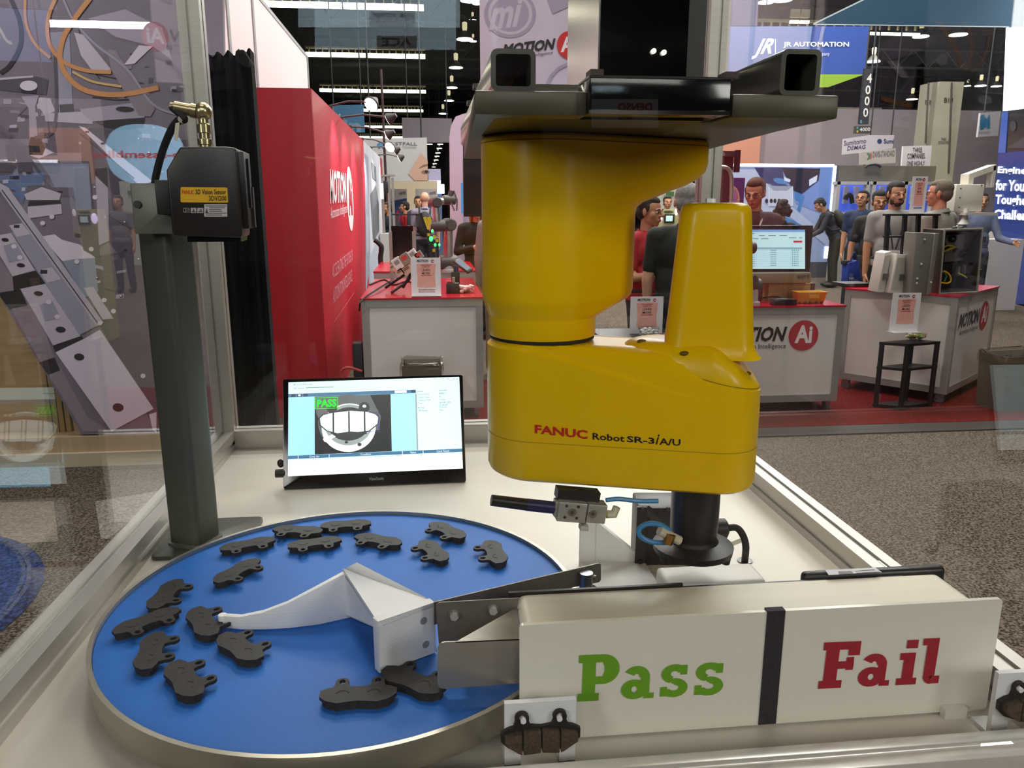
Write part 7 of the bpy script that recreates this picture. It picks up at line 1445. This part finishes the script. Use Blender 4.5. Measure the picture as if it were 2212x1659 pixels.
def person(lab, x, ytop, Y, heading, skin, hair, shirt, trousers, H=None, style='short', sleeve='short', lean=0, hyaw=0, hpitch=0, arms=None, glasses=False, lanyard=None, backpack=None, beard=None, fat=1.0, xoff=0, fine=True, group=None, vx=.013):
    P0 = ony(x, ytop, Y); H = H or P0.z; k = H / 1.75
    t = thing('person', lab, 'person', (P0.x, P0.y, 0), group)
    a = math.radians(heading); F = Vector((math.cos(a), math.sin(a), 0)); L = Vector((-F.y, F.x, 0)); Z = Vector((0, 0, 1))
    ln = math.radians(lean); Ft = F * math.cos(ln) - Z * math.sin(ln); Zt = Z * math.cos(ln) + F * math.sin(ln)
    base = Vector((P0.x, P0.y, 0)) - F * (math.sin(ln) * .55 * k)
    hip = base + Z * .93 * k
    T = lambda f, l, z: hip + (Ft * f + L * l + Zt * z) * k      # torso space, z from the hips
    B = lambda f, l, z: base + (F * f + L * l + Z * z) * k
    fr = lambda c: Frame(c, L, Ft)
    neck = T(-.01, 0, .54); hc = T(.02, 0, .70)
    hy = a + math.radians(hyaw); hp = math.radians(hpitch) + ln * .55
    Fh = Vector((math.cos(hy), math.sin(hy), 0)); Lh = Vector((-Fh.y, Fh.x, 0)); Fv = Fh * math.cos(hp) - Z * math.sin(hp); Zh = Fv.cross(Lh)
    Hd = lambda f, l, z: hc + (Fv * f + Lh * l + Zh * z) * k
    # limbs
    D = {'l': ((.03, .10, -1), (.16, .04, -1)), 'r': ((.03, .10, -1), (.16, .04, -1))}; D.update(arms or {})
    J = {}
    for s, sg in (('l', 1), ('r', -1)):
        sh = T(-.01, .175 * sg * (.5 + .5 * fat), .475); u = Vector(D[s][0]).normalized(); w_ = Vector(D[s][1]).normalized(); G_ = lambda v: F * v.x + L * (v.y * sg) + Z * v.z
        el = sh + G_(u) * .30 * k; wr = el + G_(w_) * .255 * k; J[s] = (sh, el, wr, G_(w_), sg)
    legs = {s: (hip + L * .085 * sg * k - Z * .02 * k, B(.03, .10 * sg, .50), B(0, .11 * sg, .085)) for s, sg in (('l', 1), ('r', -1))}
    def torso(mb, d, low=True):
        mb.sph(T(0, 0, .38), ((.165 * (.6 + .4 * fat) + d) * k, (.105 * fat + d) * k, (.17 + d) * k), 20, 12, Frame(T(0, 0, .38), L, Ft))
        mb.sph(T(.01, 0, .17), ((.145 * fat + d) * k, (.105 * fat + d) * k, (.19 + d) * k), 20, 12, Frame(T(.01 * fat, 0, .17), L, Ft))
        mb.sph(T(0, 0, .02), ((.155 * fat + d) * k, (.115 * fat + d) * k, (.13 + d) * k), 20, 12, Frame(T(0, 0, .02), L, Ft))
        cone(mb, T(-.01, .13, .475), T(-.01, -.13, .475), (.062 + d) * k, (.062 + d) * k); cone(mb, T(-.01, 0, .42), T(-.01, 0, .52), (.09 + d) * k, (.055 + d * .5) * k)
    b = MB(); torso(b, 0); cone(b, T(-.01, 0, .5), hc - Zh * .05 * k, .054 * k, .050 * k)
    for s in 'lr':
        sh, el, wr, d_, sg = J[s]; cone(b, sh, el, .050 * k * (.7 + .3 * fat), .040 * k); cone(b, el, wr, .040 * k, .027 * k)
        h_, kn, an = legs[s]; cone(b, h_, kn, .082 * k, .054 * k); cone(b, kn, an, .052 * k, .036 * k)
    V1, F1 = solid(b, vx * k); body = MB(); body.add(V1, F1)
    h = MB(); sp = lambda f, l, z, rf, rl, rz: h.sph(Hd(f, l, z), (rl * k, rf * k, rz * k), 18, 12, Frame(Hd(f, l, z), Lh, Fv))
    sp(-.012, 0, .03, .097, .078, .092); sp(.025, 0, -.03, .068, .064, .085); sp(.055, 0, -.088, .030, .034, .026); sp(.082, 0, .019, .018, .048, .013)
    cone(h, Hd(.094, 0, .012), Hd(.116, 0, -.022), .009 * k, .0135 * k); sp(.100, .012, -.026, .009, .009, .008); sp(.100, -.012, -.026, .009, .009, .008)
    sp(.090, 0, -.056, .012, .026, .007); sp(.088, 0, -.067, .012, .023, .008); sp(.045, .05, -.02, .03, .018, .03); sp(.045, -.05, -.02, .03, .018, .03)
    for sg in (1, -1): sp(-.008, .079 * sg, -.005, .018, .010, .031)
    cone(h, Hd(-.02, 0, -.05), T(-.01, 0, .52), .052 * k, .056 * k)
    V1, F1 = solid(h, (.0055 if fine else .008) * k, 2); body.add(V1, F1)
    for s in 'lr':
        sh, el, wr, d_, sg = J[s]; g = MB(); d_ = d_.normalized(); inn = -L * sg; inn = (inn - d_ * inn.dot(d_)); inn = inn.normalized() if inn.length > .2 else Z.cross(d_).normalized(); side = d_.cross(inn) # inn = palm normal, side = thumb side axis
        if side.dot(F) < 0 and abs(side.dot(F)) > .1: side = -side
        W_ = lambda u, v, n_: wr + (d_ * u + side * v + inn * n_) * k
        cone(g, W_(-.02, 0, 0), W_(.03, 0, 0), .025 * k, .024 * k); 
        for v in (-.022, -.007, .008, .023): cone(g, W_(.03, v * .8, 0), W_(.088, v, .002), .014 * k, .0105 * k, 8)
        for v, ll in ((-.029, .052), (-.010, .066), (.010, .072), (.029, .064)):
            cone(g, W_(.085, v, .002), W_(.085 + ll * .5, v * 1.08, .010), .0092 * k, .0085 * k, 8); cone(g, W_(.085 + ll * .5, v * 1.08, .010), W_(.085 + ll * .88, v * 1.1, .030), .0084 * k, .0068 * k, 8)
        cone(g, W_(.028, .024, .004), W_(.066, .050, .014), .0125 * k, .0100 * k, 8); cone(g, W_(.066, .050, .014), W_(.092, .053, .026), .0098 * k, .0078 * k, 8)
        V1, F1 = solid(g, (.0042 if fine else .006) * k, 1); body.add(V1, F1)
    body.build('body', SKIN[skin], t, smooth=180)
    # clothes
    b = MB(); torso(b, .014)
    for s in 'lr':
        sh, el, wr, d_, sg = J[s]; cone(b, sh, el if sleeve == 'long' else sh + (el - sh) * .72, .062 * k * (.7 + .3 * fat), .052 * k)
        if sleeve == 'long': cone(b, el, wr - d_.normalized() * .01 * k, .052 * k, .038 * k)
    V1, F1 = solid(b, vx * k, 3); MB().add(V1, F1).build('shirt', M(shirt, .8, noise=.08, scale=16, bump=.12, bscale=24), t, smooth=180)
    b = MB(); b.tube([T(-.02, 0, .515), T(-.012, 0, .555)], [.072 * k, .062 * k], 16, cap=False); b.tube([T(-.02, 0, .555), T(-.03, 0, .52)], [.064 * k, .078 * k], 16, cap=False); b.build('collar', M(shirt, .8, noise=.1, scale=20), t)
    b = MB(); b.sph(T(0, 0, .0), (.166 * fat * k, .128 * fat * k, .13 * k), 20, 12, Frame(T(0, 0, 0), L, Ft)); b.sph(T(0, 0, .07), (.162 * fat * k, .122 * fat * k, .06 * k), 20, 12, Frame(T(0, 0, .07), L, Ft))
    for s in 'lr':
        h_, kn, an = legs[s]; cone(b, h_, kn, .098 * k, .072 * k); cone(b, kn, an + Z * .01 * k, .070 * k, .058 * k)
    V1, F1 = solid(b, vx * k, 3); MB().add(V1, F1).build('trousers', M(trousers, .8, noise=.08, scale=16, bump=.1, bscale=20), t, smooth=180)
    for s, sg in (('l', 1), ('r', -1)):
        an = legs[s][2]; b = MB(); b.sph(Vector((an.x, an.y, .052 * k)) + F * .055 * k, (.047 * k, .135 * k, .052 * k), 16, 10, Frame(Vector((an.x, an.y, .052 * k)) + F * .055 * k, L, F)); b.build('shoe', M('#1a1715', .5), t)
    # face and hair
    for sg in (1, -1):
        e = MB(); e.sph(Hd(.0795, .031 * sg, .004), (.013 * k, .011 * k, .0085 * k), 10, 7, Frame(Hd(.0795, .031 * sg, .004), Lh, Fv)); eo = e.build('eye', M('#cfc6c0', .3), t)
        e = MB(); e.sph(Hd(.0885, .031 * sg, .003), (.0062 * k, .004 * k, .0062 * k), 8, 6, Frame(Hd(.0885, .031 * sg, .003), Lh, Fv)); e.build('iris', M('#2a1a12', .2), eo)
        if style != 'bald': e = MB(); e.tube([Hd(.095, .016 * sg, .0275), Hd(.094, .032 * sg, .0295), Hd(.084, .05 * sg, .0225)], [.0035 * k, .0042 * k, .003 * k], 6); e.build('eyebrow', M(hair, .8), t)
    e = MB(); e.tube([Hd(.094, .022, -.062), Hd(.101, 0, -.0605), Hd(.094, -.022, -.062)], [.0022 * k, .004 * k, .0022 * k], 6); e.build('mouth', M('#8a4a42', .5), t)
    if style != 'bald':
        g = MB(); hs2 = lambda f, l, z, rf, rl, rz: g.sph(Hd(f, l, z), (rl * k, rf * k, rz * k), 18, 12, Frame(Hd(f, l, z), Lh, Fv))
        hs2(-.030, 0, .052, .094, .083, .082); hs2(-.055, 0, .00, .066, .079, .075); hs2(.0, 0, .085, .075, .066, .045)
        if style == 'long': hs2(-.055, 0, -.08, .06, .085, .14); hs2(-.01, .075, -.05, .04, .02, .12); hs2(-.01, -.075, -.05, .04, .02, .12)
        if style == 'curly':
            random.seed(5)
            for i in range(40):
                q1, q2 = random.random() * 6.28, random.random() * 2.4; hs2(-.05 + .10 * math.cos(q1) * math.sin(q2), .11 * math.sin(q1) * math.sin(q2), .02 + .11 * math.cos(q2), .03, .03, .03)
        if style == 'short':
            for sg in (1, -1): hs2(.012, .076 * sg, .03, .018, .007, .03)
        V1, F1 = solid(g, .007 * k, 2); MB().add(V1, F1).build('hair', M(hair, .85, noise=.25, scale=60, bump=.3, bscale=120), t, smooth=180)
    if beard:
        g = MB(); 
        for f, l, z, rf, rl, rz in ((.058, 0, -.088, .032, .037, .029), (.03, .05, -.065, .035, .016, .035), (.03, -.05, -.065, .035, .016, .035), (.094, 0, -.046, .010, .030, .006)): g.sph(Hd(f, l, z), (rl * k, rf * k, rz * k), 14, 9, Frame(Hd(f, l, z), Lh, Fv))
        V1, F1 = solid(g, .006 * k, 1); MB().add(V1, F1).build('beard', M(beard, .9, noise=.3, scale=90), t, smooth=180)
    if glasses:
        g = MB()
        for sg in (1, -1):
            c = Hd(.100, .033 * sg, .003); g.tube([c + (Lh * (.024 * math.cos(q)) + Zh * (.018 * math.sin(q))) * k for q in [2 * math.pi * i / 14 for i in range(15)]], .0022 * k, 5); g.tube([Hd(.100, .056 * sg, .008), Hd(.0, .083 * sg, .010)], .0022 * k, 5)
        g.tube([Hd(.102, .010, .006), Hd(.104, 0, .009), Hd(.102, -.010, .006)], .0022 * k, 5); g.build('glasses', M('#1a1614', .3), t)
    ff = lambda l, z: T(.105 * fat + .022 + .025 * max(0, .3 - z), l, z)
    if lanyard:
        g = MB()
        for sg in (1, -1): g.tube([T(-.05, .05 * sg, .55), T(.06, .085 * sg, .50), T(.128 * fat + .004, .072 * sg, .42), T(.135 * fat + .012, .035 * sg, .27), T(.135 * fat + .014, .012 * sg, .17)], .008 * k, 5)
        lo = g.build('lanyard', M(lanyard, .7), t)
        c = T(.14 * fat + .020, 0, .09); q = [c + (L * l + Zt * z) * k for l, z in ((-.055, -.07), (.055, -.07), (.055, .07), (-.055, .07))]; g = MB(); g.loft([[v - Ft * .006 for v in q], q]); bo = g.build('name_badge', M('#d8d2d2', .4), t, smooth=0)
        g = MB(); q2 = [c + Ft * .001 + (L * l + Zt * z) * k for l, z in ((-.02, -.045), (.02, -.045), (.02, -.008), (-.02, -.008))]; q3 = [c + Ft * .001 + (L * l + Zt * z) * k for l, z in ((-.045, .02), (.045, .02), (.045, .045), (-.045, .045))]; g.poly(q2); g.poly(q3); g.build('badge_print', M('#6a686c', .5), bo, smooth=0)
    if backpack:
        g = MB(); g.sph(T(-.20, 0, .27), (.15 * k, .095 * k, .22 * k), 18, 12, Frame(T(-.20, 0, .27), L, Ft)); g.build('backpack', M(backpack, .7, noise=.15, scale=14), t)
        for sg in (1, -1): g = MB(); g.tube([T(-.13, .09 * sg, .44), T(-.04, .10 * sg, .555), T(.07, .105 * sg, .50), T(.115, .115 * sg, .38), T(.05, .16 * sg, .20), T(-.10, .13 * sg, .14)], .017 * k, 6); g.build('shoulder_strap', M('#2a2524', .7), t)
    return t, J, T, k
DOWN = ((.1, .12, -1), (.3, 0, -1))
person('man in dark maroon shirt with glasses and lanyard looking down behind the middle counter', 1634, 387, 6.75, -122, 'red', '#4a2c20', '#3a1418', '#1c1a1c', glasses=True, lanyard='#b8a8a8', hyaw=-6, hpitch=16, arms={'l': ((.35, .15, -1), (1, -.1, -.25)), 'r': ((.3, .15, -1), (1, -.2, -.3))}, fat=1.05)
person('man in red polo shirt with lanyard turned to the right behind the robot', 1402, 425, 5.8, -58, 'tan', '#2e241e', '#a8202a', '#2a2624', lanyard='#2c2c34', hyaw=14, hpitch=4, arms={'r': ((.2, .15, -1), (1, -.5, .18)), 'l': ((.25, .2, -1), (.9, -.3, .1))}, fat=1.12)
person('grey haired man in dark green shirt seen from behind beside the yellow tower', 1486, 397, 5.05, 78, 'light', '#8f8a86', '#1e2018', '#141416', arms={'l': ((.05, .16, -1), (.25, -.05, -1)), 'r': ((.1, .1, -1), (.4, 0, -1))}, fat=1.25)
person('dark haired bearded man in light grey polo with badge behind the black rack', 1938, 393, 7.7, -108, 'tan', '#1a1412', '#8f8b88', '#18171a', lanyard='#26283a', hyaw=14, hpitch=6, beard='#2a1c16', fat=1.08, arms={'r': ((.0, .12, -1), (.10, .0, -1))})
person('man with shaved grey head and glasses in grey polo turned away from the camera', 2036, 390, 7.1, 118, 'red', '#6a5e52', '#8a857c', '#201e20', hyaw=22, glasses=True, fat=1.2, style='short')
person('smiling man in black shirt standing behind the bearded man', 1902, 413, 8.6, -118, 'tan', '#14100f', '#1c1a18', '#2a271c', hyaw=10, hpitch=8, fat=1.15, arms={'r': ((.05, .22, -1), (.15, .05, -1))})
person('man in glasses and navy polo looking up at far side of the counters', 1865, 412, 11.2, -125, 'tan', '#15110f', '#1c2c4c', '#1a1a1e', glasses=True, hyaw=-15, hpitch=-8)
person('man in dark jacket bending forward with a backpack before the light box', 1782, 440, 14.6, 166, 'tan', '#120f0e', '#24242a', '#2c2a1e', H=1.78, lean=28, hpitch=22, sleeve='long', backpack='#2a281e', arms={'l': ((.4, .05, -1), (.9, 0, -.5)), 'r': ((.45, .05, -1), (.9, 0, -.45))})
person('person with black curly hair seen from behind right of the man in maroon', 1690, 436, 9.6, 95, 'tan', '#0f0d0e', '#141316', '#141416', style='curly', sleeve='long', fine=False)
tW, JW, TW, kW = person('blonde woman in black shirt with hand on her chest, head hidden by a dark screen', 1028, 432, 9.25, -84, 'light', '#b08a58', '#1c1a1a', '#161518', style='long', sleeve='long', arms={'r': ((.05, .24, -1), (.75, -.75, .25)), 'l': ((.0, .1, -1), (.2, 0, -1))})
g = MB(); q = [TW(.135, l, z) for l, z in ((.02, .36), (.10, .375), (.10, .405), (.02, .39))]; g.loft([[v + Vector((0, .01, 0)) for v in q], q]); g.build('name_tag', M('#d8d8d8', .4), tW, smooth=0)
person('person in grey sleeves and khaki trousers mostly hidden by the robot', 1086, 405, 7.1, 80, 'tan', '#3a2a20', '#8c8c84', '#7c725c', sleeve='long', arms={'l': ((.1, .16, -1), (.25, .0, -1))}, fine=False)
person('bald man in lavender grey shirt with black backpack seen from behind', 917, 415, 14.5, 88, 'light', '#c8a080', '#8c8498', '#2a2a30', style='bald', backpack='#262326', fat=1.15, fine=False)
person('man in red shirt facing left far down the aisle', 875, 436, 17, 190, 'tan', '#241a16', '#b8242c', '#22222a', fine=False, hyaw=-10)
person('man in dark navy suit partly behind the machine frame', 838, 443, 15, 205, 'tan', '#3a2c24', '#1c2232', '#1a1c26', sleeve='long', fine=False, fat=1.1, H=1.62)
person('dark haired person peeking out left of the bald man', 903, 424, 16.5, -92, 'tan', '#1c1614', '#3a3c48', '#22242c', fine=False)
person('person in blue grey shirt half hidden behind the white control box', 2122, 416, 10.2, -110, 'tan', '#2a2018', '#56607c', '#22242c', sleeve='long', fine=False, arms={'l': ((.4, .3, -1), (.9, .4, -.2))})
person('dark haired man in grey far behind the red polo man', 1442, 424, 15, -90, 'tan', '#1c1614', '#5c5a5e', '#26262c', fine=False)
# blue tote bag held by the man in black
b = thing('tote_bag', 'blue tote bag hanging from the hand of the man in black shirt', 'bag', ony(1853, 612, 8.35)); TYb = 8.35
q0 = [ony(x, y, TYb) for x, y in ((1830, 614), (1862, 612), (1856, 562), (1832, 568))]; m_ = MB(); m_.loft([[v + Vector((0, .14, 0)) for v in q0], q0]); m_.build('bag_body', M('#1c3a9c', .7, noise=.1, scale=10), b, bevel=.012)
m_ = MB(); m_.tube(bez([ony(1836, 566, TYb), ony(1846, 545, TYb), ony(1852, 563, TYb)], 16), .008, 6); m_.build('handle', M('#20306a', .7), b); m_ = MB(); m_.ptext(planeY(TYb - .013), 'festo', (1834, 604), (1844, 603), (1834, 598), .003, bold=.02); m_.build('bag_print', M('#d8dcec', .6), b, smooth=0)
m_ = MB(); pbox(m_, 1826, 563, 1846, 572, TYb + .02, .1); m_.build('bag_contents', M('#1a1818', .7), b, bevel=.008)
